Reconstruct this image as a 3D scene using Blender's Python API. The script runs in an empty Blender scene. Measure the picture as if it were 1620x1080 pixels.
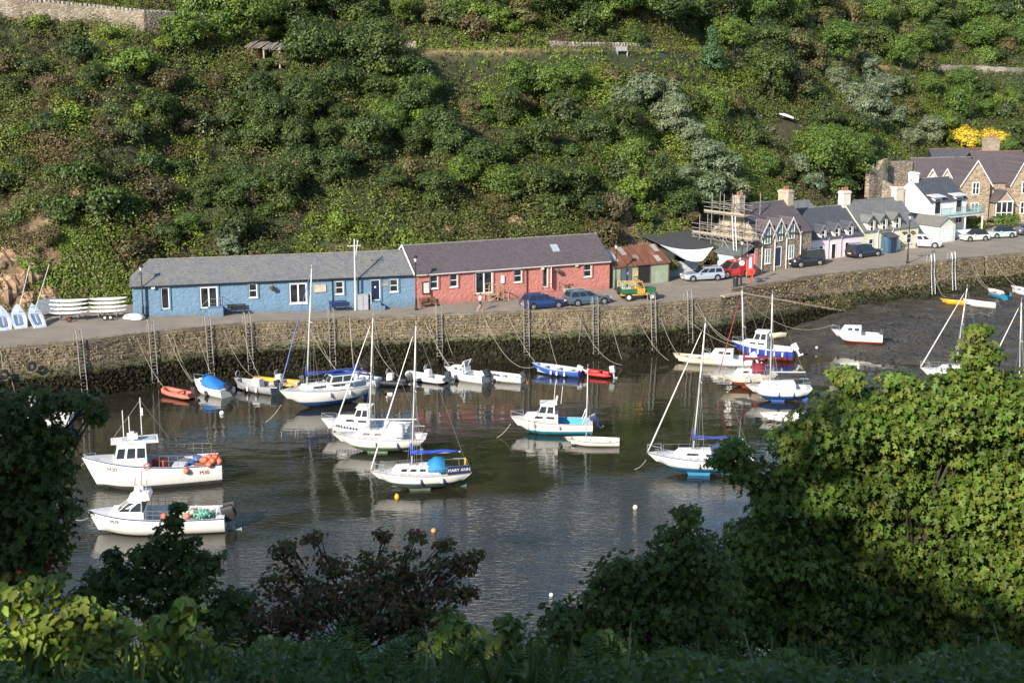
import bpy, math, random
import numpy as np
from mathutils import Vector, Matrix
R = math.radians
random.seed(7)
rng = np.random.default_rng(7)
S = bpy.context.scene
COL = S.collection

# ---------------------------------------------------------------- camera, sky, sun, exposure
CAMZ, PITCH, F = 30.0, R(12.0), 2250.0
cam_d = bpy.data.cameras.new("camera")
cam_d.sensor_width = 36.0
cam_d.lens = 50.0
cam_d.clip_start = 0.2
cam_d.clip_end = 3000
cam_d.dof.use_dof = True
cam_d.dof.focus_distance = 118
cam_d.dof.aperture_fstop = 6.3
cam = bpy.data.objects.new("camera", cam_d)
cam.location = (0, 0, CAMZ)
cam.rotation_euler = (R(90) - PITCH, 0, 0)
COL.objects.link(cam)
S.camera = cam

SUN_EL = R(27)
SUN_DIR = Vector((0.53 * math.cos(SUN_EL), 0.848 * math.cos(SUN_EL), -math.sin(SUN_EL))).normalized()
wd = bpy.data.worlds.new("World")
S.world = wd
wd.use_nodes = True
nt = wd.node_tree
sky = nt.nodes.new('ShaderNodeTexSky')
sky.sky_type = 'NISHITA'
sky.sun_disc = False
sky.dust_density = 0.3
sky.ozone_density = 1.8
sky.sun_elevation = SUN_EL
sky.sun_rotation = math.atan2(-SUN_DIR.x, -SUN_DIR.y)
nt.links.new(sky.outputs[0], nt.nodes['Background'].inputs[0])
nt.nodes['Background'].inputs[1].default_value = 0.12
sun_d = bpy.data.lights.new("sun", 'SUN')
sun_d.energy = 4.7
sun_d.angle = R(0.5)
sun_d.color = (1.0, 0.91, 0.78)
sun = bpy.data.objects.new("sun", sun_d)
sun.rotation_euler = SUN_DIR.to_track_quat('-Z', 'Y').to_euler()
sun.location = (-40, -60, 80)
COL.objects.link(sun)
S.view_settings.view_transform = 'Standard'
S.view_settings.look = 'None'
S.view_settings.exposure = 0.80
S.view_settings.gamma = 1.0
S.cycles.max_bounces = 6
S.cycles.transparent_max_bounces = 6
S.cycles.caustics_reflective = False
S.cycles.caustics_refractive = False

# ---------------------------------------------------------------- placing: a photo point on a level or on the ground
def ray(px, py):
    x = (px - 810) / F
    v = (py - 540) / F
    return Vector((x, math.cos(PITCH) - v * math.sin(PITCH), -math.sin(PITCH) - v * math.cos(PITCH)))
def P(px, py, z=0.0):
    d = ray(px, py)
    t = (z - CAMZ) / d.z
    return Vector((d.x * t, d.y * t, z))
def PY(px, py, Y):
    d = ray(px, py)
    t = Y / d.y
    return Vector((d.x * t, Y, CAMZ + d.z * t))
def lerp(a, b, t): return a + (b - a) * t
RX = [-90, -60, -35, -9, 10, 25, 50, 90, 140]
RZ = [4.75, 4.75, 4.7, 4.4, 4.7, 4.75, 5.1, 5.5, 5.8]
def zroad(x): return float(np.interp(x, RX, RZ))
def PR(px, py):
    z = 4.7
    for _ in range(6):
        p = P(px, py, z)
        z = zroad(p.x)
    return p

# ---------------------------------------------------------------- mesh helpers
class MB:
    """collects faces of ONE mesh"""
    def __init__(s): s.v = []; s.f = []; s.m = []
    def add(s, vs, fs, m=0):
        o = len(s.v)
        s.v += [tuple(v) for v in vs]
        for f in fs:
            s.f.append(tuple(i + o for i in f)); s.m.append(m)
        return s
    def box(s, c, d, rz=0, m=0, top=1.0, rx=0):
        x, y, z = d[0] / 2, d[1] / 2, d[2] / 2
        vs = [(-x, -y, -z), (x, -y, -z), (x, y, -z), (-x, y, -z), (-x * top, -y * top, z), (x * top, -y * top, z), (x * top, y * top, z), (-x * top, y * top, z)]
        M_ = Matrix.Translation(c) @ Matrix.Rotation(rz, 4, 'Z') @ Matrix.Rotation(rx, 4, 'X')
        return s.add([M_ @ Vector(v) for v in vs], [(3, 2, 1, 0), (4, 5, 6, 7), (0, 1, 5, 4), (1, 2, 6, 5), (2, 3, 7, 6), (3, 0, 4, 7)], m)
    def b2(s, x0, x1, y0, y1, z0, z1, m=0):
        return s.box(((x0 + x1) / 2, (y0 + y1) / 2, (z0 + z1) / 2), (abs(x1 - x0), abs(y1 - y0), abs(z1 - z0)), 0, m)
    def tube(s, pts, r, n=5, m=0, cap=True):
        pts = [Vector(p) for p in pts]
        rr = r if isinstance(r, (list, tuple)) else [r] * len(pts)
        vs, fs = [], []
        for i, p in enumerate(pts):
            d = (pts[min(i + 1, len(pts) - 1)] - pts[max(i - 1, 0)]).normalized()
            u = d.cross(Vector((0, 0, 1)))
            if u.length < 1e-3: u = d.cross(Vector((1, 0, 0)))
            u.normalize(); w = u.cross(d)
            for k in range(n):
                a = 2 * math.pi * k / n
                vs.append(p + (u * math.cos(a) + w * math.sin(a)) * rr[i])
        for i in range(len(pts) - 1):
            for k in range(n):
                fs.append((i * n + k, i * n + (k + 1) % n, (i + 1) * n + (k + 1) % n, (i + 1) * n + k))
        if cap:
            fs.append(tuple(range(n - 1, -1, -1))); fs.append(tuple(range((len(pts) - 1) * n, len(pts) * n)))
        return s.add(vs, fs, m)
    def lathe(s, c, prof, n=12, m=0, axis='Z'):
        vs, fs = [], []
        for r, h in prof:
            for k in range(n):
                a = 2 * math.pi * k / n
                q = (r * math.cos(a), r * math.sin(a), h)
                if axis == 'Y': q = (q[0], q[2], q[1])
                if axis == 'X': q = (q[2], q[0], q[1])
                vs.append((c[0] + q[0], c[1] + q[1], c[2] + q[2]))
        for i in range(len(prof) - 1):
            for k in range(n):
                fs.append((i * n + k, i * n + (k + 1) % n, (i + 1) * n + (k + 1) % n, (i + 1) * n + k))
        fs.append(tuple(range(n))); fs.append(tuple(range((len(prof) - 1) * n, len(prof) * n)))
        return s.add(vs, fs, m)
    def ball(s, c, r, n=12, m=0, sz=1.0):
        k = 7
        return s.lathe(c, [(max(1e-3, r * math.sin(math.pi * i / k)), -r * sz * math.cos(math.pi * i / k)) for i in range(k + 1)], n, m)
    def prism(s, poly, h0, h1, axis='Z', m=0):
        """polygon pushed along an axis; Y: poly is (x,z), X: poly is (y,z)"""
        n = len(poly)
        def q(p, h): return (p[0], p[1], h) if axis == 'Z' else (p[0], h, p[1]) if axis == 'Y' else (h, p[0], p[1])
        vs = [q(p, h0) for p in poly] + [q(p, h1) for p in poly]
        return s.add(vs, [tuple(range(n)), tuple(range(2 * n - 1, n - 1, -1))] + [(i, (i + 1) % n, n + (i + 1) % n, n + i) for i in range(n)], m)
    def loft(s, secs, m=0, closed=False, cap=True):
        n = len(secs[0]); vs = [p for q in secs for p in q]; fs = []
        for i in range(len(secs) - 1):
            for k in range(n if closed else n - 1):
                fs.append((i * n + k, i * n + (k + 1) % n, (i + 1) * n + (k + 1) % n, (i + 1) * n + k))
        if cap: fs += [tuple(range(n)), tuple(range((len(secs) - 1) * n, len(secs) * n))]
        return s.add(vs, fs, m)
    def pane(s, q, u0, u1, v0, v1, off=0.012, th=0.02, m=0):
        """a thin plate set on a face q = bottom-left, bottom-right, top-right, top-left"""
        a, b, c, d = [Vector(p) for p in q]
        n = (b - a).cross(d - a).normalized()
        def at(u, v): return a.lerp(b, u).lerp(d.lerp(c, u), v)
        f = [at(u0, v0), at(u1, v0), at(u1, v1), at(u0, v1)]
        vs = [p + n * (off - th) for p in f] + [p + n * off for p in f]
        return s.add(vs, [(0, 3, 2, 1), (4, 5, 6, 7), (0, 1, 5, 4), (1, 2, 6, 5), (2, 3, 7, 6), (3, 0, 4, 7)], m)
    def build(s, name, mats, parent=None, smooth=False, loc=None):
        me = bpy.data.meshes.new(name)
        me.from_pydata(s.v, [], s.f)
        mats = mats if isinstance(mats, (list, tuple)) else [mats]
        for q in mats: me.materials.append(q)
        me.polygons.foreach_set('material_index', s.m)
        import bmesh
        bm = bmesh.new(); bm.from_mesh(me)
        bmesh.ops.recalc_face_normals(bm, faces=bm.faces)
        bm.to_mesh(me); bm.free()
        if smooth: me.polygons.foreach_set('use_smooth', [True] * len(me.polygons)); 
        me.update()
        o = bpy.data.objects.new(name, me)
        COL.objects.link(o)
        if parent is not None: o.parent = parent
        if loc is not None: o.location = loc
        if smooth == 'angle':
            try: me.set_sharp_from_angle(angle=R(35))
            except Exception: pass
        return o
def tag(o, label, cat, group=None):
    o['label'] = label; o['category'] = cat
    if group: o['group'] = group
    return o
def struct(o): o['kind'] = 'structure'; return o
def thing(name, label, cat, loc=(0, 0, 0), rz=0, group=None):
    o = bpy.data.objects.new(name, None)
    o.empty_display_size = 0.3
    COL.objects.link(o); o.location = loc; o.rotation_euler = (0, 0, rz)
    return tag(o, label, cat, group)
def dup(root, loc, rz=0, scale=1.0, label=None, group=None):
    c = root.copy(); COL.objects.link(c); c.location = loc
    c.rotation_euler = (root.rotation_euler[0], root.rotation_euler[1], rz)
    c.scale = scale if isinstance(scale, (tuple, list)) else (scale,) * 3
    if label: c['label'] = label
    if group: c['group'] = group
    for ch in list(root.children):
        d = ch.copy(); COL.objects.link(d); d.parent = c
        for g in list(ch.children):
            e = g.copy(); COL.objects.link(e); e.parent = d
    return c
def sag(a, b, drop, n=10):
    a, b = Vector(a), Vector(b)
    return [a.lerp(b, i / n) - Vector((0, 0, drop * 4 * (i / n) * (1 - i / n))) for i in range(n + 1)]
def text_mesh(name, txt, size, mat, parent, M_, ext=0.006):
    cu = bpy.data.curves.new(name, 'FONT')
    cu.body = txt; cu.size = size; cu.extrude = ext; cu.align_x = 'CENTER'; cu.align_y = 'CENTER'
    t = bpy.data.objects.new(name, cu)
    COL.objects.link(t)
    bpy.context.view_layer.update()
    me = bpy.data.meshes.new_from_object(t.evaluated_get(bpy.context.evaluated_depsgraph_get()))
    bpy.data.objects.remove(t)
    me.materials.clear(); me.materials.append(mat)
    o = bpy.data.objects.new(name, me); COL.objects.link(o); o.parent = parent
    o.matrix_local = M_
    return o

# ---------------------------------------------------------------- materials
_m = {}
def nn(t, kind, **kw):
    n = t.nodes.new(kind)
    for k, v in kw.items(): setattr(n, k, v)
    return n
def setin(n, **kw):
    for k, v in kw.items(): n.inputs[k.replace('_', ' ')].default_value = v
    return n
def c4(c): return (c[0], c[1], c[2], 1)
def newmat(name):
    m = bpy.data.materials.new(name); m.use_nodes = True
    return m, m.node_tree, m.node_tree.nodes['Principled BSDF']
def ramp(t, src, stops, interp='LINEAR'):
    r = nn(t, 'ShaderNodeValToRGB'); r.color_ramp.interpolation = interp
    e = r.color_ramp.elements
    while len(e) < len(stops): e.new(0.5)
    for k, (p, c) in enumerate(stops):
        e[k].position = p; e[k].color = c4(c) if len(c) == 3 else c
    t.links.new(src, r.inputs[0])
    return r.outputs[0]
def noise(t, scale, detail=4, vec=None, rough=0.55):
    n = nn(t, 'ShaderNodeTexNoise'); setin(n, Scale=scale, Detail=detail, Roughness=rough)
    if vec is not None: t.links.new(vec, n.inputs['Vector'])
    return n
def objco(t, sc=(1, 1, 1)):
    c = nn(t, 'ShaderNodeTexCoord'); mp = nn(t, 'ShaderNodeMapping')
    mp.inputs['Scale'].default_value = sc
    t.links.new(c.outputs['Object'], mp.inputs[0])
    return mp.outputs[0]
def mixc(t, f, a, b, mode='MIX'):
    n = nn(t, 'ShaderNodeMix', data_type='RGBA', blend_type=mode)
    for sock, v in ((n.inputs[0], f), (n.inputs[6], a), (n.inputs[7], b)):
        if hasattr(v, 'links'): t.links.new(v, sock)
        else: sock.default_value = v if not isinstance(v, tuple) else c4(v)
    return n.outputs[2]
def bump(t, b, h, strength=0.5, dist=0.05):
    n = nn(t, 'ShaderNodeBump'); setin(n, Strength=strength, Distance=dist)
    t.links.new(h, n.inputs['Height']); t.links.new(n.outputs[0], b.inputs['Normal'])
    return n
def M(col, rough=0.5, metal=0.0, var=0.12, vs=2.5, bm=0.0, bs=18, coat=0.0, spec=None):
    """plain painted / plastic / metal surface with slight mottling and wear"""
    key = (tuple(col), rough, metal, var, vs, bm, bs, coat)
    if key in _m: return _m[key]
    m, t, b = newmat("surface")
    setin(b, Roughness=rough, Metallic=metal)
    co = objco(t)
    n = noise(t, vs, 6, co, 0.65)
    lo = tuple(max(0, x * (1 - var * 1.6)) for x in col); hi = tuple(min(1, x * (1 + var)) for x in col)
    t.links.new(ramp(t, n.outputs[0], [(0.3, lo), (0.62, col), (0.8, hi)]), b.inputs['Base Color'])
    if coat: b.inputs['Coat Weight'].default_value = coat
    if bm:
        n2 = noise(t, bs, 5, co)
        bump(t, b, n2.outputs[0], bm, 0.04)
    _m[key] = m
    return m
GLASS = None
def glass():
    global GLASS
    if GLASS is None:
        m, t, b = newmat("window_glass")
        co = objco(t); n = noise(t, 0.9, 2, co)
        t.links.new(ramp(t, n.outputs[0], [(0.35, (0.010, 0.012, 0.014)), (0.7, (0.05, 0.055, 0.06))]), b.inputs['Base Color'])
        setin(b, Roughness=0.06); b.inputs['IOR'].default_value = 1.52
        GLASS = m
    return GLASS
def stone(key, cols, mortar, scale=(2.6, 2.6, 4.2), mw=0.06, rough=0.9, bm=0.8, tint=None):
    if key in _m: return _m[key]
    m, t, b = newmat("stone_" + key)
    co = objco(t, scale)
    w = noise(t, 1.6, 3, co)
    wv = nn(t, 'ShaderNodeMix', data_type='RGBA'); wv.inputs[0].default_value = 0.12
    t.links.new(co, wv.inputs[6]); t.links.new(w.outputs['Color'], wv.inputs[7])
    v1 = nn(t, 'ShaderNodeTexVoronoi'); v2 = nn(t, 'ShaderNodeTexVoronoi', feature='DISTANCE_TO_EDGE')
    for v in (v1, v2):
        v.inputs['Scale'].default_value = 1.0; t.links.new(wv.outputs[2], v.inputs['Vector'])
    sep = nn(t, 'ShaderNodeSeparateColor'); t.links.new(v1.outputs['Color'], sep.inputs[0])
    c = ramp(t, sep.outputs[0], [(i / max(1, len(cols) - 1), q) for i, q in enumerate(cols)])
    big = noise(t, 0.5, 5, objco(t))
    c = mixc(t, 0.55, c, ramp(t, big.outputs[0], [(0.3, (0.55, 0.5, 0.45)), (0.7, (1.25, 1.2, 1.1))]), 'MULTIPLY')
    ed = ramp(t, v2.outputs[0], [(mw * 0.4, (0, 0, 0)), (mw, (1, 1, 1))])
    c = mixc(t, ed, mortar, c)
    t.links.new(c, b.inputs['Base Color']); setin(b, Roughness=rough)
    bump(t, b, ramp(t, v2.outputs[0], [(0, (0, 0, 0)), (0.25, (1, 1, 1))]), bm, 0.06)
    _m[key] = m
    return m
def slate(key, c1, c2, moss=(0.12, 0.12, 0.09), rowh=0.22, mossy=0.35):
    if key in _m: return _m[key]
    m, t, b = newmat("slate_" + key)
    tc = nn(t, 'ShaderNodeTexCoord'); sp = nn(t, 'ShaderNodeSeparateXYZ'); t.links.new(tc.outputs['Object'], sp.inputs[0])
    cb = nn(t, 'ShaderNodeCombineXYZ')
    ad = nn(t, 'ShaderNodeMath', operation='MULTIPLY'); t.links.new(sp.outputs['Z'], ad.inputs[0]); ad.inputs[1].default_value = 1.75
    t.links.new(sp.outputs['X'], cb.inputs[0]); t.links.new(ad.outputs[0], cb.inputs[1])
    br = nn(t, 'ShaderNodeTexBrick'); t.links.new(cb.outputs[0], br.inputs[0])
    setin(br, Scale=1.0, Mortar_Size=0.012, Brick_Width=0.3, Row_Height=rowh, Bias=0.0)
    br.inputs['Color1'].default_value = c4(c1); br.inputs['Color2'].default_value = c4(c2)
    br.inputs['Mortar'].default_value = c4(tuple(x * 0.45 for x in c1))
    co = tc.outputs['Object']
    n1 = noise(t, 0.7, 6, co, 0.7)
    c = mixc(t, ramp(t, n1.outputs[0], [(0.45, (0, 0, 0)), (0.75, (mossy,) * 3)]), br.outputs[0], moss)
    n2 = noise(t, 9, 4, co, 0.7)
    c = mixc(t, 0.7, c, ramp(t, n2.outputs[0], [(0.3, (0.6, 0.6, 0.6)), (0.7, (1.3, 1.3, 1.3))]), 'MULTIPLY')
    t.links.new(c, b.inputs['Base Color']); setin(b, Roughness=0.72)
    bump(t, b, br.outputs['Fac'], 0.5, -0.03)
    _m[key] = m
    return m
def rubble_paint(key, col, col2):
    """painted rubble stone: lumpy"""
    if key in _m: return _m[key]
    m, t, b = newmat("painted_" + key)
    co = objco(t, (2.6, 2.6, 3.6))
    v = nn(t, 'ShaderNodeTexVoronoi', feature='SMOOTH_F1'); t.links.new(co, v.inputs['Vector']); v.inputs['Scale'].default_value = 1.3
    n = noise(t, 0.8, 8, objco(t), 0.7)
    c = ramp(t, n.outputs[0], [(0.28, col2), (0.5, col), (0.75, tuple(min(1, x * 1.12) for x in col))])
    n3 = noise(t, 5.0, 5, objco(t, (1, 1, 0.35)), 0.7)
    c = mixc(t, ramp(t, n3.outputs[0], [(0.6, (0, 0, 0)), (0.75, (0.4, 0.4, 0.4))]), c, tuple(x * 0.55 + 0.12 for x in col))
    sz_ = nn(t, 'ShaderNodeSeparateXYZ'); t.links.new(objco(t), sz_.inputs[0]); dz_ = noise(t, 1.1, 6, objco(t), .7)
    dd_ = nn(t, 'ShaderNodeMath', operation='MULTIPLY_ADD'); t.links.new(dz_.outputs[0], dd_.inputs[0]); dd_.inputs[1].default_value = -1.6; t.links.new(sz_.outputs['Z'], dd_.inputs[2])
    mr_ = nn(t, 'ShaderNodeMapRange'); t.links.new(dd_.outputs[0], mr_.inputs[0])
    for k_, v_ in zip((1, 2, 3, 4), (-.95, -.1, .75, 0.0)): mr_.inputs[k_].default_value = v_
    c = mixc(t, mr_.outputs[0], c, tuple(x * .45 + .05 for x in col))           # grime and worn paint near the ground
    t.links.new(c, b.inputs['Base Color']); setin(b, Roughness=0.8)
    ad = nn(t, 'ShaderNodeMath', operation='ADD'); n2 = noise(t, 7, 4, objco(t))
    mu = nn(t, 'ShaderNodeMath', operation='MULTIPLY'); mu.inputs[1].default_value = -1.0
    t.links.new(v.outputs['Distance'], mu.inputs[0]); t.links.new(mu.outputs[0], ad.inputs[0]); t.links.new(n2.outputs[0], ad.inputs[1])
    bump(t, b, ad.outputs[0], 0.65, 0.08)
    _m[key] = m
    return m
def foliage_mat(name, trans=0.22, rough=0.5, spec=0.35, rnd=0.35):
    m, t, b = newmat(name)
    at = nn(t, 'ShaderNodeAttribute'); at.attribute_name = "Col"
    oi = nn(t, 'ShaderNodeObjectInfo')
    c = mixc(t, rnd, at.outputs['Color'], ramp(t, oi.outputs['Random'], [(0, (0.55, 0.75, 0.6)), (0.35, (1.0, 1.0, 0.8)), (0.7, (1.25, 1.05, 0.7)), (1, (0.75, 1.0, 1.0))]), 'MULTIPLY')
    t.links.new(c, b.inputs['Base Color']); setin(b, Roughness=rough)
    b.inputs['Specular IOR Level'].default_value = spec
    tr = nn(t, 'ShaderNodeBsdfTranslucent')
    t.links.new(mixc(t, 1.0, c, (1.3, 1.35, 0.5), 'MULTIPLY'), tr.inputs[0])
    mx = nn(t, 'ShaderNodeMixShader'); mx.inputs[0].default_value = trans
    t.links.new(b.outputs[0], mx.inputs[1]); t.links.new(tr.outputs[0], mx.inputs[2])
    t.links.new(mx.outputs[0], t.nodes['Material Output'].inputs[0])
    return m
FOL = foliage_mat("foliage"); WEED = foliage_mat("weed", 0.05, 0.8, 0.15, 0.0); FOLN = foliage_mat("foliage_near", 0.22, 0.5, 0.28, 0.0)
BARK = M((0.065, 0.052, 0.04), 0.9, var=0.3, vs=6, bm=0.6)
WHITE = M((0.80, 0.80, 0.78), 0.35, var=0.05)
def gelcoat():
    m, t, b = newmat("gelcoat")
    n = noise(t, 3.0, 6, objco(t, (1.6, 1.6, .22)), .7); n2 = noise(t, 1.1, 4, objco(t))
    c = ramp(t, n.outputs[0], [(.42, (.80, .79, .76)), (.62, (.77, .75, .70)), (.78, (.60, .55, .47))])
    c = mixc(t, .35, c, ramp(t, n2.outputs[0], [(.35, (.86, .85, .82)), (.65, (1, 1, 1))]), 'MULTIPLY')
    t.links.new(c, b.inputs['Base Color']); setin(b, Roughness=.3); return m
GEL = gelcoat()
GREYM = M((0.42, 0.43, 0.44), 0.45, 0.3)
ALU = M((0.55, 0.56, 0.57), 0.38, 0.7)
MASTM = M((0.74, 0.73, 0.70), 0.4, 0.15, var=0.06)
BLACK = M((0.015, 0.015, 0.017), 0.5)
RUBBER = M((0.02, 0.02, 0.021), 0.8)
WOODL = M((0.42, 0.31, 0.19), 0.7, var=0.2, vs=5)
WOODD = M((0.16, 0.10, 0.06), 0.65, var=0.25, vs=5)
ROPE = M((0.33, 0.30, 0.24), 0.9, var=0.2, vs=8)
IRON = M((0.02, 0.02, 0.022), 0.45, var=0.1)
NAVY = M((0.015, 0.03, 0.12), 0.5)
STEEL = M((0.34, 0.31, 0.28), 0.6, 0.3, var=0.25, vs=4)

# ---------------------------------------------------------------- leaf meshes
def unit(a): return a / np.maximum(1e-9, np.linalg.norm(a, axis=1, keepdims=True))
TPL = {
 'quad': (np.array([(-.5, 0, 0), (0, -.34, .06), (.5, 0, -.05), (0, .34, .06)]), [(0, 1, 2, 3)]),
 'ovate': (np.array([(-.5, 0, .0), (-.15, -.33, .07), (.25, -.22, .05), (.55, 0, -.12), (.25, .22, .05), (-.15, .33, .07)]), [(0, 1, 2, 3), (0, 3, 4, 5)]),
 'maple': (np.array([(-.42, 0, 0), (-.44, -.34, .00), (-.16, -.15, .06), (.10, -.58, -.06), (.16, -.15, .06), (.36, -.24, .0), (.62, 0, -.12),
                     (.36, .24, .0), (.16, .15, .06), (.10, .58, -.06), (-.16, .15, .06), (-.44, .34, .00)]),
           [(0, 1, 2), (0, 2, 4), (2, 3, 4), (0, 4, 6), (4, 5, 6), (0, 6, 8), (6, 7, 8), (0, 8, 10), (8, 9, 10), (0, 10, 11)]),
 'grass': (np.array([(-.5, -.010, 0), (0, -.012, .05), (.5, 0, -.10), (0, .012, .05), (-.5, .010, 0)]), [(0, 1, 2), (0, 2, 4), (2, 3, 4)]),
 'blade': (np.array([(-.5, -.07, 0), (0, -.09, .06), (.5, 0, -.08), (0, .09, .06), (-.5, .07, 0)]), [(0, 1, 2), (0, 2, 4), (2, 3, 4)]),
}
def leaf_obj(name, c, nrm, size, col, mat, shape='quad', parent=None, tang=None, g=None):
    g = g or rng
    V, Fc = TPL[shape]
    N, K = len(c), len(V)
    nrm = unit(nrm)
    rv = g.normal(size=(N, 3)) if tang is None else tang
    tx = unit(rv - nrm * np.sum(rv * nrm, axis=1, keepdims=True)); ty = np.cross(nrm, tx)
    sz = np.broadcast_to(np.asarray(size, float).reshape(-1), (N,)).reshape(N, 1, 1)
    vs = c[:, None, :] + sz * (V[None, :, 0:1] * tx[:, None] + V[None, :, 1:2] * ty[:, None] + V[None, :, 2:3] * nrm[:, None])
    fl = len(Fc[0]); FA = np.array(Fc)
    fs = (FA[None] + (np.arange(N) * K)[:, None, None]).reshape(-1)
    nf = N * len(Fc)
    me = bpy.data.meshes.new(name)
    me.vertices.add(N * K); me.vertices.foreach_set('co', vs.reshape(-1).astype(np.float32))
    me.loops.add(nf * fl); me.loops.foreach_set('vertex_index', fs.astype(np.int32))
    me.polygons.add(nf); me.polygons.foreach_set('loop_start', (np.arange(nf) * fl).astype(np.int32))
    try: me.polygons.foreach_set('loop_total', np.full(nf, fl, dtype=np.int32))
    except Exception: pass
    me.update(calc_edges=True)
    a = me.attributes.new("Col", 'FLOAT_COLOR', 'POINT')
    cc = np.ones((N, K, 4), dtype=np.float32); cc[:, :, :3] = np.clip(col, 0, 1)[:, None, :]
    a.data.foreach_set('color', cc.reshape(-1))
    me.materials.append(mat)
    o = bpy.data.objects.new(name, me); COL.objects.link(o)
    if parent is not None: o.parent = parent
    return o
def cluster_pts(blobs, ncl, nleaf, cr, seed, up=0.25, inner=0.12):
    """blobs: (centre, radii). leaf clusters on each blob's surface -> points, normals, cluster id"""
    g = np.random.default_rng(seed)
    C, Nn, I = [], [], []
    k = 0
    for (bc, br) in blobs:
        d = unit(g.normal(size=(ncl, 3))); d[:, 2] = np.where(d[:, 2] < -0.35, -d[:, 2] * 0.6, d[:, 2]); d = unit(d)
        rad = 0.72 + 0.38 * g.random((ncl, 1)); rad[g.random(ncl) < inner] *= 0.5
        cc = np.array(bc) + d * np.array(br) * rad
        for j in range(ncl):
            q = unit(g.normal(size=(nleaf, 3)))
            rr = cr * (0.6 + 0.8 * g.random()) * (0.55 + 0.5 * g.random((nleaf, 1)))
            C.append(cc[j] + q * rr * np.array([1, 1, .75])); Nn.append(q * 0.8 + d[j] * 0.7 + g.normal(size=(nleaf, 3)) * 0.45 + np.array([0, 0, up]))
            I.append(np.full(nleaf, k)); k += 1
    return np.concatenate(C), np.concatenate(Nn), np.concatenate(I), g
def tint(g, n, base, var=0.25, ids=None, cvar=0.2, alt=None, altp=0.0):
    base = np.array(base)
    c = np.tile(base, (n, 1)) * (1 + var * (g.random((n, 1)) * 2 - 1)) * (1 + 0.12 * (g.random((n, 3)) * 2 - 1))
    if ids is not None:
        k = g.random(ids.max() + 1) * 2 - 1
        c *= 1 + cvar * k[ids][:, None]
        if alt is not None:
            pick = g.random(ids.max() + 1) < altp
            w = pick[ids] & (g.random(n) < 0.85)
            c[w] = np.array(alt) * (0.8 + 0.4 * g.random((w.sum(), 1)))
    return c

# ================================================================ THE SETTING
def vnoise(x, y, seed=0):
    """value noise, arrays"""
    xi, yi = np.floor(x).astype(np.int64), np.floor(y).astype(np.int64)
    fx, fy = x - xi, y - yi
    fx, fy = fx * fx * (3 - 2 * fx), fy * fy * (3 - 2 * fy)
    def h(a, b):
        n = (a * 374761393 + b * 668265263 + seed * 974634777) & 0x7fffffff
        n = ((n ^ (n >> 13)) * 1274126177) & 0x7fffffff
        return ((n ^ (n >> 16)) & 0xffff) / 65535.0
    return (h(xi, yi) * (1 - fx) + h(xi + 1, yi) * fx) * (1 - fy) + (h(xi, yi + 1) * (1 - fx) + h(xi + 1, yi + 1) * fx) * fy
def fbm(x, y, seed=0, o=4):
    s = 0; a = .5; t = 0
    for k in range(o):
        s = s + a * vnoise(x * 2 ** k, y * 2 ** k, seed + k); t += a; a *= .5
    return s / t
def smooth(a, b, x):
    t = np.clip((x - a) / (b - a), 0, 1); return t * t * (3 - 2 * t)

FX = [-120, -90, -66, -46, -36, -9, 10, 17, 24, 33, 42, 50, 58, 75, 140]
FY = [126, 127, 129.5, 133, 137.8, 144.5, 154, 158, 166, 175, 182, 191, 205, 222, 262]
TX = [-120, -60, -38, 0, 30, 60, 80, 140]
TZ = [33.5, 32.0, 28.8, 28.6, 28.0, 25.6, 24.0, 22]
def hill_d(X, Y): return (Y - np.interp(X, FX, FY)) * 0.88
def hill_z(X, Y):
    X = np.asarray(X, float); Y = np.asarray(Y, float)
    d = hill_d(X, Y)
    steep = (2.2 + 1.8 * smooth(-34, -44, X)) * (0.6 + 0.8 * vnoise(X * .12, Y * 0 + 3, 5))
    zt = np.interp(X, TX, TZ)
    base = np.interp(X, RX, RZ) - 0.25
    n = (fbm(X * .09, Y * .09, 1) - .5) * 4.2 + (fbm(X * .35, Y * .35, 9) - .5) * 1.2
    cl = steep * smooth(-0.3, 2.4, d)
    slope = 0.80 - 0.16 * smooth(20, 50, X)
    rise = base + cl + np.maximum(0, d - 1.5) * slope + n * smooth(1, 6, d)
    dt = (zt - base - steep) / slope + 1.5               # where the old road lies
    over = d - dt
    terr = zt + np.clip(over - 4.5, 0, None) * 0.62 + (fbm(X * .3, Y * .3, 4) - .5) * .3 + n * .6 * smooth(5, 10, over)
    lim = 15 + 10 * smooth(55, 80, X)
    terr = np.where(over > lim, zt + (lim - 4.5) * .62 + (over - lim) * .06 + n * .6, terr)
    w = smooth(-1.6, 0.4, over)
    z = rise * (1 - w) + terr * w
    z = np.where(d < -0.3, np.interp(X, RX, RZ) - 0.35 + np.clip(d + 3, -8, 0), z)
    return z
def hill_over(X, Y):
    X = np.asarray(X, float); Y = np.asarray(Y, float)
    steep = (2.2 + 1.8 * smooth(-34, -44, X)) * (0.6 + 0.8 * vnoise(X * .12, Y * 0 + 3, 5))
    slope = 0.80 - 0.16 * smooth(20, 50, X)
    base = np.interp(X, RX, RZ) - 0.25
    return hill_d(X, Y) - ((np.interp(X, TX, TZ) - base - steep) / slope + 1.5)
def hillP(px, py):
    """the point of the hillside seen at a photo position"""
    d = ray(px, py)
    Y = np.arange(118, 330, 0.4)
    X = d.x / d.y * Y; Z = CAMZ + d.z / d.y * Y
    H = hill_z(X, Y)
    k = np.argmax(Z < H)
    if not (Z < H).any(): k = len(Y) - 1
    return Vector((X[k], Y[k], H[k]))
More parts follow.
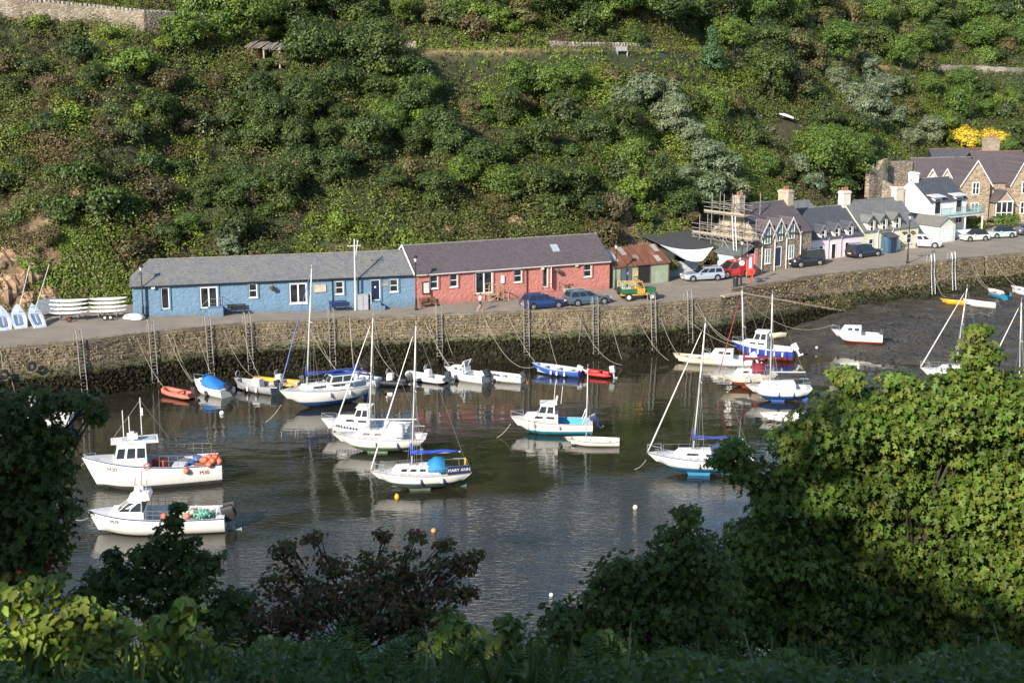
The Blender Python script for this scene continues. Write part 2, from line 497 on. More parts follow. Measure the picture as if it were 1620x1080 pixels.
def grid_obj(name, xs, ys, zf, mat, cf=None):
    X, Y = np.meshgrid(xs, ys)
    Z = zf(X, Y)
    nx, ny = len(xs), len(ys)
    vs = np.stack([X, Y, Z], -1).reshape(-1, 3)
    i = np.arange(nx * ny).reshape(ny, nx)
    f = np.stack([i[:-1, :-1], i[:-1, 1:], i[1:, 1:], i[1:, :-1]], -1).reshape(-1)
    me = bpy.data.meshes.new(name)
    me.vertices.add(len(vs)); me.vertices.foreach_set('co', vs.reshape(-1).astype(np.float32))
    nf = len(f) // 4
    me.loops.add(nf * 4); me.loops.foreach_set('vertex_index', f.astype(np.int32))
    me.polygons.add(nf); me.polygons.foreach_set('loop_start', (np.arange(nf) * 4).astype(np.int32))
    try: me.polygons.foreach_set('loop_total', np.full(nf, 4, dtype=np.int32))
    except Exception: pass
    me.polygons.foreach_set('use_smooth', [True] * nf)
    me.update(calc_edges=True)
    if cf is not None:
        a = me.attributes.new("Col", 'FLOAT_COLOR', 'POINT')
        a.data.foreach_set('color', np.concatenate([cf(X, Y), np.ones((ny, nx, 1))], -1).reshape(-1).astype(np.float32))
    me.materials.append(mat)
    o = bpy.data.objects.new(name, me); COL.objects.link(o)
    return o

# hill ground: soil, dry grass on the old road, bare rock at the foot of the slope
m, t, b = newmat("hill_ground")
at = nn(t, 'ShaderNodeAttribute'); at.attribute_name = "Col"
n = noise(t, 1.8, 8, objco(t), 0.7)
t.links.new(mixc(t, 0.8, at.outputs['Color'], ramp(t, n.outputs[0], [(0.3, (0.5, 0.5, 0.5)), (0.7, (1.45, 1.4, 1.3))]), 'MULTIPLY'), b.inputs['Base Color'])
setin(b, Roughness=0.95)
n2 = noise(t, 0.9, 9, objco(t, (1, 1, .7)), 0.68)
bump(t, b, n2.outputs[0], 1.0, 0.9)
HILLM = m
def rockmask(X, Y):
    d = hill_d(X, Y)
    left = smooth(-42.5, -45, X) * smooth(7.0, 5.0, d) * smooth(-.6, .6, d) * smooth(.30, .55, fbm(X * .3, Y * .3, 12) + .08)
    mid = smooth(.2, .6, d) * smooth(4.0, 2.0, d) * (vnoise(X * .35, Y * .35, 77) > .42)
    spot = np.exp(-(((X - 13.5) / 1.2) ** 2 + ((d - 4.2) / 1.8) ** 2)) * 1.2 + np.exp(-(((X - 67) / 4) ** 2 + ((Y - 212) / 3) ** 2))
    sp2 = .5 * np.exp(-(((X + 50) / 2.2) ** 2 + ((d - 10.5) / 2.5) ** 2)) 
    return np.clip(np.maximum(np.maximum(left, mid * .9), np.maximum(spot, sp2)), 0, 1)
def grassmask(X, Y):
    o = hill_over(X, Y)
    a = smooth(-.8, .1, o) * smooth(3.6, 2.4, o) * smooth(-29, -25, X)
    return a * smooth(.44, .54, fbm(X * .09 + 3, Y * .02, 31, 2) + .25 * (fbm(X * .5, Y * .5, 32, 2) - .5))
def hill_col(X, Y):
    g = np.array([0.04, 0.055, 0.02]); br = np.array([0.07, 0.06, 0.03]); rk = np.array([0.27, 0.18, 0.115]); dry = np.array([0.36, 0.27, 0.13])
    n = smooth(.4, .65, fbm(X * .12, Y * .12, 55))[..., None]
    c = g * (1 - n) + br * n
    r = rockmask(X, Y)[..., None]; c = c * (1 - r) + rk * (0.25 + 1.3 * fbm(X * .9, Y * .9, 66)[..., None]) * r
    r = grassmask(X, Y)[..., None]
    return c * (1 - r) + dry * r
struct(grid_obj("hillside", np.arange(-110, 141, 0.8), np.arange(118, 310, 0.8), hill_z, HILLM, hill_col))

# ---- mud of the dry harbour bed and the water lying on it
CH = [(22, 133), (30, 129.5), (38, 130.5), (46, 127), (60, 126)]
def bed_z(X, Y):
    z = 0.045 * (X - 26.3) + 0.055 * np.clip(Y - 136, -3, 40) * smooth(24, 31, X)
    z = np.where(z > 1.1, 1.1 + (z - 1.1) * .22, z)
    ch = np.full_like(X, 9.0)
    for (x0, y0), (x1, y1) in zip(CH[:-1], CH[1:]):
        tt = np.clip(((X - x0) * (x1 - x0) + (Y - y0) * (y1 - y0)) / ((x1 - x0) ** 2 + (y1 - y0) ** 2), 0, 1)
        ch = np.minimum(ch, np.hypot(X - x0 - tt * (x1 - x0), Y - y0 - tt * (y1 - y0)))
    z = z - (0.25 + 0.018 * np.clip(X - 26, 0, 60)) * np.exp(-(ch / 1.3) ** 2)
    z = z + (fbm(X * .16, Y * .16, 21) - .5) * .6 + (fbm(X * .8, Y * .8, 22) - .5) * .34 + .10 * np.sin(X * .5 + Y * 1.1 + 3 * fbm(X * .1, Y * .1, 23))
    z = np.maximum(z, -0.6)
    return z + 3.5 * smooth(66, 56, Y)
m, t, b = newmat("wet_mud")
co = objco(t)
n = noise(t, 0.35, 9, co, 0.72); nb = noise(t, 3.2, 8, co, 0.75); nc = noise(t, 0.9, 5, objco(t, (.35, 1, 1)), .6)
c = ramp(t, n.outputs[0], [(0.3, (0.026, 0.023, 0.017)), (0.5, (0.056, 0.048, 0.035)), (0.62, (0.088, 0.074, 0.050)), (0.75, (0.048, 0.046, 0.026))])
c = mixc(t, 0.85, c, ramp(t, nb.outputs[0], [(0.35, (0.5, 0.5, 0.5)), (0.58, (1.1, 1.1, 1.1)), (0.72, (2.0, 1.9, 1.6))]), 'MULTIPLY')
t.links.new(c, b.inputs['Base Color'])
t.links.new(ramp(t, nc.outputs[0], [(0.40, (0.14,) * 3), (0.54, (0.75,) * 3)]), b.inputs['Roughness'])
bump(t, b, nb.outputs[0], 0.8, 0.14)
struct(grid_obj("mud_bed", np.arange(-100, 125, 0.7), np.arange(45, 185, 0.7), bed_z, m))

m, t, b = newmat("harbour_water")
co = objco(t)
big = noise(t, 0.075, 5, objco(t, (.8, 1.5, 1)), 0.6)
c = ramp(t, big.outputs[0], [(0.36, (0.010, 0.011, 0.007)), (0.52, (0.027, 0.025, 0.016)), (0.66, (0.014, 0.015, 0.010))])
t.links.new(c, b.inputs['Base Color'])
setin(b, Roughness=0.035); b.inputs['IOR'].default_value = 1.85
r1 = noise(t, 2.3, 3, objco(t, (0.55, 1.5, 1)), 0.55)
r2 = noise(t, 0.5, 3, objco(t, (0.6, 1.3, 1)), 0.5)
pa = noise(t, 0.055, 3, objco(t, (1, 1.6, 1)), 0.55)
calm = ramp(t, pa.outputs[0], [(0.40, (0.16,) * 3), (0.60, (1,) * 3)])
sm = nn(t, 'ShaderNodeSeparateXYZ'); t.links.new(co, sm.inputs[0])
mr = nn(t, 'ShaderNodeMapRange'); t.links.new(sm.outputs['Y'], mr.inputs[0])
for k, v in zip((1, 2, 3, 4), (80, 102, 2.6, 0.16)): mr.inputs[k].default_value = v
m1 = nn(t, 'ShaderNodeMath', operation='MULTIPLY'); t.links.new(r1.outputs[0], m1.inputs[0]); t.links.new(calm, m1.inputs[1])
m1b = nn(t, 'ShaderNodeMath', operation='MULTIPLY'); t.links.new(m1.outputs[0], m1b.inputs[0]); t.links.new(mr.outputs[0], m1b.inputs[1])
m2 = nn(t, 'ShaderNodeMath', operation='MULTIPLY_ADD'); t.links.new(r2.outputs[0], m2.inputs[0]); m2.inputs[1].default_value = .75; t.links.new(m1b.outputs[0], m2.inputs[2])
bump(t, b, m2.outputs[0], 1.0, 0.05)
WATERM = m
mb = MB(); mb.add([(-100, 50, 0), (120, 50, 0), (120, 180, 0), (-100, 180, 0)], [(0, 1, 2, 3)])
struct(mb.build("harbour_water", m))

# ---- quay wall lines
E1px = [(-160, 574), (0, 553), (117, 543), (231, 528.5), (415, 512), (600, 504.5), (795, 496.5), (999, 486), (1140, 472), (1177, 466)]
E1 = [PR(*q) for q in E1px]
RAMP_END = P(1345, 496, 0.75)
W2px = [(1158, 459), (1300, 437), (1460, 418.5), (1557, 407)]
W2 = [PR(*q) for q in W2px]
W3 = [PR(*q) + Vector((0.25, -.5, 0)) for q in [(1557, 406), (1640, 398), (1790, 384)]]
def resample(pts, step):
    out = []
    for a, c in zip(pts[:-1], pts[1:]):
        n = max(1, int((c - a).length / step))
        out += [a.lerp(c, i / n) for i in range(n)]
    return out + [pts[-1]]
m, t, b = newmat("quay_stone")
co = objco(t)
sp = nn(t, 'ShaderNodeSeparateXYZ'); t.links.new(co, sp.inputs[0])
al = nn(t, 'ShaderNodeMath', operation='MULTIPLY_ADD'); t.links.new(sp.outputs['Y'], al.inputs[0]); al.inputs[1].default_value = .42
am = nn(t, 'ShaderNodeMath', operation='MULTIPLY'); t.links.new(sp.outputs['X'], am.inputs[0]); am.inputs[1].default_value = .9; t.links.new(am.outputs[0], al.inputs[2])
cb = nn(t, 'ShaderNodeCombineXYZ'); t.links.new(al.outputs[0], cb.inputs[0]); t.links.new(sp.outputs['Z'], cb.inputs[1])
dn = noise(t, 1.3, 4, co, .6); dm = nn(t, 'ShaderNodeMix', data_type='RGBA'); dm.inputs[0].default_value = .16
t.links.new(cb.outputs[0], dm.inputs[6]); t.links.new(dn.outputs['Color'], dm.inputs[7])
br = nn(t, 'ShaderNodeTexBrick', squash=1.7, squash_frequency=3, offset=.4, offset_frequency=2); t.links.new(dm.outputs[2], br.inputs[0])
setin(br, Scale=1.0, Mortar_Size=.018, Mortar_Smooth=.5, Brick_Width=.52, Row_Height=.215, Bias=-.1)
br.inputs['Color1'].default_value = (.155, .126, .096, 1); br.inputs['Color2'].default_value = (.265, .218, .160, 1); br.inputs['Mortar'].default_value = (.075, .062, .045, 1)
bs_ = noise(t, 2.2, 5, co, .7)
st = mixc(t, .7, br.outputs[0], ramp(t, bs_.outputs[0], [(.3, (.6, .58, .55)), (.7, (1.3, 1.28, 1.2))]), 'MULTIPLY')
ng = noise(t, 0.55, 7, objco(t, (1, 1, .6)), 0.7)
st = mixc(t, ramp(t, ng.outputs[0], [(0.48, (0, 0, 0)), (0.66, (0.65,) * 3)]), st, (0.27, 0.215, 0.13))
nz = noise(t, 0.8, 6, co, 0.65)
ma = nn(t, 'ShaderNodeMath', operation='MULTIPLY_ADD'); t.links.new(nz.outputs[0], ma.inputs[0]); ma.inputs[1].default_value = -1.7; t.links.new(sp.outputs['Z'], ma.inputs[2])
algae = ramp(t, ma.outputs[0], [(0.55 - .2, (1, 1, 1)), (0.95, (0, 0, 0))])   # z - 1.7n in 0..1
mr = nn(t, 'ShaderNodeMapRange'); t.links.new(ma.outputs[0], mr.inputs[0])
for k, v in zip((1, 2, 3, 4), (0.9, 2.1, 1.0, 0.0)): mr.inputs[k].default_value = v
st = mixc(t, mr.outputs[0], st, (0.060, 0.070, 0.024))
mr2 = nn(t, 'ShaderNodeMapRange'); t.links.new(ma.outputs[0], mr2.inputs[0])
for k, v in zip((1, 2, 3, 4), (0.55, 1.15, 1.0, 0.0)): mr2.inputs[k].default_value = v
st = mixc(t, mr2.outputs[0], st, (0.024, 0.020, 0.013))
t.links.new(st, b.inputs['Base Color']); setin(b, Roughness=0.9)
nb_ = noise(t, 6, 6, co, .7); bm_ = nn(t, 'ShaderNodeMath', operation='MULTIPLY_ADD'); t.links.new(br.outputs['Fac'], bm_.inputs[0]); bm_.inputs[1].default_value = -.5; t.links.new(nb_.outputs[0], bm_.inputs[2])
bump(t, b, bm_.outputs[0], 0.8, 0.08)
QUAYM = m
WALLTOPS = {}
def wall_obj(name, pts, label, batter=0.55, zlow=-0.7, thick=0.55, coping=0.16):
    pts = resample(pts, 0.45)
    rows = 16
    vs, fs = [], []
    g = np.random.default_rng(len(pts))
    info = []
    for i, p in enumerate(pts):
        d = (pts[min(i + 1, len(pts) - 1)] - pts[max(i - 1, 0)]); d.z = 0; d.normalize()
        nrm = Vector((d.y, -d.x, 0))
        info.append((p, nrm))
        s = i * .45
        for j in range(rows):
            u = j / (rows - 1)
            z = lerp(p.z + coping, zlow, u)
            zz = max(0.0, min(1.0, (2.2 - z) / 2.2))
            nz = (float(vnoise(np.array(s * .9), np.array(z * 1.6), 3)) - .5) * .16 + (float(vnoise(np.array(s * 1.7), np.array(z * 1.2), 8)) - .35) * .5 * zz
            off = batter * u ** 1.6 + nz
            if j == 0: off = 0.02 + g.normal() * .02
            vs.append(p + nrm * off + Vector((0, 0, z - p.z + (g.normal() * .03 if j == 0 else 0))))
        vs.append(p - nrm * thick + Vector((0, 0, coping + g.normal() * .02)))
        vs.append(p - nrm * thick + Vector((0, 0, -.3)))
    K = rows + 2
    for i in range(len(pts) - 1):
        for j in range(rows - 1):
            fs.append((i * K + j, i * K + j + 1, (i + 1) * K + j + 1, (i + 1) * K + j))
        fs.append((i * K, (i + 1) * K, (i + 1) * K + rows, i * K + rows))
        fs.append((i * K + rows, (i + 1) * K + rows, (i + 1) * K + rows + 1, i * K + rows + 1))
    for i in (0, len(pts) - 1):
        fs.append(tuple(range(i * K, i * K + rows)) + (i * K + rows + 1, i * K + rows))
    mb = MB(); mb.add(vs, fs)
    o = mb.build(name, QUAYM)
    tag(o, label, "harbour wall")
    return o, info
w1, I1 = wall_obj("harbour_wall", E1 + [RAMP_END], "long tan stone quay wall with weedy black foot below the blue and pink buildings")
w2, I2 = wall_obj("harbour_wall", W2, "stone quay wall above the mud in front of the cottage row, set back behind the slip", 0.5, 0.2)
w3, I3 = wall_obj("harbour_wall", W3, "short stone quay wall with dark crack at its end, at the far right of the mud", 0.4, 0.2)

# ---- road on the quay and slipway
m, t, b = newmat("asphalt")
co = objco(t)
n = noise(t, 0.35, 8, co, 0.7); nf = noise(t, 26, 3, co)
c = ramp(t, n.outputs[0], [(0.3, (0.19, 0.158, 0.126)), (0.52, (0.245, 0.205, 0.16)), (0.72, (0.30, 0.25, 0.188))])
c = mixc(t, 0.35, c, ramp(t, nf.outputs[0], [(0.3, (0.7,) * 3), (0.7, (1.25,) * 3)]), 'MULTIPLY')
n3 = noise(t, 1.4, 3, objco(t, (.25, 1, 1)), .5)
c = mixc(t, ramp(t, n3.outputs[0], [(0.62, (0, 0, 0)), (0.7, (.3,) * 3)]), c, (0.11, 0.10, 0.09))
t.links.new(c, b.inputs['Base Color']); setin(b, Roughness=0.85)
bump(t, b, nf.outputs[0], 0.25, 0.01)
ROADM = m
front = resample([q - Vector((0, -.45, 0)) for q in E1[:-1]] + [E1[-1] + Vector((-1.2, .5, 0))] + [W2[0] + Vector((0.1, .3, 0))] + [q + Vector((-.2, .4, 0)) for q in W2[1:]] + [q + Vector((-.3, .5, 0)) for q in W3[1:]], 2.0)
mb = MB(); vs = []; fs = []
for i, p in enumerate(front):
    for k, dd in enumerate((0, 4, 9, 15, 24, 45)):
        x = p.x - .25 * dd; vs.append((x, p.y + dd, zroad(p.x) + .03 * math.sin(p.x * .3 + dd) - (.25 if dd > 20 else 0)))
for i in range(len(front) - 1):
    for k in range(5):
        fs.append((i * 6 + k, (i + 1) * 6 + k, (i + 1) * 6 + k + 1, i * 6 + k + 1))
mb.add(vs, fs); struct(mb.build("quay_road", ROADM, smooth=True))
CONC = M((0.30, 0.25, 0.19), 0.9, var=0.25, vs=1.5, bm=0.4)
mb = MB()
a0, a1 = E1[-1] + Vector((-1.3, .4, .02)), RAMP_END + Vector((.3, .2, .1))
b0 = W2[0] + Vector((0, .2, .02)); b1 = W2[0].lerp(W2[1], .93) + Vector((0, 0, 0)); b1.z = .95
vs = []
for i in range(9):
    u = i / 8; pa_, pb_ = a0.lerp(a1, u), b0.lerp(b1, u)
    vs += [pa_, pb_, pb_ - Vector((0, 0, 1)), pa_ - Vector((0, 0, 1))]
fs = []
for i in range(8):
    for k in range(4): fs.append((i * 4 + k, (i + 1) * 4 + k, (i + 1) * 4 + (k + 1) % 4, i * 4 + (k + 1) % 4))
mb.add(vs, fs); mb.build("slipway", CONC)['kind'] = 'structure'
mb = MB(); q0, q1 = E1[-2] + Vector((.3, .1, .17)), RAMP_END + Vector((0, 0, .18)); q05 = E1[-1] + Vector((0, 0, .17))
for a_, c_ in ((q0, q05), (q05, q1)):
    d_ = (c_ - a_); n_ = Vector((d_.y, -d_.x, 0)).normalized()
    mb.loft([[p + n_ * .12 + Vector((0, 0, -.12)), p + n_ * .12 + Vector((0, 0, .07)), p - n_ * .5 + Vector((0, 0, .07)), p - n_ * .5 + Vector((0, 0, -.12))] for p in (a_, c_)], 0, True)
mb.build('coping', M((.40, .33, .24), .85, var=.2, vs=3), w1)
# a rusty handrail along the slip
mb = MB()
h0, h1 = E1[-1] + Vector((.5, 2.2, .0)), RAMP_END + Vector((-2.5, -.2, 1.6))
mb.tube([h0 + Vector((0, 0, .45)), h1], .06, 6)
for u in (.05, .35, .65, .95):
    q = h0.lerp(h1, u) + Vector((0, 0, .45 * (1 - u))); mb.tube([q, q - Vector((0, 0, 1.2))], .05, 5)
tag(mb.build("slipway_rail", M((0.07, 0.055, 0.045), .8)), "dark rail running down beside the stone slipway", "handrail")

# ---- weed hanging on the lower wall and dry grass on its top (uncountable)
def wall_weed(name, infos, z0, z1, n, cols, size, hang, seed, batter=.55):
    g = np.random.default_rng(seed)
    C = np.zeros((n, 3)); N_ = np.zeros((n, 3))
    for k in range(n):
        inf = infos[g.integers(len(infos))]
        p, nr = inf[g.integers(len(inf))]
        z = z0 + (z1 - z0) * g.random() ** 1.2
        if z > p.z: z = z0 + (p.z - z0) * g.random()
        u = (p.z - z) / max(.5, p.z + .7)
        dd = Vector((-nr.y, nr.x, 0))
        q = p + nr * (batter * max(0, u) ** 1.6 + .06 + .22 * g.random() * hang) + dd * (g.random() - .5) * .9
        C[k] = (q.x, q.y, z); N_[k] = (nr.x, nr.y, .15)
    N_ += g.normal(size=(n, 3)) * .55
    tg = np.tile([[0, 0, -1.0]], (n, 1)) + g.normal(size=(n, 3)) * .45
    col = np.array(cols)[g.integers(0, len(cols), n)] * (.6 + .8 * g.random((n, 1)))
    o = leaf_obj(name, C, N_, size * (.6 + .8 * g.random(n)), col, WEED, 'quad', tang=tg, g=g)
    o['kind'] = 'stuff'; return o
wall_weed("seaweed", [I1], -0.1, 2.1, 15000, [(0.022, .017, .010), (.018, .016, .012), (.035, .028, .014), (.03, .035, .012)], .30, 1, 3)
wall_weed("wall_algae", [I1], 1.6, 2.7, 3500, [(.045, .06, .018), (.06, .075, .02), (.04, .045, .02)], .18, .5, 4)
wall_weed("wall_grass", [I1], 2.9, 4.8, 5200, [(.22, .17, .08), (.28, .22, .11), (.12, .12, .05), (.19, .13, .08)], .17, .35, 5)
wall_weed("wall_grass", [I2, I3], 2.4, 5.0, 6500, [(.22, .17, .08), (.26, .21, .11), (.12, .11, .06), (.20, .15, .10)], .22, .4, 6, .5)
g = np.random.default_rng(40); n = 26000
mx, my = g.uniform(22, 75, n), g.uniform(100, 172, n); mz = bed_z(mx, my); k = (mz > .02) & (fbm(mx * .22, my * .22, 41) + .25 * g.random(n) > .60); mx, my, mz = mx[k], my[k], mz[k]; n = len(mx)
o = leaf_obj("mud_weed", np.stack([mx, my, mz + .02], 1), g.normal(size=(n, 3)) * .35 + [0, 0, 1], .22 * (.4 + g.random(n)), np.array([(.035, .04, .015), (.055, .045, .025), (.11, .095, .07), (.03, .025, .018)])[g.integers(0, 4, n)] * (.6 + .7 * g.random((n, 1))), FOLN, 'quad', g=g); o['kind'] = 'stuff'
wall_weed("seaweed", [I2, I3], 1.0, 2.9, 5500, [(.022, .017, .010), (.045, .06, .018), (.035, .04, .014)], .26, .8, 7, .5)

# ---- ladders on the wall and mooring ropes
def wall_at(px, info):
    """wall point under photo column px"""
    best = min(info, key=lambda q: abs(810 + F * q[0].x / (q[0].y * math.cos(PITCH) + (CAMZ - q[0].z) * math.sin(PITCH)) - px))
    return best
RUNG = {}
def ladder(px, info, zlow, label, mat=None, wide=.5):
    p, nr = wall_at(px, info)
    t_ = thing("ladder", label, "ladder", p, math.atan2(nr.y, nr.x) + math.pi / 2, "iron ladders on the quay walls")
    mat = mat or STEEL
    for s in (-1, 1):
        mb = MB(); x = s * wide / 2
        lean = .3 if info is I1 else .3
        mb.tube([(x, .55, .15), (x, .5, .95), (x, .25, 1.15), (x, -.05, 1.05), (x, -.2, .3), (x, -.28, -1.2), (x, -.28 - lean, zlow - p.z)], .045, 5)
        mb.build("side_rail", mat, t_)
    z = -.1
    while z > zlow - p.z + .2:
        y = -.28 - max(0, (-1.2 - z)) / max(.5, (-1.2 - zlow + p.z)) * (.3 if info is I1 else .3)
        if mat not in RUNG: RUNG[mat] = MB().tube([(-wide / 2, 0, 0), (wide / 2, 0, 0)], .03, 4).build("rung", mat, t_)
        elif True:
            r_ = RUNG[mat].copy(); COL.objects.link(r_); r_.parent = t_; r_.location = (0, y, z)
        if RUNG[mat].parent == t_ and RUNG[mat].location.length == 0: RUNG[mat].location = (0, y, z)
        z -= .3
    return t_
LAB = [(129, "below the empty road at the kayak racks"), (240, "below the lamp post at the blue building's end"), (329, "below the bench by the white glazed door, green rope on top"), (394, "left of the hull mast with the blue boom cover"),
       (523, "below the blue bench and door"), (693, "right of the tallest mast by the notice board"), (835, "below the blue hatchback"), (943, "below the grey blue estate car"), (1035, "below the green and yellow truck"), (1091, "nearest the slipway")]
for px, w in LAB: ladder(px, I1, 0.35, "narrow steel quay ladder " + w)
ladder(1475, I2, 1.6, "pale galvanised ladder with square top cage, left of the pair above the mud", ALU)
ladder(1505, I2, 1.8, "pale galvanised ladder, right of the pair above the mud", ALU)
def rope(a, b_, drop, label, r=.022, mat=None, group="mooring ropes from the quay"):
    mb = MB(); mb.tube(sag(a, b_, drop, 12), r, 4)
    return tag(mb.build("mooring_rope", mat or ROPE), label, "rope", group)
def wtop(px, dz=-.1, info=None):
    p, nr = wall_at(px, info or I1); return p + nr * .12 + Vector((0, 0, dz))

# ================================================================ BUILDINGS
def fac(root, px, py, y=0.0):
    """photo point on the facade plane (local y) of a building -> local x, z"""
    a = root.rotation_euler[2]; u = Vector((math.cos(a), math.sin(a))); o = Vector((root.location.x, root.location.y)) + Vector((-u.y, u.x)) * y
    d = ray(px, py)
    D_ = u.x * -d.y + d.x * u.y                       # o + u s = d t
    s = (o.x * d.y - d.x * o.y) / D_
    tt = (u.y * o.x - u.x * o.y) / D_
    return s, CAMZ + d.z * tt - root.location.z
def front(root, px, d):
    """ground point d metres before a facade, under photo column px"""
    x = fac(root, px, 490)[0]; a_ = root.rotation_euler[2]
    w = Vector((root.location.x + x * math.cos(a_) + d * math.sin(a_), root.location.y + x * math.sin(a_) - d * math.cos(a_), 0)); w.z = zroad(w.x) + .02
    return w
def window(root, x, z, w, h, kind='sash', y=0.0, rz=0.0, frame=WHITE, sill=True, parent=None, name='window', fw=.075, panemat=None, single=False, surround=None):
    fr = MB()
    d0, d1 = -.06, .03
    fr.b2(-w / 2, -w / 2 + fw, d0, d1, 0, h); fr.b2(w / 2 - fw, w / 2, d0, d1, 0, h)
    fr.b2(-w / 2 + fw, w / 2 - fw, d0, d1, h - fw, h); fr.b2(-w / 2 + fw, w / 2 - fw, d0, d1, 0, fw)
    if kind == 'sash': fr.b2(-w / 2 + fw, w / 2 - fw, -.045, .02, h * .48, h * .48 + fw * .9)
    if kind in ('two', 'bars'): fr.b2(-fw * .55, fw * .55, -.052, .02, fw, h - fw)
    if kind == 'bars': fr.b2(-w / 2 + fw, -fw * .55, -.045, .02, h * .5, h * .5 + .05); fr.b2(fw * .55, w / 2 - fw, -.045, .02, h * .5, h * .5 + .05)
    pn = (panemat or glass())
    if single:
        fr.b2(-w / 2 + fw, w / 2 - fw, -.02, .012, fw, h - fw, 1)
        o = fr.build(name, [frame, pn], parent or root)
    else:
        o = fr.build(name, frame, parent or root)
        MB().b2(-w / 2 + fw, w / 2 - fw, -.02, .012, fw, h - fw).build('pane', pn, o)
        if sill: MB().b2(-w / 2 - .06, w / 2 + .06, -.13, .02, -.09, -.003).build('sill', frame, o)
    if surround:
        s_ = MB(); k = .15; f0, f1 = -.11, .02
        s_.b2(-w / 2 - k, -w / 2 - .004, f0, f1, -.09, h + k); s_.b2(w / 2 + .004, w / 2 + k, f0, f1, -.09, h + k); s_.b2(-w / 2 - .004, w / 2 + .004, f0, f1, h + .004, h + k)
        s_.build('surround', surround, o)
    o.location = (x, y, z); o.rotation_euler = (0, 0, rz)
    return o
def winpx(root, x0, y0, x1, y1, kind='sash', y=0.0, **kw):
    kw.setdefault('surround', SURR.get(root.name))
    a, zt = fac(root, x0, y0, y); b_, zb = fac(root, x1, y1, y)
    return window(root, (a + b_) / 2, zb, abs(b_ - a), zt - zb, kind, y=y, **kw)
SURR = {}
def walls(root, L, D, h, rise, mat, hipL=0, hipR=0, low=-.9, name='wall'):
    mb = MB(); mb.b2(0, L, 0, D, low, h)
    for x, hip in ((0, hipL), (L - .3, hipR)):
        if not hip: mb.prism([(0.02, h + .001), (D - .02, h + .001), (D / 2, h + rise - .02)], x + .002, x + .298, 'X')
    return mb.build(name, mat, root)
def roof(root, L, D, h, rise, mat, hipL=0, hipR=0, ov=.22, gov=.1, th=.1, name='roof', ridge=None, x0=0.0):
    k = rise / (D / 2)
    xa, xb = x0 - (ov if hipL else gov), L + (ov if hipR else gov)
    ra, rb = (x0 + hipL if hipL else xa), (L - hipR if hipR else xb)
    ze = h - ov * k; zr = h + rise
    mb = MB()
    f = [(xa, -ov, ze), (xb, -ov, ze), (rb, D / 2, zr), (ra, D / 2, zr)]
    bk = [(xb, D + ov, ze), (xa, D + ov, ze), (ra, D / 2, zr), (rb, D / 2, zr)]
    for q in (f, bk):
        lo = [(p[0], p[1], p[2] - .0) for p in q]; hi = [(p[0], p[1], p[2] + th) for p in q]
        n = 8                                           # slight sag along the slope
        mb.add(lo + hi, [(3, 2, 1, 0), (0, 1, 5, 4), (1, 2, 6, 5), (3, 0, 4, 7)])
        vs = []; fs = []
        for i in range(n + 1):
            u = i / n; w = .035 * math.sin(i * 2.1 + L)
            a_ = Vector(hi[0]).lerp(Vector(hi[1]), u); c_ = Vector(hi[3]).lerp(Vector(hi[2]), u)
            mid = a_.lerp(c_, .5) + Vector((0, 0, -.04 + (w if 0 < i < n else 0)))
            vs += [a_, mid, c_]
        for i in range(n): fs += [(i * 3, i * 3 + 3, i * 3 + 4, i * 3 + 1), (i * 3 + 1, i * 3 + 4, i * 3 + 5, i * 3 + 2)]
        mb.add(vs, fs)
    for hip, e, r_, sgn in ((hipL, xa, ra, 1), (hipR, xb, rb, -1)):
        if hip:
            q = [(e, -ov, ze + th), (e, D + ov, ze + th), (r_, D / 2, zr + th)]
            mb.add(q, [(0, 1, 2)])
    o = mb.build(name, mat, root)
    if ridge:
        r_ = MB(); r_.tube([(ra, D / 2, zr + th), (rb, D / 2, zr + th)], .1, 6); r_.build('ridge_cap', ridge, o)
    return o
def chimney(root, x, y, z0, z1, w, d, mat, npots=2, potm=None, capm=None):
    mb = MB(); mb.b2(x - w / 2, x + w / 2, y - d / 2, y + d / 2, z0, z1 - .12); mb.b2(x - w / 2 - .07, x + w / 2 + .07, y - d / 2 - .07, y + d / 2 + .07, z1 - .24, z1 - .05)
    mb.b2(x - w / 2 + .03, x + w / 2 - .03, y - d / 2 + .03, y + d / 2 - .03, z1 - .06, z1 + .05)
    c = mb.build('chimney', mat, root)
    for k in range(npots):
        xx = x + (k - (npots - 1) / 2) * w / max(2, npots) * .9
        MB().lathe((xx, y, z1 + .03), [(.14, 0), (.12, .3), (.15, .34), (.14, .42)], 8).build('chimney_pot', potm or POT, c)
    return c
def dormer(root, x, w, zb, zs, zp, depth, wm, rm, y0=-.02, verge=None, ov=.16, win=None, back=.0):
    d = MB(); d.prism([(x - w / 2, zb), (x + w / 2, zb), (x + w / 2, zs), (x, zp), (x - w / 2, zs)], y0, y0 + depth, 'Y')
    o = d.build('dormer', wm, root)
    r = MB(); k = (zp - zs) / (w / 2)
    for s in (-1, 1):
        e = x + s * (w / 2 + ov)
        r.prism([(x, zp + .02), (e, zs - ov * k + .02), (e, zs - ov * k + .11), (x, zp + .13)], y0 - .2, y0 + depth, 'Y')
    r.build('dormer_roof', rm, o)
    if verge:
        v = MB()
        for s in (-1, 1):
            e = x + s * (w / 2 + ov + .02)
            v.prism([(x, zp - .1), (e, zs - ov * k - .12), (e, zs - ov * k + .14), (x, zp + .16)], y0 - .26, y0 - .203, 'Y')
        v.build('bargeboard', verge, o)
    return o
def gutter(root, x0, x1, z, mat, y=-.28):
    mb = MB(); mb.tube([(x0, y, z), (x1, y, z)], .07, 6); return mb.build('gutter', mat, root)
def pipe(root, x, z0, z1, mat, y=-.09, r=.055):
    mb = MB(); mb.tube([(x, y - .15, z1), (x, y, z1 - .25), (x, y, z0)], r, 6); return mb.build('downpipe', mat, root)
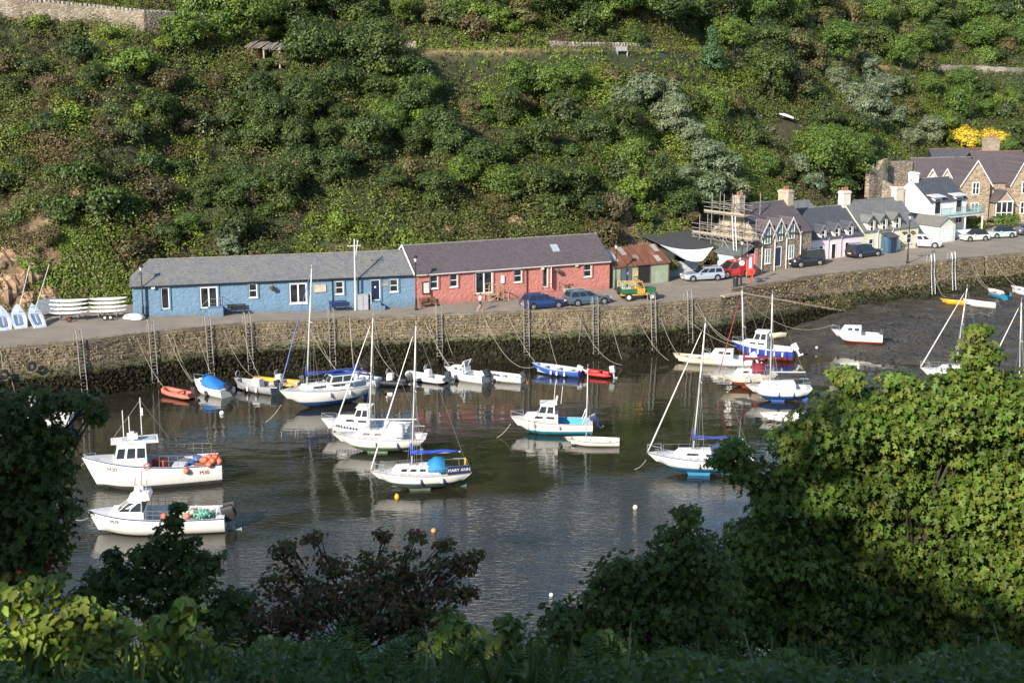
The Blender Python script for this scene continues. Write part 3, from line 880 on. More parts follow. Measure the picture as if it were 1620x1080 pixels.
def rail(mb, pts, h=.95, r=.03, mid=True, step=None):
    pts = [Vector(p) for p in pts]
    for a, c in zip(pts[:-1], pts[1:]):
        up = Vector((0, 0, h)); mb.tube([a + up, c + up], r, 5)
        if mid: mb.tube([a + up * .5, c + up * .5], r * .8, 4)
        n = max(1, int((c - a).length / (step or 1.2)))
        for i in range(n + 1): q = a.lerp(c, i / n); mb.tube([q, q + up], r, 5)
POT = M((0.34, 0.14, 0.08), .85)
BLUEW = rubble_paint("blue", (0.135, 0.232, 0.340), (0.105, 0.185, 0.275))
PINKW = rubble_paint("pink", (0.46, 0.180, 0.150), (0.37, 0.14, 0.115))
SLATE_G = slate("grey", (0.13, 0.135, 0.145), (0.185, 0.19, 0.195), (0.20, 0.195, 0.15), .24, .75)
SLATE_P = slate("purple", (0.092, 0.074, 0.084), (0.125, 0.100, 0.110), (0.11, 0.10, 0.09), .24, .3)
SLATE_B = slate("blueblack", (0.06, 0.068, 0.085), (0.085, 0.092, 0.11), (0.10, 0.10, 0.09), .24, .3)
RIDGE = M((0.22, 0.21, 0.2), .85, var=.3)
RIDGE_T = M((0.24, 0.115, 0.08), .85, var=.3)
CREAM = M((0.70, 0.66, 0.50), .8, var=.06, bm=.3)
LILAC = M((0.74, 0.64, 0.69), .8, var=.05, bm=.3)
WHITEW = M((0.80, 0.80, 0.79), .75, var=.04, bm=.2)
STONEC = stone("brown", [(0.15, .115, .085), (0.26, .20, .14), (0.34, .27, .20), (.20, .17, .15)], (0.30, .26, .20))
STONEL = stone("light", [(0.36, .29, .21), (0.46, .39, .29), (0.52, .45, .35), (.40, .35, .30)], (0.50, .44, .35))
STONER = stone("rubble", [(0.22, .18, .14), (0.34, .28, .21), (0.42, .36, .29), (.28, .24, .21)], (0.12, .10, .08), bm=1.0)

# ---- the long blue building
p0 = PR(203, 502); p1 = PR(657, 488)
O = Vector((-35.2, 129.9, 4.55)); a = R(14.6); L = 26.6
bl = thing("blue_cottage", "long low blue painted stone building with grey slate roof", "building", O, a)
SURR['blue_cottage'] = M((0.115, 0.20, 0.30), .7, var=.1); SURR['pink_cottage'] = M((0.43, 0.165, 0.14), .7, var=.1)
walls(bl, L, 5.6, 3.1, 1.85, BLUEW, hipL=1)
roof(bl, L, 5.6, 3.1, 1.85, SLATE_G, hipL=1.6, hipR=0, ridge=RIDGE)
gutter(bl, -.1, L, 3.0, BLACK)
for px in (232, 526, 566): pipe(bl, fac(bl, px, 470)[0], -.3, 3.0, IRON)
MBLUE = M((0.012, 0.02, 0.06), .4)
winpx(bl, 254, 455, 268.5, 488, 'none', name='door', sill=False)
winpx(bl, 315.5, 454, 345, 486.5, 'two', name='door', sill=False, fw=.12)
winpx(bl, 393, 449, 407, 470); winpx(bl, 530, 445, 543.5, 464.5); winpx(bl, 616, 441.5, 629.5, 461)
winpx(bl, 457, 448, 486, 479, 'two', fw=.13)
dr = winpx(bl, 585.5, 442.5, 601.5, 474.5, 'none', name='door', sill=False, panemat=MBLUE)
MB().box((.0, -.03, 1.3), (.16, .03, .16)).build('door_knocker', WHITE, dr)
x, z = fac(bl, 341, 487)
st_ = MB(); x2 = fac(bl, 352, 490)[0]; x1 = fac(bl, 318, 490)[0]
st_.b2(x1 + .6, x2, -1.25, -.01, -.6, .85); st_.b2(x1 + .25, x1 + .6, -1.25, -.01, -.6, .5); st_.b2(x1 - .1, x1 + .25, -1.25, -.01, -.6, .2)
st_.build('step', BLUEW, bl)
mb = MB(); rail(mb, [(x1 + .65, -1.2, .85), (x2 - .04, -1.2, .85), (x2 - .04, -.05, .85)], .9, .025); mb.tube([(x1 + .65, -1.2, 1.75), (x1 - .1, -1.2, 1.0), (x1 - .1, -1.2, -.2)], .025, 5)
mb.build('handrail', STEEL, bl)
st_ = MB(); x1 = fac(bl, 584, 480)[0]; x2 = fac(bl, 608, 480)[0]
st_.b2(x1, x2 - .5, -1.1, -.01, -.6, .62); st_.b2(x2 - .5, x2 - .1, -1.1, -.01, -.6, .3); st_.build('step', BLUEW, bl)
mb = MB(); rail(mb, [(x1 + .03, -.08, .62), (x1 + .03, -1.06, .62)], .95, .03); mb.build('handrail', WHITE, bl)

def hanging_basket(root_, px, py, label, fl=(.45, .05, .06)):
    x, z = fac(root_, px, py); M_ = Matrix.Translation(root_.location) @ Matrix.Rotation(root_.rotation_euler[2], 4, 'Z')
    t_ = thing("hanging_basket", label, "hanging basket", M_ @ Vector((x, -.4, z)), root_.rotation_euler[2])
    mb = MB(); mb.lathe((0, 0, -.25), [(.06, 0), (.2, .12), (.25, .25)], 10); mb.build('basket', WOODD, t_)
    mb = MB(); mb.tube([(0, .38, .35), (0, 0, .45), (0, 0, .1)], .015, 4); mb.build('bracket', IRON, t_)
    C, N_, I, g = cluster_pts([((0, 0, .02), (.28, .28, .2))], 14, 12, .09, int(px))
    leaf_obj('flowers', C, N_, .11, tint(g, len(C), (.06, .10, .03), .3, I, .2, fl, .5), FOLN, 'quad', t_, g=g)
hanging_basket(bl, 430.5, 455, "red hanging flower basket on the blue wall")
def plate(name, root_, px0, py0, px1, py1, mat, label, cat, fmat=None, th=.05):
    xa, zt = fac(root_, px0, py0); xb, zb = fac(root_, px1, py1)
    M_ = Matrix.Translation(root_.location) @ Matrix.Rotation(root_.rotation_euler[2], 4, 'Z')
    t_ = thing(name, label, cat, M_ @ Vector(((xa + xb) / 2, 0, (zt + zb) / 2)), root_.rotation_euler[2])
    w, h = abs(xb - xa), abs(zt - zb)
    MB().b2(-w / 2, w / 2, -.02 - th, -.015, -h / 2, h / 2).build('board', mat, t_)
    mb = MB(); f = .09 if fmat else .05
    for q in ((-w / 2 - f, -w / 2, -h / 2 - f, h / 2 + f), (w / 2, w / 2 + f, -h / 2 - f, h / 2 + f), (-w / 2, w / 2, h / 2, h / 2 + f), (-w / 2, w / 2, -h / 2 - f, -h / 2)):
        mb.b2(q[0], q[1], -.05 - th, -.012, q[2], q[3])
    mb.build('frame', fmat or mat, t_)
    return t_, w, h
plate("sign_board", bl, 497, 451, 515, 460.5, M((.55, .47, .36), .7, var=.2), "pale weathered name board on the blue wall beside the large window", "sign")
plate("sign_board", bl, 605, 447, 615, 451, M((.35, .28, .2), .7, var=.2), "small brown name plate between blue door and window", "sign")
MB().b2(-.2, .2, -.35, 0, -.1, .12)
x, z = fac(bl, 242, 454); MB().box((x, -.16, z), (.32, .3, .26)).build('alarm_box', WHITE, bl)
# grey cabinet
c = front(bl, 573, .42); t_ = thing("utility_cabinet", "grey metal cabinet standing by the dark blue door", "cabinet", c, a)
MB().b2(-.5, .5, -.3, .3, 0, 1.45).build('cabinet_body', M((.36, .38, .40), .6), t_); MB().b2(-.53, .53, -.34, .34, 1.452, 1.5).build('cabinet_lid', M((.42, .44, .45), .6), t_)
MB().b2(-.012, .012, -.312, -.302, .1, 1.4).build('door_gap', BLACK, t_)
# signal mast
c = front(bl, 560.5, .75); t_ = thing("signal_mast", "tall pale signal mast with crossarm in front of the blue building", "mast", c, a)
MB().tube([(0, 0, 0), (.05, 0, 6.9)], [.09, .055], 8).build('pole', MASTM, t_); MB().tube([(-.65, 0, 6.25), (.62, 0, 6.25)], .045, 6).build('crossarm', MASTM, t_)
MB().tube([(.05, .05, 4.6), (.38, .05, 6.75)], .04, 6).build('gaff', MASTM, t_); mb = MB(); mb.tube([(.6, 0, 6.25), (.25, .1, 3), (.3, .1, .3)], .012, 4); mb.build('halyard', ROPE, t_)

# ---- the long pink building
O = Vector((-9.35, 136.35, 4.55)); a = R(24.2); L = 21.3
pk = thing("pink_cottage", "long low salmon pink building with purple slate roof", "building", O, a)
walls(pk, L, 6.6, 3.15, 2.25, PINKW)
roof(pk, L, 6.6, 3.15, 2.25, SLATE_P, gov=.18, ridge=RIDGE)
gutter(pk, -.1, L, 3.03, M((.55, .52, .5), .6))
pipe(pk, fac(pk, 833, 440)[0], -.2, 3.0, IRON)
mb = MB(); 
for q in ((-.3, -.25), ): 
    mb.add([(-.24, -.25, 2.98), (-.24, 3.3, 5.42), (-.24, 6.85, 2.98), (-.24, 6.85, 3.2), (-.24, 3.3, 5.64), (-.24, -.25, 3.2)], [(0, 1, 4, 5), (1, 2, 3, 4)])
    mb.add([(-.17, -.25, 3.2), (-.17, 3.3, 5.64), (-.17, 6.85, 3.2), (-.24, 6.85, 3.2), (-.24, 3.3, 5.64), (-.24, -.25, 3.2)], [(0, 1, 4, 5), (1, 2, 3, 4)])
mb.build('verge_trim', WHITE, pk)
for q in ((680, 435.5, 692.5, 455.5), (711, 433, 723.5, 453), (812.5, 426.5, 825, 445.5), (923, 418, 935, 437)): winpx(pk, *q)
winpx(pk, 751, 430.5, 779, 463, 'two', name='door', sill=False, fw=.12)
winpx(pk, 858, 422, 866, 454, 'none', name='door', sill=False)
xa, zt = fac(pk, 866, 422); xb, zb = fac(pk, 870, 454)
MB().box((xa + .28, -.3, (zt + zb) / 2), (.06, .62, zt - zb - .02), R(-25)).build('open_door', WHITE, pk)
q = fac(pk, 878, 400, 1.8); k = 2.25 / 3.3
rl = MB(); rl.box((q[0], 1.75, 3.15 + 1.75 * k + .16), (.8, 1.15, .08), 0, 0, 1, math.atan(k)); rl.build('rooflight', [GREYM], pk)
rl2 = MB(); rl2.box((q[0], 1.75, 3.15 + 1.75 * k + .2), (.62, .95, .06), 0, 0, 1, math.atan(k)); rl2.build('rooflight_pane', M((.35, .42, .46), .08), pk)
q0 = fac(pk, 795, 442); MB().b2(q0[0] - .15, q0[0] + .15, -.14, -.005, q0[1] - .35, q0[1] + .4).build('meter_box', WHITE, pk)
for px, py in ((857, 424), (911, 419)): q0 = fac(pk, px, py); MB().box((q0[0], -.14, q0[1]), (.3, .26, .26)).build('alarm_box', M((.7, .66, .5), .5), pk)
# wooden steps at the glazed door
x1, x2 = fac(pk, 766, 460)[0], fac(pk, 790, 460)[0]
s_ = thing("timber_steps", "pale timber steps with handrails at the pink building's glazed door", "steps", pk.location + Vector((math.cos(a) * x1, math.sin(a) * x1, 0)), a)
w_ = x2 - x1
mb = MB(); mb.b2(0, w_ * .62, -1.2, -.02, .66, .74)
for i, zz in enumerate((.52, .34, .16)): mb.b2(w_ * .62 + .28 * i + .01, w_ * .62 + .28 * (i + 1), -1.2, -.02, zz - .06, zz)
mb.build('tread', WOODL, s_)
for yy in (-1.17, -.06):
    mb = MB(); rail(mb, [(0.03, yy, .1), (w_ * .6, yy, .1)], 1.6, .045, False); mb.tube([(w_ * .6, yy, 1.7), (w_ + .5, yy, 1.0), (w_ + .5, yy, 0)], .045, 5); mb.tube([(0, yy, 1.15), (w_ * .6, yy, 1.15), (w_ + .5, yy, .5)], .035, 4)
    mb.build('handrail', WOODL, s_)
mb = MB(); mb.tube([(0, -1.18, .1), (w_ * .6, -1.18, .62)], .04, 4); mb.tube([(w_ * .6, -1.18, .1), (0, -1.18, .62)], .04, 4); mb.build('brace', WOODL, s_)
# ramp with railing at the open door
x1, x2, x3 = fac(pk, 832, 450)[0], fac(pk, 858, 450)[0], fac(pk, 884, 450)[0]
mb = MB(); mb.prism([(x1, -.3), (x3, -.3), (x3, .5), (x2, .5), (x1, .06)], -1.35, -.015, 'Y'); mb.build('ramp', PINKW, pk)
mb = MB(); rail(mb, [(x1, -1.3, .05), (x2, -1.3, .5), (x2 + .4, -1.3, .5)], .9, .022); rail(mb, [(x3 - .05, -.1, .5), (x3 - .05, -1.3, .5)], .9, .022); mb.build('handrail', STEEL, pk)
hanging_basket(pk, 881, 428, "grey green hanging basket beside the open door on the pink wall", (.25, .25, .25))
t_, w_, h_ = plate("notice_board", pk, 669, 447, 679, 463, M((.62, .64, .62), .3), "black framed notice board at the left end of the pink wall", "notice board", BLACK)
for px, w, lab in ((893, .75, "grey planter box by the pink building's ramp"),):
    c = front(pk, px, 1.0); t_ = thing("planter", lab, "planter", c, a)
    MB().box((0, 0, .35), (1.0, .55, .7), 0, 0, 1.08).build('planter_box', M((.40, .40, .38), .8), t_)
    C, N_, I, g = cluster_pts([((0, 0, .85), (.45, .25, .25))], 16, 14, .12, 5)
    leaf_obj('plant', C, N_, .14, tint(g, len(C), (.05, .085, .03), .3, I, .2, (.4, .1, .05), .25), FOLN, 'quad', t_, g=g)

def bench(px, root_, a, mat, label):
    c = front(root_, px, .45); t_ = thing("bench", label, "bench", c, a)
    mb = MB(); [mb.b2(-.85, .85, -.42 + .14 * i, -.31 + .14 * i, .43, .47) for i in range(4)]; mb.build('seat', mat, t_)
    mb = MB(); [mb.b2(-.85, .85, .12, .15, .55 + .14 * i, .66 + .14 * i) for i in range(3)]; mb.build('backrest', mat, t_)
    for s in (-1, 1):
        mb = MB(); mb.tube([(s * .75, -.4, 0), (s * .75, -.4, .62), (s * .75, .1, .62)], .035, 4); mb.tube([(s * .75, .16, 0), (s * .75, .14, .95)], .035, 4); mb.build('end_frame', mat, t_)
bench(374, bl, R(14.6), IRON, "dark metal bench right of the blue building's glazed doors")
bench(534, bl, R(14.6), NAVY, "blue bench against the blue wall under the small sash window")
bench(674, pk, R(24), WOODD, "brown bench against the pink wall under the notice board")

# ---- green shed with rusty iron roof
O = PR(970, 455.5); O.z = 4.7; a = R(30); L = 7.0
sh = thing("corrugated_shed", "pale green shed with rusty corrugated iron roof", "shed", O, a)
GREENW = M((.33, .40, .29), .8, var=.2, vs=1.5, bm=.2)
m, t, b = newmat("rusty_iron")
co = objco(t, (3.2, .5, .5)); n = noise(t, 1.0, 7, co, .7)
wv = nn(t, 'ShaderNodeTexWave'); setin(wv, Scale=2.2, Distortion=0.0); t.links.new(objco(t), wv.inputs[0])
t.links.new(ramp(t, n.outputs[0], [(.28, (.085, .032, .018)), (.48, (.16, .055, .028)), (.62, (.24, .10, .055)), (.72, (.36, .27, .22))]), b.inputs['Base Color'])
setin(b, Roughness=.8); bump(t, b, wv.outputs[0], .6, .05); RUST = m
walls(sh, L, 5.5, 2.25, 1.5, GREENW)
rr = roof(sh, L, 5.5, 2.25, 1.5, RUST, gov=.25, th=.05)
k = 1.5 / 2.75
for x_, u0, u1, col in ((.5, .25, .95, (.62, .60, .57)), (2.1, .55, 1.0, (.46, .40, .36)), (5.7, .05, .38, (.55, .5, .46)), (3.2, .3, .5, (.40, .28, .22)), (6.4, .6, 1, (.5, .46, .43))):
    mb = MB(); f_ = [(x_, u0 * 2.7, 2.25 + u0 * 2.7 * k + .058), (x_ + .62, u0 * 2.7, 2.25 + u0 * 2.7 * k + .058), (x_ + .62, u1 * 2.7, 2.25 + u1 * 2.7 * k + .062), (x_, u1 * 2.7, 2.25 + u1 * 2.7 * k + .062)]
    mb.add(f_ + [(p[0], p[1], p[2] - .03) for p in f_], [(0, 1, 2, 3), (7, 6, 5, 4), (0, 1, 5, 4), (2, 3, 7, 6), (1, 2, 6, 5), (3, 0, 4, 7)]); mb.build('roof_sheet', M(col, .5, .3, .2, 3), rr)
winpx(sh, 1009, 417, 1028.5, 447, 'none', name='door', sill=False, frame=WOODD, panemat=M((.02, .015, .02), .6))
t_, w_, h_ = plate("notice_board", sh, 982.5, 427, 996.5, 443.5, M((.10, .14, .17), .35), "dark blue information board on the green shed wall", "notice board", WOODD)
MB().b2(.1, .3, -.075, -.072, .05, .3).build('poster', WHITE, t_)
plate("sign_board", sh, 1003, 429, 1008, 436, M((.6, .45, .2), .5), "small yellow sign on the green shed beside its black door", "sign")
MB().b2(7.02, 7.12, -.05, .05, -.3, 2.1).build('corner_post', WOODD, sh)

# ---- dark lean-to, sail and grey yard wall
O = PR(1068, 437) + Vector((0.2, 3.6, 0)); a = R(30)
le = thing("lean_to_shed", "dark open fronted shed with flat dark green roof behind the white sail", "shed", O, a)
DKG = M((.035, .045, .045), .7); 
mb = MB(); mb.b2(0, 6.4, 2.2, 2.5, -.5, 2.6); mb.b2(0, .2, 0, 2.2, -.5, 2.5); mb.b2(6.2, 6.4, 0, 2.2, -.5, 2.5); mb.build('wall', DKG, le)
mb = MB(); mb.prism([(-2.6, 2.55), (4.2, 3.55), (4.2, 3.68), (-2.6, 2.68)], -1.5, 6.9, 'X'); mb.build('roof', M((.065, .07, .068), .75, var=.25), le)
for x_ in (0.1, 3.2, 6.2): MB().b2(x_, x_ + .12, -2.2, -2.08, -.4, 2.62).build('post', WOODD, le)
cs = [PY(1043, 386, 151), PY(1129, 390.5, 151.5), PY(1112, 412, 149.2), PY(1072, 404, 149.0)]
vs, fs = [], []
n = 8
for i in range(n + 1):
    for j in range(n + 1):
        u, v = i / n, j / n
        p = cs[0].lerp(cs[1], u).lerp(cs[3].lerp(cs[2], u), v)
        p.z -= .45 * 4 * u * (1 - u) * (1 - .3 * v) ; vs.append(p)
for i in range(n):
    for j in range(n): fs.append((i * (n + 1) + j, i * (n + 1) + j + 1, (i + 1) * (n + 1) + j + 1, (i + 1) * (n + 1) + j))
vs2 = [p - Vector((0, 0, .03)) for p in vs]
mb = MB(); mb.add(vs, fs); mb.add(vs2, fs)
tag(mb.build("shade_sail", M((.66, .66, .65), .7, var=.05), smooth=True), "white fabric shade sail stretched beside the rusty shed", "shade sail")
g0, g1 = PR(1063, 440), PR(1101, 438)
mb = MB(); d_ = g1 - g0; mb.box(((g0 + g1) / 2 + Vector((0, .8, .55))), (d_.length + .6, .25, 2.0), math.atan2(d_.y, d_.x)); mb.box(((g0 + g1) / 2 + Vector((0, .8, 1.6))), (d_.length + .7, .34, .08), math.atan2(d_.y, d_.x))
tag(mb.build("yard_wall", M((.44, .46, .48), .8, var=.15, vs=1.2)), "smooth grey yard wall below the white sail", "wall")

# ---- stone cottage under repair
O = PR(1198, 432.5); O.z = 4.7; a = R(39); L = 9.0; D = 7.0
sc = thing("stone_cottage", "brown stone cottage with three steep front gables and scaffolded end", "house", O, a)
walls(sc, L, D, 4.15, 3.0, STONEC)
roof(sc, L, D, 4.15, 3.0, SLATE_P, gov=.02, ov=.15, ridge=RIDGE)
MB().b2(-.035, -.002, .01, D - .01, -.5, 4.14).add([(-.035, .01, 4.14), (-.035, D - .01, 4.14), (-.035, D / 2, 7.08), (-.002, .01, 4.14), (-.002, D - .01, 4.14), (-.002, D / 2, 7.08)], [(0, 1, 2), (0, 2, 5, 3), (1, 4, 5, 2)]).build('gable_facing', STONEL, sc)
for (px, pxp, pyp, wins) in ((1214, 1217.5, 349, (1209, 360, 1219.5, 385)), (1233, 1236, 346, (1228, 357, 1238, 381)), (1252, 1255, 340, (1247.5, 355, 1256.5, 377))):
    xx = (fac(sc, wins[0], 370)[0] + fac(sc, wins[2], 370)[0]) / 2
    dm = dormer(sc, xx, 2.25, 3.4, 4.15, 5.75, 3.2, STONEC, SLATE_P, -.012, verge=M((.62, .62, .62), .6))
    x1, zt = fac(sc, wins[0], wins[1]); x2, zb = fac(sc, wins[2], wins[3])
    window(sc, xx, zb, .95, zt - zb, 'bars', y=-.03, parent=dm, single=True, panemat=M((.16, .24, .25), .15), fw=.07)
for q in ((1210.5, 394, 1218, 416), (1248, 388, 1255.5, 408)): winpx(sc, *q, kind='bars', panemat=M((.16, .24, .25), .15))
winpx(sc, 1225, 391, 1235, 421, 'none', name='door', sill=False, frame=WHITE, panemat=M((.02, .035, .09), .4))
for px in (1204.5, 1224.5, 1243, 1265): pipe(sc, fac(sc, px, 400)[0], -.2, 4.15, MASTM, r=.065)
chimney(sc, L - .45, D / 2 + .1, 6.3, 8.4, .9, 1.5, M((.52, .43, .33), .9, var=.25, bm=.6), 3)
chimney(sc, .5, D / 2, 6.3, 8.3, .8, 1.0, M((.45, .38, .30), .9, var=.3, bm=.6), 2)
# side lean-to with blue grey wall
mb = MB(); mb.b2(-2.6, -.05, .15, 3.6, -.6, 2.3); mb.build('side_wall', M((.42, .47, .52), .8, var=.12), sc)
mb = MB(); mb.add([(-2.8, -.1, 2.3), (-.04, -.1, 3.5), (-.04, 5.8, 3.5), (-2.8, 5.8, 2.3), (-2.8, -.1, 2.18), (-.04, -.1, 3.38), (-.04, 5.8, 3.38), (-2.8, 5.8, 2.18)], [(0, 1, 2, 3), (7, 6, 5, 4), (0, 1, 5, 4), (3, 2, 6, 7), (0, 3, 7, 4)]); mb.build('side_roof', M((.12, .13, .125), .8, var=.25), sc)
mb = MB(); mb.b2(-2.58, -.1, .06, .145, -.4, 2.2); mb.build('garage_door', M((.38, .44, .50), .5), sc)
mb = MB(); mb.b2(-.5, -.06, -.02, .055, -.3, 2.9); mb.build('pink_pilaster', M((.62, .22, .22), .7), sc)
# scaffold
sf = thing("scaffold", "steel pole scaffold with planks round the stone cottage's end chimney", "scaffolding", sc.location, a)
mb = MB(); xs_ = (-.45, -1.75); ys_ = (.0, 1.8, 3.6, 5.4, 7.2)
for x_ in xs_:
    for y_ in ys_: mb.tube([(x_, y_, 2.2 if x_ > -1 or y_ > 3.6 else 0), (x_, y_, 8.6 if 1 < y_ < 6 else 6.0)], .045, 5)
mb.build('upright', STEEL, sf)
mb = MB()
for z_ in (3.85, 4.5, 5.0, 6.35, 7.0, 7.5):
    y0_, y1_ = ((-.8, 8.4) if z_ < 5.5 else (.6, 6.6))
    for x_ in xs_: mb.tube([(x_, y0_, z_), (x_, y1_, z_)], .04, 5)
    for y_ in ys_:
        if y0_ < y_ < y1_: mb.tube([(xs_[1] - .3, y_, z_), (xs_[0] + .2, y_, z_)], .035, 4)
for z_ in (7.0, 7.6):
    for y_ in (2.2, 5.0): mb.tube([(-1.8, y_, z_), (3.0, y_, z_)], .04, 5)
for y_ in (2.2, 5.0): mb.tube([(2.6, y_, 5.6), (2.6, y_, 8.6)], .045, 5)
mb.build('ledger', STEEL, sf)
mb = MB(); zz = 3.45
for i in range(18):
    y_ = -.7 + i * .5; mb.tube([(-1.8, y_, 3.45 if i % 2 else 3.85), (-1.8, y_ + .5, 3.85 if i % 2 else 3.45)], .03, 4)
mb.tube([(-1.8, -.8, 3.45), (-1.8, 8.4, 3.45)], .035, 4); mb.build('lattice_beam', STEEL, sf)
mb = MB(); mb.b2(-1.75, -.5, -.7, 8.2, 3.9, 3.96); mb.b2(-1.85, -1.8, -.7, 8.2, 3.97, 4.17); mb.build('plank_deck', M((.40, .34, .25), .8, var=.2, vs=4), sf)
mb = MB(); mb.b2(-1.75, -.5, .6, 6.5, 6.42, 6.48); mb.b2(-1.85, -1.8, .6, 6.5, 6.49, 6.7); mb.build('plank_deck', M((.40, .34, .25), .8, var=.2, vs=4), sf)
mb = MB(); mb.tube([(-2.1, 1.0, .4), (-1.9, 1.8, 6.4)], .05, 4); mb.tube([(-2.1, 1.45, .4), (-1.9, 2.25, 6.4)], .05, 4)
for i in range(18): q = i / 18; mb.tube([(-2.1 + .2 * q, 1.0 + .8 * q, .4 + 6 * q), (-2.1 + .2 * q, 1.45 + .8 * q, .4 + 6 * q)], .03, 4)
mb.build('access_ladder', ALU, sf)
mb = MB(); mb.tube([(-1.75, 0, 0), (-1.75, 3.6, 3.6)], .04, 4); mb.tube([(-1.75, 3.6, 3.9), (-1.75, 1.8, 6.4)], .04, 4); mb.build('brace', STEEL, sf)

# ---- lilac and cream terrace
def cottage(name, label, O, a, L, D, h, rise, wm, rm, wins, dorm, dv, dw=1.15):
    t_ = thing(name, label, "house", O, a)
    walls(t_, L, D, h, rise, wm); roof(t_, L, D, h, rise, rm, gov=0.0, ov=.18, ridge=RIDGE)
    for d in dorm:
        x1, zt = fac(t_, d[0], d[1]); x2, zb = fac(t_, d[2], d[3]); xm = (x1 + x2) / 2
        dm = dormer(t_, xm, dw, h - .4, zt - .18, zt + .48, 2.3, wm, rm, -.01, dv)
        window(t_, xm, zb, .62, zt - zb - .05, 'sash', y=-.025, parent=dm, single=True, fw=.09)
    for q in wins: winpx(t_, *q[:4], kind=q[4], name=q[5], sill=q[5] == 'window')
    return t_
O = PR(1274, 414.5); O.z = 4.75
lc = cottage("lilac_cottage", "pale lilac cottage with three small dormers behind the black car", O, R(32), 9.0, 6.4, 2.75, 3.0, LILAC, SLATE_B,
  [(1295.5, 389, 1302, 409, 'sash', 'window'), (1315, 385.5, 1321.5, 410, 'none', 'door'), (1336.5, 383, 1342.5, 401, 'sash', 'window')],
  [(1298, 364, 1305.5, 379), (1320, 361, 1327, 375.5), (1341, 358, 1348, 372)], M((.2, .2, .22), .6))
for px in (1309.5, 1329.5): pipe(lc, fac(lc, px, 390)[0], -.2, 2.7, M((.55, .45, .5), .6))
O2 = O + Vector((math.cos(R(32)), math.sin(R(32)), 0)) * 9.02; O2.z = 4.95
cc_ = cottage("cream_cottage", "cream cottage with three gabled dormers and blue porch", O2, R(33), 9.6, 6.6, 2.85, 3.1, CREAM, SLATE_G,
  [(1374, 378, 1380.5, 394, 'sash', 'window'), (1412.5, 372, 1420, 386, 'sash', 'window'), (1434, 370, 1441, 384, 'sash', 'window')],
  [(1375, 349, 1382.5, 368), (1394, 347, 1402, 365.5), (1415, 344.5, 1423, 362)], M((.06, .065, .07), .6), 1.3)
x1 = fac(cc_, 1393, 390)[0]; x2 = fac(cc_, 1408, 388)[0]
mb = MB(); mb.b2(x1, x2, -1.2, -.01, -.4, 2.05); po = mb.build('porch', M((.06, .12, .19), .5), cc_)
mb = MB(); mb.prism([(-1.35, 1.95), (-.01, 2.35), (-.01, 2.45), (-1.35, 2.06)], x1 - .12, x2 + .12, 'X'); mb.build('porch_roof', SLATE_B, po)
mb = MB(); mb.b2(x1 + .45, x2 - .3, -1.235, -1.205, -.1, 1.85); mb.build('porch_door', M((.02, .03, .07), .35), po)
for px in (1387, 1410): pipe(cc_, fac(cc_, px, 390)[0], -.2, 2.8, WHITE)
chimney(cc_, .1, 3.3, 5.2, 7.3, 1.25, .8, M((.72, .68, .60), .8, var=.12, bm=.3), 3)
chimney(cc_, 9.2, 3.3, 5.2, 7.3, 1.3, .85, M((.66, .60, .48), .8, var=.12, bm=.3), 2)
mb = MB(); mb.b2(1.5, 5.5, 6.9, 10.2, -.5, 3.6); mb.build('rear_wing', CREAM, cc_)
roof(lc, 8.4, 5.0, 4.0, 1.9, SLATE_G, name='rear_roof', gov=.2, x0=4.2).location = (0, 6.3, 0)
MB().b2(4.2, 8.4, 6.5, 11.0, -.3, 4.0).build('rear_wing', M((.42, .40, .36), .85), lc)

# ---- white house with balcony, and garage
a = R(33)
O3 = PY(1471, 319, 184.5); O3.z = 5.0
wh = thing("white_house", "white two storey house with dark slate roof and glass balcony", "house", O3, a)
h = PY(1471, 319, 184.5).z - 5.0
walls(wh, 7.2, 6.6, h, 2.5, WHITEW); roof(wh, 7.2, 6.6, h, 2.5, SLATE_B, ridge=RIDGE, gov=.05)
chimney(wh, .45, 3.3, h + 1.8, h + 3.5, .8, 1.1, WHITEW, 0)
zb_ = fac(wh, 1500, 338)[1]
for q in ((1479, 314, 1487, 333), (1512.5, 311.5, 1520.5, 330)):
    x1, zt = fac(wh, q[0], q[1]); x2, zb = fac(wh, q[2], q[3])
    dm = MB(); dm.b2(x1 - .25, x2 + .25, -.035, .9, zb_ + .05, zt + .12); do_ = dm.build('dormer', WHITEW, wh)
    MB().prism([(-.45, zt + .13), (1.5, zt + .45), (1.5, zt + .53), (-.45, zt + .21)], x1 - .6, x2 + .6, 'X').build('dormer_roof', M((.62, .62, .62), .6), do_)
    window(wh, (x1 + x2) / 2, zb_ + .06, x2 - x1 + .1, zt - zb_ - .15, 'none', y=-.05, parent=do_, single=True)
MB().b2(-.3, 8.2, -2.3, -.01, zb_ - .18, zb_).build('balcony_floor', M((.55, .62, .62), .5), wh)
m, t, b = newmat("balcony_glass"); setin(b, Roughness=.05); b.inputs['Base Color'].default_value = (.7, .85, .85, 1); b.inputs['Transmission Weight'].default_value = .85; b.inputs['IOR'].default_value = 1.1
mb = MB(); mb.b2(-.28, 8.18, -2.28, -2.26, zb_ + .05, zb_ + 1.05); mb.b2(8.14, 8.16, -2.24, -.05, zb_ + .05, zb_ + 1.05); mb.build('balustrade', m, wh)
mb = MB(); [mb.tube([(x_, -2.27, zb_), (x_, -2.27, zb_ + 1.08)], .03, 5) for x_ in (-.28, 1.4, 3.1, 4.8, 6.5, 8.15)]; mb.tube([(-.28, -2.27, zb_ + 1.08), (8.15, -2.27, zb_ + 1.08)], .03, 5); mb.build('balcony_rail', ALU, wh)
for x_ in (1.2, 4.5, 7.9): MB().b2(x_ - .07, x_ + .07, -2.25, -2.1, -.6, zb_ - .18).build('balcony_post', WHITE, wh)
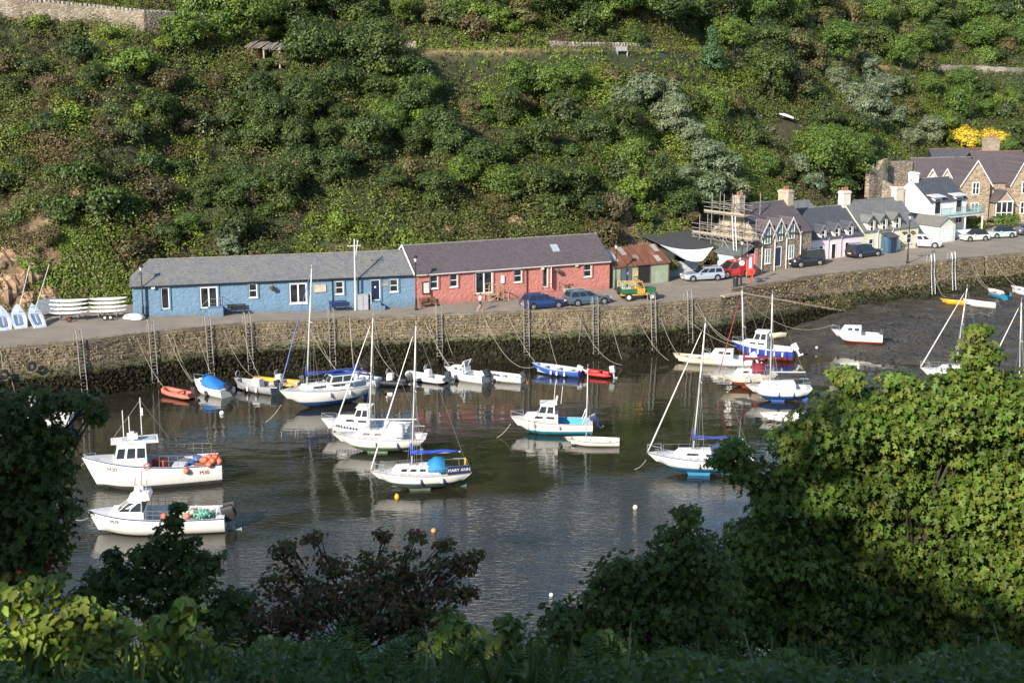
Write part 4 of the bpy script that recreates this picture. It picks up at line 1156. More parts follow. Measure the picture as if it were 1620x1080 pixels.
x1, zt = fac(wh, 1511, 341); x2, zb = fac(wh, 1521, 352); window(wh, (x1 + x2) / 2, zb, x2 - x1, zt - zb, 'two')
c = PR(1484.5, 385); c.z = 5.05
ga = thing("garage", "small pale garage with grey roof and white up-and-over door", "garage", c, R(33))
mb = MB(); mb.b2(0, 3.0, 0, 6.0, -.4, 2.25); mb.prism([(0, 2.251), (3.0, 2.251), (1.5, 3.15)], 0.002, 5.998, 'Y'); mb.build('wall', M((.60, .66, .58), .8, var=.06), ga)
mb = MB()
for s in (0, 1):
    e = -.2 if s == 0 else 3.2; mb.prism([(1.5, 3.17), (e, 2.15), (e, 2.24), (1.5, 3.27)], -.15, 6.3, 'Y')
mb.build('roof', M((.20, .185, .165), .85, var=.2, bm=.3), ga)
mb = MB(); mb.b2(.45, 2.55, -.06, -.005, 0, 2.0); dd = mb.build('garage_door', WHITE, ga)
mb = MB(); [mb.b2(.5, 2.5, -.075, -.062, .2 + i * .4, .52 + i * .4) for i in range(5)]; mb.build('door_panel', M((.74, .75, .75), .5), dd)
g0, g1 = PR(1503, 381), PR(1545, 377)
mb = MB(); d_ = g1 - g0; mb.box((g0 + g1) / 2 + Vector((0, 1.6, .35)), (d_.length, .3, 1.3), R(25)); tag(mb.build("garden_wall", WHITEW), "low white garden wall behind the white convertible", "wall")

# ---- big stone house
a = R(12); O4 = Vector((56.5, 197.0, 6.0))
ms = thing("stone_mansion", "large brown stone house with purple slate gables and bargeboards", "house", O4, a)
STM = stone("mansion", [(0.22, .155, .105), (0.33, .25, .17), (0.42, .33, .23), (.28, .22, .17)], (0.45, .38, .29))
BARGE = M((.72, .72, .70), .6)
walls(ms, 9.0, 6.0, 4.7, 2.9, STM, name='wing_wall'); roof(ms, 9.0, 6.0, 4.7, 2.9, SLATE_P, ridge=RIDGE, gov=.15)
mb = MB(); mb.b2(4.6, 16.5, -2.2, 7.0, -.8, 4.7); mb.build('main_wall', STM, ms)
roof(ms, 16.6, 9.2, 4.7, 3.7, SLATE_P, name='main_roof', ridge=RIDGE_T, x0=8.6).location = (0, -2.2, 0)
for xx, w_, zp, y0 in ((6.6, 4.3, 7.7, -3.2), (14.0, 4.2, 8.3, -3.4)):
    dm = dormer(ms, xx, w_, -.8, 4.6, zp, 6.5, STM, SLATE_P, y0, BARGE, .3); dm.name = 'gable'
    window(ms, xx, 3.1, 1.1, 1.7, 'bars', y=y0 - .02, parent=dm, single=True, fw=.12)
    window(ms, xx, .3, 1.2, 1.7, 'bars', y=y0 - .02, parent=dm, single=True, fw=.12)
for xx in (1.6, 3.8):
    dm = dormer(ms, xx, 1.35, 4.2, 5.3, 6.35, 2.6, M((.55, .48, .38), .85), SLATE_P, -.05, BARGE, .15); window(ms, xx, 4.35, .8, 1.05, 'two', y=-.07, parent=dm, single=True, fw=.1)
window(ms, 10.3, 1.2, 1.0, 1.5, 'bars', y=-2.22, fw=.1)
pm = MB(); pm.prism([(9.1, -.5), (11.7, -.5), (11.7, 2.2), (10.4, 3.6), (9.1, 2.2)], -4.4, -2.25, 'Y'); po = pm.build('porch', M((.35, .28, .2), .85), ms)
mb = MB()
for s in (-1, 1): e = 10.4 + s * 1.55; mb.prism([(10.4, 3.65), (e, 2.0), (e, 2.1), (10.4, 3.77)], -4.7, -2.25, 'Y')
mb.build('porch_roof', SLATE_P, po)
mb = MB()
for x_ in (9.15, 10.0, 10.8, 11.65): mb.b2(x_ - .06, x_ + .06, -4.47, -4.41, -.3, 2.3)
mb.b2(9.15, 11.65, -4.47, -4.41, 2.1, 2.25); mb.tube([(9.0, -4.5, 2.1), (10.4, -4.5, 3.6), (11.8, -4.5, 2.1)], .08, 5); mb.b2(9.2, 11.6, -4.45, -4.42, .6, .7); mb.build('porch_frame', WHITE, po)
MB().b2(9.2, 11.6, -4.41, -4.395, 0, 2.1).build('porch_glass', glass(), po)
chimney(ms, 12.2, 3.2, 7.0, 10.3, 2.1, 1.1, M((.36, .30, .22), .9, var=.25, bm=.6), 4)
pipe(ms, 8.4, 0, 4.6, WHITE, y=-2.3); pipe(ms, 8.9, 0, 4.6, WHITE, y=-2.3)
mb = MB(); mb.b2(7, 15, 8, 13, 0, 5.0); mb.build('rear_wing', STM, ms)
roof(ms, 15, 5.0, 5.0, 3.2, SLATE_B, name='rear_roof', ridge=RIDGE_T, x0=6.8).location = (0, 8, 0)

# ---- ruined garden walls, road walls and the broken hut up the slope
def drystone(name, pts, h, label, mat, th=.5, low=1.0, seed=1, cap=None):
    g = np.random.default_rng(seed); pts = resample(pts, .9); mb = MB()
    secs = []
    for i, p in enumerate(pts):
        d = pts[min(i + 1, len(pts) - 1)] - pts[max(i - 1, 0)]; d.z = 0; d.normalize(); nrm = Vector((d.y, -d.x, 0)); j = g.normal() * .07
        hh = h if not callable(h) else h(i / (len(pts) - 1))
        secs.append([p + nrm * (th / 2 + .1 + j) - Vector((0, 0, low)), p + nrm * (th / 2 + j * .6) + Vector((0, 0, hh + g.normal() * .06)), p - nrm * th / 2 + Vector((0, 0, hh + g.normal() * .06)), p - nrm * th / 2 - Vector((0, 0, low))])
    mb.loft(secs); o = mb.build(name, mat)
    if cap:
        c = MB()
        for i, p in enumerate(resample(pts, .4)):
            hh = h if not callable(h) else h(i / max(1, len(resample(pts, .4)) - 1))
            c.box(p + Vector((0, 0, hh + .1)), (.22 + .1 * g.random(), th * .9, .3 + .15 * g.random()), g.random())
        c.build('coping_stones', cap, o)
    return tag(o, label, "stone wall")
def lift(q, dz=0): q = q.copy(); q.z += dz; return q
def terr_pt(px, py): return hillP(px, py)
UPW = stone("upper", [(.19, .15, .11), (.24, .20, .15), (.33, .30, .26), (.20, .17, .12)], (.20, .17, .13), (2.4, 2.4, 4.5), bm=1)
PALEST = M((.34, .31, .27), .9, var=.3, vs=4, bm=.5)
base = [PY(x_, y_, 172) for x_, y_ in ((-120, 42), (0, 48), (90, 57), (190, 68), (285, 78), (330, 84))]
def hline(xs, Y0, dz=0):
    return [Vector((x_, Y_, float(hill_z(x_, Y_)) + dz)) for x_, Y_ in zip(xs, Y0)]
def terrace_line(xs, ov):
    out = []
    for x_ in xs:
        Y = np.arange(140, 300, .25); k = np.argmin(np.abs(hill_over(np.full_like(Y, x_), Y) - ov)); out.append(Vector((x_, Y[k], float(hill_z(x_, Y[k])))))
    return out
drystone("road_wall", terrace_line([-75, -68, -60, -54, -48, -42, -36.5], 1.4), lambda u: 2.1 + 1.8 * u, "long tall grey stone retaining wall above the scrub at the upper left", UPW, .7, 1.5, 3, PALEST)
drystone("road_wall", terrace_line([-27, -22, -17, -12], 4.4), 1.1, "low mossy stone wall behind the dry grass track, left stretch", STONER, .5, .5, 4)
drystone("road_wall", terrace_line([5, 9, 13, 17, 20, 23], 4.5), .85, "low dark stone wall behind the dry grass track at the upper middle", STONER, .5, .5, 5, PALEST)
drystone("road_wall", terrace_line([25, 28, 31, 34], 4.5), .9, "short dark stone wall among trees right of the grey bench", STONER, .5, .5, 6)
drystone("road_wall", terrace_line([71, 75, 79, 84, 90, 97], 2.6), 1.3, "pale grey stone retaining wall at the far upper right", stone("pale", [(.26, .23, .2), (.36, .33, .30), (.30, .26, .22)], (.18, .16, .14), (2.4, 2.4, 3.5)), .6, .8, 7, None)
r0 = hillP(1376, 290); 
drystone("ruin_wall", [PY(1372, 290, 192), PY(1392, 276, 194), PY(1400, 272, 195)], lambda u: 1.5 + .7 * math.sin(u * 9), "tall broken stone ruin wall left of the mansion with jagged top", STONER, .7, 3.0, 8)
drystone("ruin_wall", [PY(1401, 270, 197), PY(1441, 270, 199)], 1.3, "square topped stone garden wall behind the ruin, left of the mansion roof", STONER, .6, 3.0, 9)
drystone("ruin_wall", [PY(1396, 302, 189), PY(1425, 318, 188), PY(1445, 312, 189)], 1.5, "low tumbled stone wall above the white house chimney", STONER, .7, 2.5, 10)
hp = hillP(422, 98); t_ = thing("ruined_hut", "derelict timber hut with sagging plank roof high on the slope", "hut", hp + Vector((0, 0, .2)), R(-8))
mb = MB(); mb.b2(-2.0, 2.0, 1.6, 1.9, -1, 1.5); mb.b2(-2.0, -1.7, 0, 1.6, -1, 1.4); mb.build('wall', STONER, t_)
mb = MB(); [mb.box((-2.1 + i * .42, .4, 1.75 - .03 * i + .05 * math.sin(i * 2)), (.36, 3.4, .06), R(4 * math.sin(i * 3)), 0, 1, R(12)) for i in range(11)]; mb.build('plank_roof', M((.24, .21, .18), .9, var=.35, vs=6), t_)
for x_ in (-1.9, 0, 1.9): MB().b2(x_ - .08, x_ + .08, -1.1, -.95, -1, 1.35).build('post', WOODL, t_)
hp = hillP(1243, 193); mb = MB(); mb.loft([[hp + Vector((s, yy * w, .75 + zz * w - s * .32)) for yy, zz in ((-.6, 0), (-.35, .3), (.35, .3), (.6, 0))] for s, w in ((-1.1, .08), (-.8, .6), (-.2, 1), (.5, 1), (1.0, .75))])
o = mb.build("upturned_boat", GEL); tag(o, "white upturned dinghy lying alone among bushes on the slope", "boat")
hp = hillP(984, 90); t_ = thing("bench", "pale grey bench beside the grassy track high on the hill", "bench", hp, R(20))
MB().b2(-.8, .8, -.25, .2, .42, .48).build('seat', GREYM, t_); MB().b2(-.8, .8, .2, .25, .5, 1.0).build('backrest', GREYM, t_)
for s in (-1, 1): MB().b2(s * .7 - .04, s * .7 + .04, -.22, .2, -.3, .42).build('leg', GREYM, t_)

# ================================================================ VEGETATION OF THE HILL
def proj(X, Y, Z):
    zc = Y * math.cos(PITCH) + (CAMZ - Z) * math.sin(PITCH)
    yc = -Y * math.sin(PITCH) * -1 * -1 + 0 * Z
    up = Y * math.sin(PITCH) + (Z - CAMZ) * math.cos(PITCH)
    return 810 + F * X / zc, 540 - F * up / zc
GORSE, MID, LIME, DEAD, SILV, DARK, OLIVE = (.040, .052, .016), (.064, .092, .020), (.100, .142, .022), (.072, .058, .028), (.135, .148, .10), (.020, .036, .012), (.062, .074, .022)
# low scrub covering the slope: nobody could count it
g = np.random.default_rng(11)
NC = 21000
gx_, gy_ = np.meshgrid(np.arange(-72, 100, .76), np.arange(.3, 68, .76)); bx = gx_.ravel() + g.uniform(-.42, .42, gx_.size); bo = gy_.ravel() + g.uniform(-.42, .42, gx_.size)
by = np.interp(bx, FX, FY) + bo / .88
bz = hill_z(bx, by)
ppx, ppy = proj(bx, by, bz)
ok = (ppx > -50) & (ppx < 1670) & (ppy > -70) & (rockmask(bx, by) * (.6 + .8 * g.random(len(bx))) < .55) & (grassmask(bx, by) < .45)
bx, by, bz, ppx, ppy, bo = [q[ok] for q in (bx, by, bz, ppx, ppy, bo)]
CLEAR = [(hillP(1243, 193), 1.5), (hillP(984, 90), 1.5), (hillP(422, 98), 2.0), (PY(1390, 290, 192), 3.5), (PY(1420, 280, 196), 4.0), (PY(1415, 312, 188), 4)]
ov = hill_over(bx, by)
ok = np.ones(len(bx), bool)
for c_, r_ in CLEAR: ok &= np.hypot(bx - c_.x, (by - c_.y + 1.2) * .7) > r_
band = (ov > .1) & (ov < 2.4) & (bx > -30); ok &= ~(band & (fbm(bx * .09 + 3, by * .02, 31, 2) > .44) & (g.random(len(bx)) < .6))
bx, by, bz, ppx, ppy, bo, ov = [q[ok] for q in (bx, by, bz, ppx, ppy, bo, ov)]
nb = len(bx)
f1 = fbm(bx * .07, by * .07, 101); f2 = fbm(bx * .11, by * .11, 202); f3 = fbm(bx * .05, by * .05, 303)
leftness = smooth(700, 150, ppx)
rad = .5 + 1.05 * g.random(nb) ** 2.2 + .3 * smooth(900, 1300, ppx) * g.random(nb)
rad = np.where((ov > -4) & (ov < 4.2) & (bx > -30), np.minimum(rad, .6), rad)
rad *= .8 + .5 * smooth(.45, .62, fbm(bx * .1, by * .1, 404))
cols = np.empty((nb, 3))
for i in range(nb):
    w = g.random()
    pdead = .05 + .24 * leftness[i] * (f1[i] > .46) + .3 * max(0, f1[i] - .58) * 4
    if w < pdead: c = np.array(DEAD) * (.6 + .7 * g.random())
    elif f2[i] + .15 * g.random() > .66: c = np.array(LIME) * (.65 + .5 * g.random())
    elif f3[i] + .2 * g.random() > (.62 if ppx[i] < 420 else .72): c = np.array(OLIVE) * (.8 + .5 * g.random())
    elif g.random() < .45: c = np.array(GORSE) * (.75 + .7 * g.random())
    else: c = np.array(MID) * (.7 + .6 * g.random())
    if ppx[i] > 1150 and g.random() < .12: c = np.array(SILV) * .75
    cols[i] = c
cnt = np.clip((rad ** 2 * 100).astype(int), 20, 320)
idx = np.repeat(np.arange(nb), cnt); n = len(idx)
q = unit(g.normal(size=(n, 3))); q[:, 2] = np.abs(q[:, 2]) * .9 + .05
lump = .72 + .38 * g.random((n, 1))
ht = (.8 + .9 * g.random(nb)); cols *= 1.55
Cc = np.stack([bx, by, bz + .12 * rad], 1)[idx] + q * lump * rad[idx][:, None] * np.stack([np.ones(nb), np.ones(nb), ht], 1)[idx]
Nn = q + g.normal(size=(n, 3)) * .5 + np.array([0, -.15, .3])
lc_ = cols[idx] * (.7 + .6 * g.random((n, 1))) * (1 + .1 * (g.random((n, 3)) - .5))
o = leaf_obj("hill_scrub", Cc, Nn, .22 * (.6 + .8 * g.random(n)), lc_, FOL, 'quad', g=g); o['kind'] = 'stuff'
# dry grass along the old road
n = 52000
gx = g.uniform(-72, 95, n); gy = np.interp(gx, FX, FY) + g.uniform(25, 62, n); 
k = grassmask(gx, gy) > .12; gx, gy = gx[k], gy[k]; n = len(gx)
o = leaf_obj("dry_grass", np.stack([gx, gy, hill_z(gx, gy) + .12], 1), g.normal(size=(n, 3)) * [1, 1, .2], .35 * (.5 + g.random(n)), np.array([(.34, .26, .12), (.28, .24, .10), (.16, .17, .06)])[g.integers(0, 3, n)] * (.7 + .5 * g.random((n, 1))), FOLN, 'blade', tang=np.tile([[0, 0, 1.]], (n, 1)) + g.normal(size=(n, 3)) * .3, g=g)
o['kind'] = 'stuff'

def trunk_mb(h, r, seed, spread=1.2, n=5):
    q = random.Random(seed); mb = MB()
    mb.tube([(0, 0, -.6), (.05, .03, h * .35), (-.04, .08, h * .7), (.05, .02, h)], [r, r * .8, r * .6, r * .3], 7)
    for i in range(n):
        a = i * 2.4 + q.random(); z = h * (.3 + .4 * q.random()); e = spread * (.6 + .5 * q.random())
        mb.tube([(0, 0, z), (math.cos(a) * e * .5, math.sin(a) * e * .5, z + h * .22), (math.cos(a) * e, math.sin(a) * e, z + h * .5)], [r * .5, r * .35, r * .12], 5)
    return mb
def tree_proto(name, label, cat, group, seed, H, W, base, alt=None, altp=0, nb_=8, ncl=28, nl=36, size=.235, cr=.62, cone=False, trunk=True, var=.28, cvar=.3):
    q = random.Random(seed)
    t_ = thing(name, label, cat, (0, -500, -50), 0, group)
    blobs = []
    if cone:
        for i in range(7): u = i / 6; blobs.append(((0, 0, H * (.2 + .75 * u)), (W / 2 * (1.05 - u), W / 2 * (1.05 - u), H * .12)))
    else:
        for i in range(nb_):
            a = q.random() * 6.28; e = W * .27 * math.sqrt(q.random()); u = .3 + .5 * q.random()
            s = W * (.20 + .13 * q.random()); blobs.append(((math.cos(a) * e, math.sin(a) * e, H * u), (s, s, s * .85)))
        blobs.append(((0, 0, H * .72), (W * .26, W * .26, H * .27)))
    C, N_, I, g_ = cluster_pts(blobs, ncl, nl, cr, seed)
    C[:, 2] = np.maximum(C[:, 2], .05)
    leaf_obj('crown', C, N_, size * (.65 + .7 * g_.random(len(C))), 1.62 * tint(g_, len(C), base, var, I, cvar, alt, altp), FOL, 'quad', t_, g=g_)
    if trunk: trunk_mb(H * .75, H * .022 + .03, seed, W * .3).build('trunk', BARK, t_)
    return t_
GT = "trees on the far hillside"; GB = "bushes on the far hillside"
PROTO = {
 'dark': [tree_proto("broadleaf_tree", "", "tree", GT, s_, 6, 5.6, (.034, .052, .017), MID, .3) for s_ in (1, 2)],
 'green': [tree_proto("broadleaf_tree", "", "tree", GT, s_, 6, 5.6, (.056, .092, .020), LIME, .25) for s_ in (3, 4)],
 'silver': [tree_proto("willow_tree", "", "tree", GT, s_, 5, 4.8, (.108, .132, .088), (.07, .095, .04), .3, cr=.55, size=.27) for s_ in (5, 6)],
 'olive': [tree_proto("hawthorn_tree", "", "tree", GT, s_, 4, 4.2, (.070, .078, .026), (.09, .07, .036), .35, nb_=6, size=.26) for s_ in (7, 8)],
 'bush': [tree_proto("scrub_bush", "", "bush", GB, s_, 1.9, 2.8, (.046, .072, .018), (.03, .05, .014), .3, 4, 18, 30, .19, .42, trunk=False) for s_ in (9, 10, 11)],
 'limebush': [tree_proto("scrub_bush", "", "bush", GB, s_, 1.9, 2.7, (.10, .145, .024), MID, .3, 4, 18, 30, .19, .42, trunk=False) for s_ in (12,)],
 'brown': [tree_proto("scrub_bush", "", "bush", GB, s_, 1.7, 2.7, (.078, .06, .032), (.06, .062, .026), .4, 4, 18, 28, .17, .42, trunk=False) for s_ in (13,)],
 'darkbush': [tree_proto("scrub_bush", "", "bush", GB, s_, 1.9, 2.8, (.032, .048, .016), GORSE, .4, 4, 18, 30, .19, .42, trunk=False) for s_ in (14, 15)],
 'conifer': [tree_proto("conifer_tree", "", "tree", None, 16, 6, 3.2, (.04, .075, .03), None, 0, cone=True, ncl=40, nl=20, size=.26, cr=.45)],
 'yellow': [tree_proto("golden_shrub", "", "shrub", None, 17, 4, 4.6, (.36, .27, .03), (.16, .17, .03), .3, nb_=7, size=.28)],
}
ADJ = dict(dark="dark green broadleaf tree", green="bright mid green broadleaf tree", silver="silvery grey green willow", olive="olive brown hawthorn", bush="mid green rounded bush", limebush="yellow green bush", brown="brown half dead bush", darkbush="very dark green gorse bush")
used = set()
def zone(px, py, p):
    o = float(hill_over(p.x, p.y))
    h = "above the old road" if o > 4 else "just below the old road" if o > -6 else "on the lower slope" if hill_d(p.x, p.y) < 9 else "on the middle slope"
    w = "at the far left" if px < 200 else "above the blue building" if px < 640 else "above the pink building" if px < 960 else "above the rusty shed" if px < 1130 else "above the stone and lilac cottages" if px < 1360 else "above the mansion"
    return h + " " + w
def put(kind, px, py, sc, label=None, dz=-.1, yaw=None):
    p = hillP(px, py) if not isinstance(px, Vector) else px
    pr = PROTO[kind][random.randrange(len(PROTO[kind]))]
    yaw = random.random() * 6.28 if yaw is None else yaw
    s_ = sc * (1, 1, random.uniform(.88, 1.12))[2] if False else sc
    sc3 = (sc * random.uniform(.9, 1.12), sc * random.uniform(.9, 1.12), sc * random.uniform(.85, 1.15))
    lab = label or (ADJ[kind] + " " + zone(px, py, p))
    loc = p + Vector((0, 0, dz))
    if pr.name not in used:
        used.add(pr.name); pr.location = loc; pr.rotation_euler[2] = yaw; pr.scale = sc3; pr['label'] = lab; return pr
    return dup(pr, loc, yaw, sc3, lab)
for k, px, py, s_ in [
 ('green', 318, 72, 1.2), ('green', 372, 82, 1.35), ('green', 428, 66, 1.25), ('dark', 470, 52, 1.1), ('dark', 525, 42, 1.1), ('green', 585, 42, .9), ('green', 640, 46, .85), ('olive', 690, 44, 1), ('green', 720, 46, .8),
 ('dark', 770, 40, 1), ('olive', 820, 46, 1.1), ('dark', 870, 40, 1), ('dark', 920, 40, 1.1), ('green', 975, 52, 1.1), ('green', 1022, 50, 1.2), ('dark', 1060, 66, 1.4), ('dark', 1098, 62, 1.4), ('dark', 1140, 50, 1.3), ('green', 1190, 56, 1.2), ('green', 1245, 50, 1.2),
 ('olive', 1300, 60, 1.3), ('dark', 1345, 50, 1.1), ('green', 1395, 70, 1.1), ('olive', 1430, 80, 1.2), ('dark', 1495, 62, 1.3), ('dark', 1540, 50, 1.2), ('green', 1570, 90, 1.1), ('green', 1612, 92, 1.0), ('dark', 1585, 30, 1.4), ('dark', 1620, 24, 1.5), ('green', 1655, 40, 1.5), ('dark', 1690, 60, 1.5), ('dark', 1560, 14, 1.3), ('olive', 1510, 95, 1.0), ('green', 1452, 95, 1.0),
 ('dark', 478, 128, 1.15), ('dark', 518, 138, 1.2), ('dark', 560, 132, 1.25), ('dark', 610, 148, 1.25), ('dark', 648, 150, .95), ('dark', 590, 112, 1.1), ('green', 815, 165, .8), ('green', 866, 172, 1.0), ('green', 905, 168, .9), ('dark', 890, 190, .8), ('dark', 800, 200, .7),
 ('olive', 968, 140, .8), ('silver', 985, 188, .85), ('silver', 1016, 182, .95), ('silver', 1050, 172, .85), ('silver', 1062, 222, .9), ('silver', 1092, 250, .9), ('silver', 1066, 200, .8), ('silver', 1112, 282, .95), ('silver', 1142, 308, 1.0), ('silver', 1122, 338, .9), ('silver', 1158, 338, .9), ('silver', 1084, 300, .6), ('silver', 890, 180, .55),
 ('dark', 1222, 168, 1.25), ('dark', 1206, 140, 1), ('olive', 1262, 160, 1.2), ('olive', 1290, 120, 1.2), ('silver', 1322, 148, .8), ('silver', 1346, 178, 1.0), ('silver', 1382, 190, 1.1), ('silver', 1402, 160, .9), ('silver', 1364, 215, 1.0), ('silver', 1408, 215, .9), ('silver', 1370, 130, .8), ('olive', 1436, 195, 1.1), ('green', 1470, 165, .9), ('green', 1512, 200, 1.1), ('green', 1560, 190, .6),
 ('dark', 1300, 225, 1.0), ('green', 1318, 250, .9), ('dark', 1350, 245, 1.0), ('green', 1282, 262, .9), ('green', 1300, 300, 1.3), ('green', 1340, 302, 1.2), ('silver', 1262, 290, .8), ('silver', 1290, 312, .7), ('olive', 1222, 268, 1.0), ('olive', 1238, 300, .9), ('green', 1208, 300, .9), ('dark', 1190, 270, 1.0), ('dark', 1178, 245, .9), ('green', 1375, 310, .9), ('green', 1362, 265, .8), ('silver', 1440, 240, .8), ('silver', 1470, 232, .9), ('green', 1500, 235, .9), ('dark', 1606, 240, .9), ('green', 1590, 260, .7), ('green', 1130, 200, .8), ('olive', 1160, 190, .9)]:
    put(k, px, py, s_)
q_ = random.Random(99)
for i in range(48):
    x_ = (-44 + i * 4.7) if i < 34 else 40 + (i - 34) * 5 + q_.uniform(-1, 1); Y_ = np.arange(140, 300, .25); k_ = int(np.argmin(np.abs(hill_over(np.full_like(Y_, x_), Y_) - q_.uniform(11, 17) - (7 if i >= 34 else 0)))); p_ = Vector((x_, float(Y_[k_]), float(hill_z(x_, Y_[k_]))))
    ppx_, ppy_ = proj(p_.x, p_.y, p_.z); kd = q_.choice(['dark', 'green', 'dark', 'olive'])
    put(kd, p_, None, q_.uniform(1.15, 1.5), ADJ[kd] + " on the brow at the top " + ("left" if ppx_ < 600 else "middle" if ppx_ < 1100 else "right") + " of the hillside")
for k_, px, py, s_ in [('dark', 1596, 44, 1.9), ('dark', 1618, 30, 1.7), ('green', 1160, 100, 1.2), ('dark', 1215, 105, 1.2), ('olive', 1255, 100, 1.3), ('green', 1330, 105, 1.3), ('dark', 1380, 100, 1.3), ('green', 1425, 118, 1.2), ('olive', 1465, 125, 1.1), ('dark', 1475, 90, 1.3), ('green', 1545, 95, 1.3), ('olive', 1590, 100, 1.1), ('dark', 1555, 165, .8), ('green', 1520, 160, 1.0), ('green', 1600, 175, .7), ('bush', 1376, 312, 1.3), ('bush', 1398, 300, 1.2), ('green', 292, 92, 1.0), ('limebush', 262, 92, 1.0), ('green', 306, 60, 1.1), ('olive', 402, 110, .6), ('olive', 446, 114, .6), ('bush', 424, 116, .9), ('bush', 1384, 304, 1.1), ('olive', 1412, 306, .6), ('bush', 1432, 300, .9), ('limebush', 170, 66, .9), ('bush', 120, 58, 1.0), ('limebush', 60, 50, 1), ('dark', 250, 215, .8), ('olive', 470, 300, .8), ('dark', 330, 330, .7), ('dark', 700, 240, .9), ('dark', 760, 290, .9), ('green', 800, 330, .9), ('dark', 850, 260, .9), ('dark', 940, 250, .9), ('dark', 900, 330, .9), ('green', 1000, 300, .9), ('dark', 1040, 330, .9), ('green', 620, 230, .8), ('olive', 560, 260, .8), ('dark', 480, 200, .8), ('dark', 150, 150, .7), ('dark', 80, 240, .7), ('olive', 740, 190, .8), ('dark', 620, 310, .6), ('green', 300, 380, .5), ('dark', 265, 400, .5), ('dark', 980, 240, 1.0), ('dark', 1080, 360, .8)]: put(k_, px, py, s_)
q_ = random.Random(321)
mids = []
for i in range(400):
    px, py = q_.uniform(400, 1130), q_.uniform(150, 350); p = hillP(px, py)
    if float(fbm(np.array(p.x * .06), np.array(p.y * .06), 606)) < .47 or any((p - m_).length < 3.2 for m_ in mids) or not -40 < float(hill_over(p.x, p.y)) < -5: continue
    mids.append(p); put(q_.choice(['dark', 'olive', 'dark', 'green', 'dark']), px, py, q_.uniform(.6, .95), dz=-.7)
    if len(mids) >= 44: break
put('conifer', 1125, 122, 1.05, "lone pointed conifer beside the short dark wall at the upper middle")
put('yellow', 1530, 248, 1.2, "bright golden yellow shrub behind the mansion, left half"); put('yellow', 1574, 248, 1.05, "bright golden yellow shrub behind the mansion chimney, right half")
q_ = random.Random(5)
spots = []
for i in range(2600):
    px, py = q_.uniform(-10, 1630), q_.uniform(20, 470)
    p = hillP(px, py); d = float(hill_d(p.x, p.y))
    if d < .8 or grassmask(np.array(p.x), np.array(p.y)) > .4 or rockmask(np.array(p.x), np.array(p.y)) > .4: continue
    if 1360 < px < 1450 and 235 < py < 330 or px > 1440 and py > 215: continue
    cl_ = float(fbm(np.array(p.x * .075), np.array(p.y * .075), 505))
    if px > 380 and cl_ + .22 * q_.random() < .54: continue
    if any((p - s).length < (1.9 if px > 380 else 2.5) for s in spots): continue
    if px < 290 and py < 80 or -5 < float(hill_over(p.x, p.y)) < 4: continue
    if any((p - c_).length < r_ + 1.5 for c_, r_ in CLEAR): continue
    spots.append(p)
    l = px < 420
    r_ = q_.random()
    k = ('brown' if r_ < .30 else 'darkbush' if r_ < .62 else 'bush' if r_ < .92 else 'limebush') if l else ('brown' if r_ < .12 else 'darkbush' if r_ < .38 else 'bush' if r_ < .80 else 'limebush')
    put(k, px, py, q_.uniform(.75, 1.2) * (1.6 if q_.random() < .35 else 1))
    if len(spots) >= 245: break
put('limebush', 536, 376, 1.25, "lime green bush standing directly behind the blue roof")
put('limebush', 558, 150, 1.1, "yellowing round bush left of the dark trees on the slope"); put('silver', 362, 408, .55, "small grey green willow rising behind the blue roof")
ROCKM = stone("outcrop", [(.20, .12, .075), (.30, .19, .12), (.38, .26, .17), (.16, .12, .09)], (.10, .07, .05), (.9, .9, 1.6), .05, bm=1.0)
def rock(px, py, w, h, label, seed):
    p = hillP(px, py); gq = np.random.default_rng(seed); mb = MB(); secs = []
    for i in range(9):
        u = i / 8; r_ = math.sin(math.pi * (.12 + .76 * u)) ** .6; row = []
        for k in range(12):
            a = 2 * math.pi * k / 12; j = 1 + .38 * (gq.random() - .5)
            row.append(((u - .5) * w, math.cos(a) * h * .55 * r_ * j, math.sin(a) * h * .6 * r_ * j + .25 * h * (vnoise(np.array(u * 5.), np.array(seed * 1.), 3) - .5)))
        secs.append(row)
    mb.loft(secs, 0, True); o = mb.build("rock_outcrop", ROCKM, None, False, p + Vector((0, .2, .15))); o.rotation_euler = (R(-25), 0, R(22)); tag(o, label, "rock")
for i_, (px, py, w, h, lab) in enumerate([(18, 470, 3.0, 2.4, "orange brown rock face at the far left edge above the tipped dinghies"), (48, 440, 2.6, 2.2, "tan rock outcrop left of the bright ivy, above the dinghy masts"), (12, 412, 2.8, 2.0, "brown crag at the left edge, highest of the rocks by the ivy"), (75, 472, 1.8, 1.5, "small rock between the tarpaulin and the ivy"), (44, 482, 1.6, 1.3, "low rock just behind the middle tipped dinghy"), (120, 318, 1.4, 1.5, "yellowish rock knob in the scrub above the ivy"),
   (988, 348, 1.9, 1.7, "pinkish tan rock showing above the rusty shed roof"), (752, 366, 2.2, 1.3, "grey tan rock ledge just above the pink building's ridge"), (705, 374, 1.9, 1.2, "smaller grey rock above the left half of the pink roof"), (815, 354, 1.7, 1.2, "brown rock above the middle of the pink roof")]): rock(px, py, w, h, lab, 60 + i_)
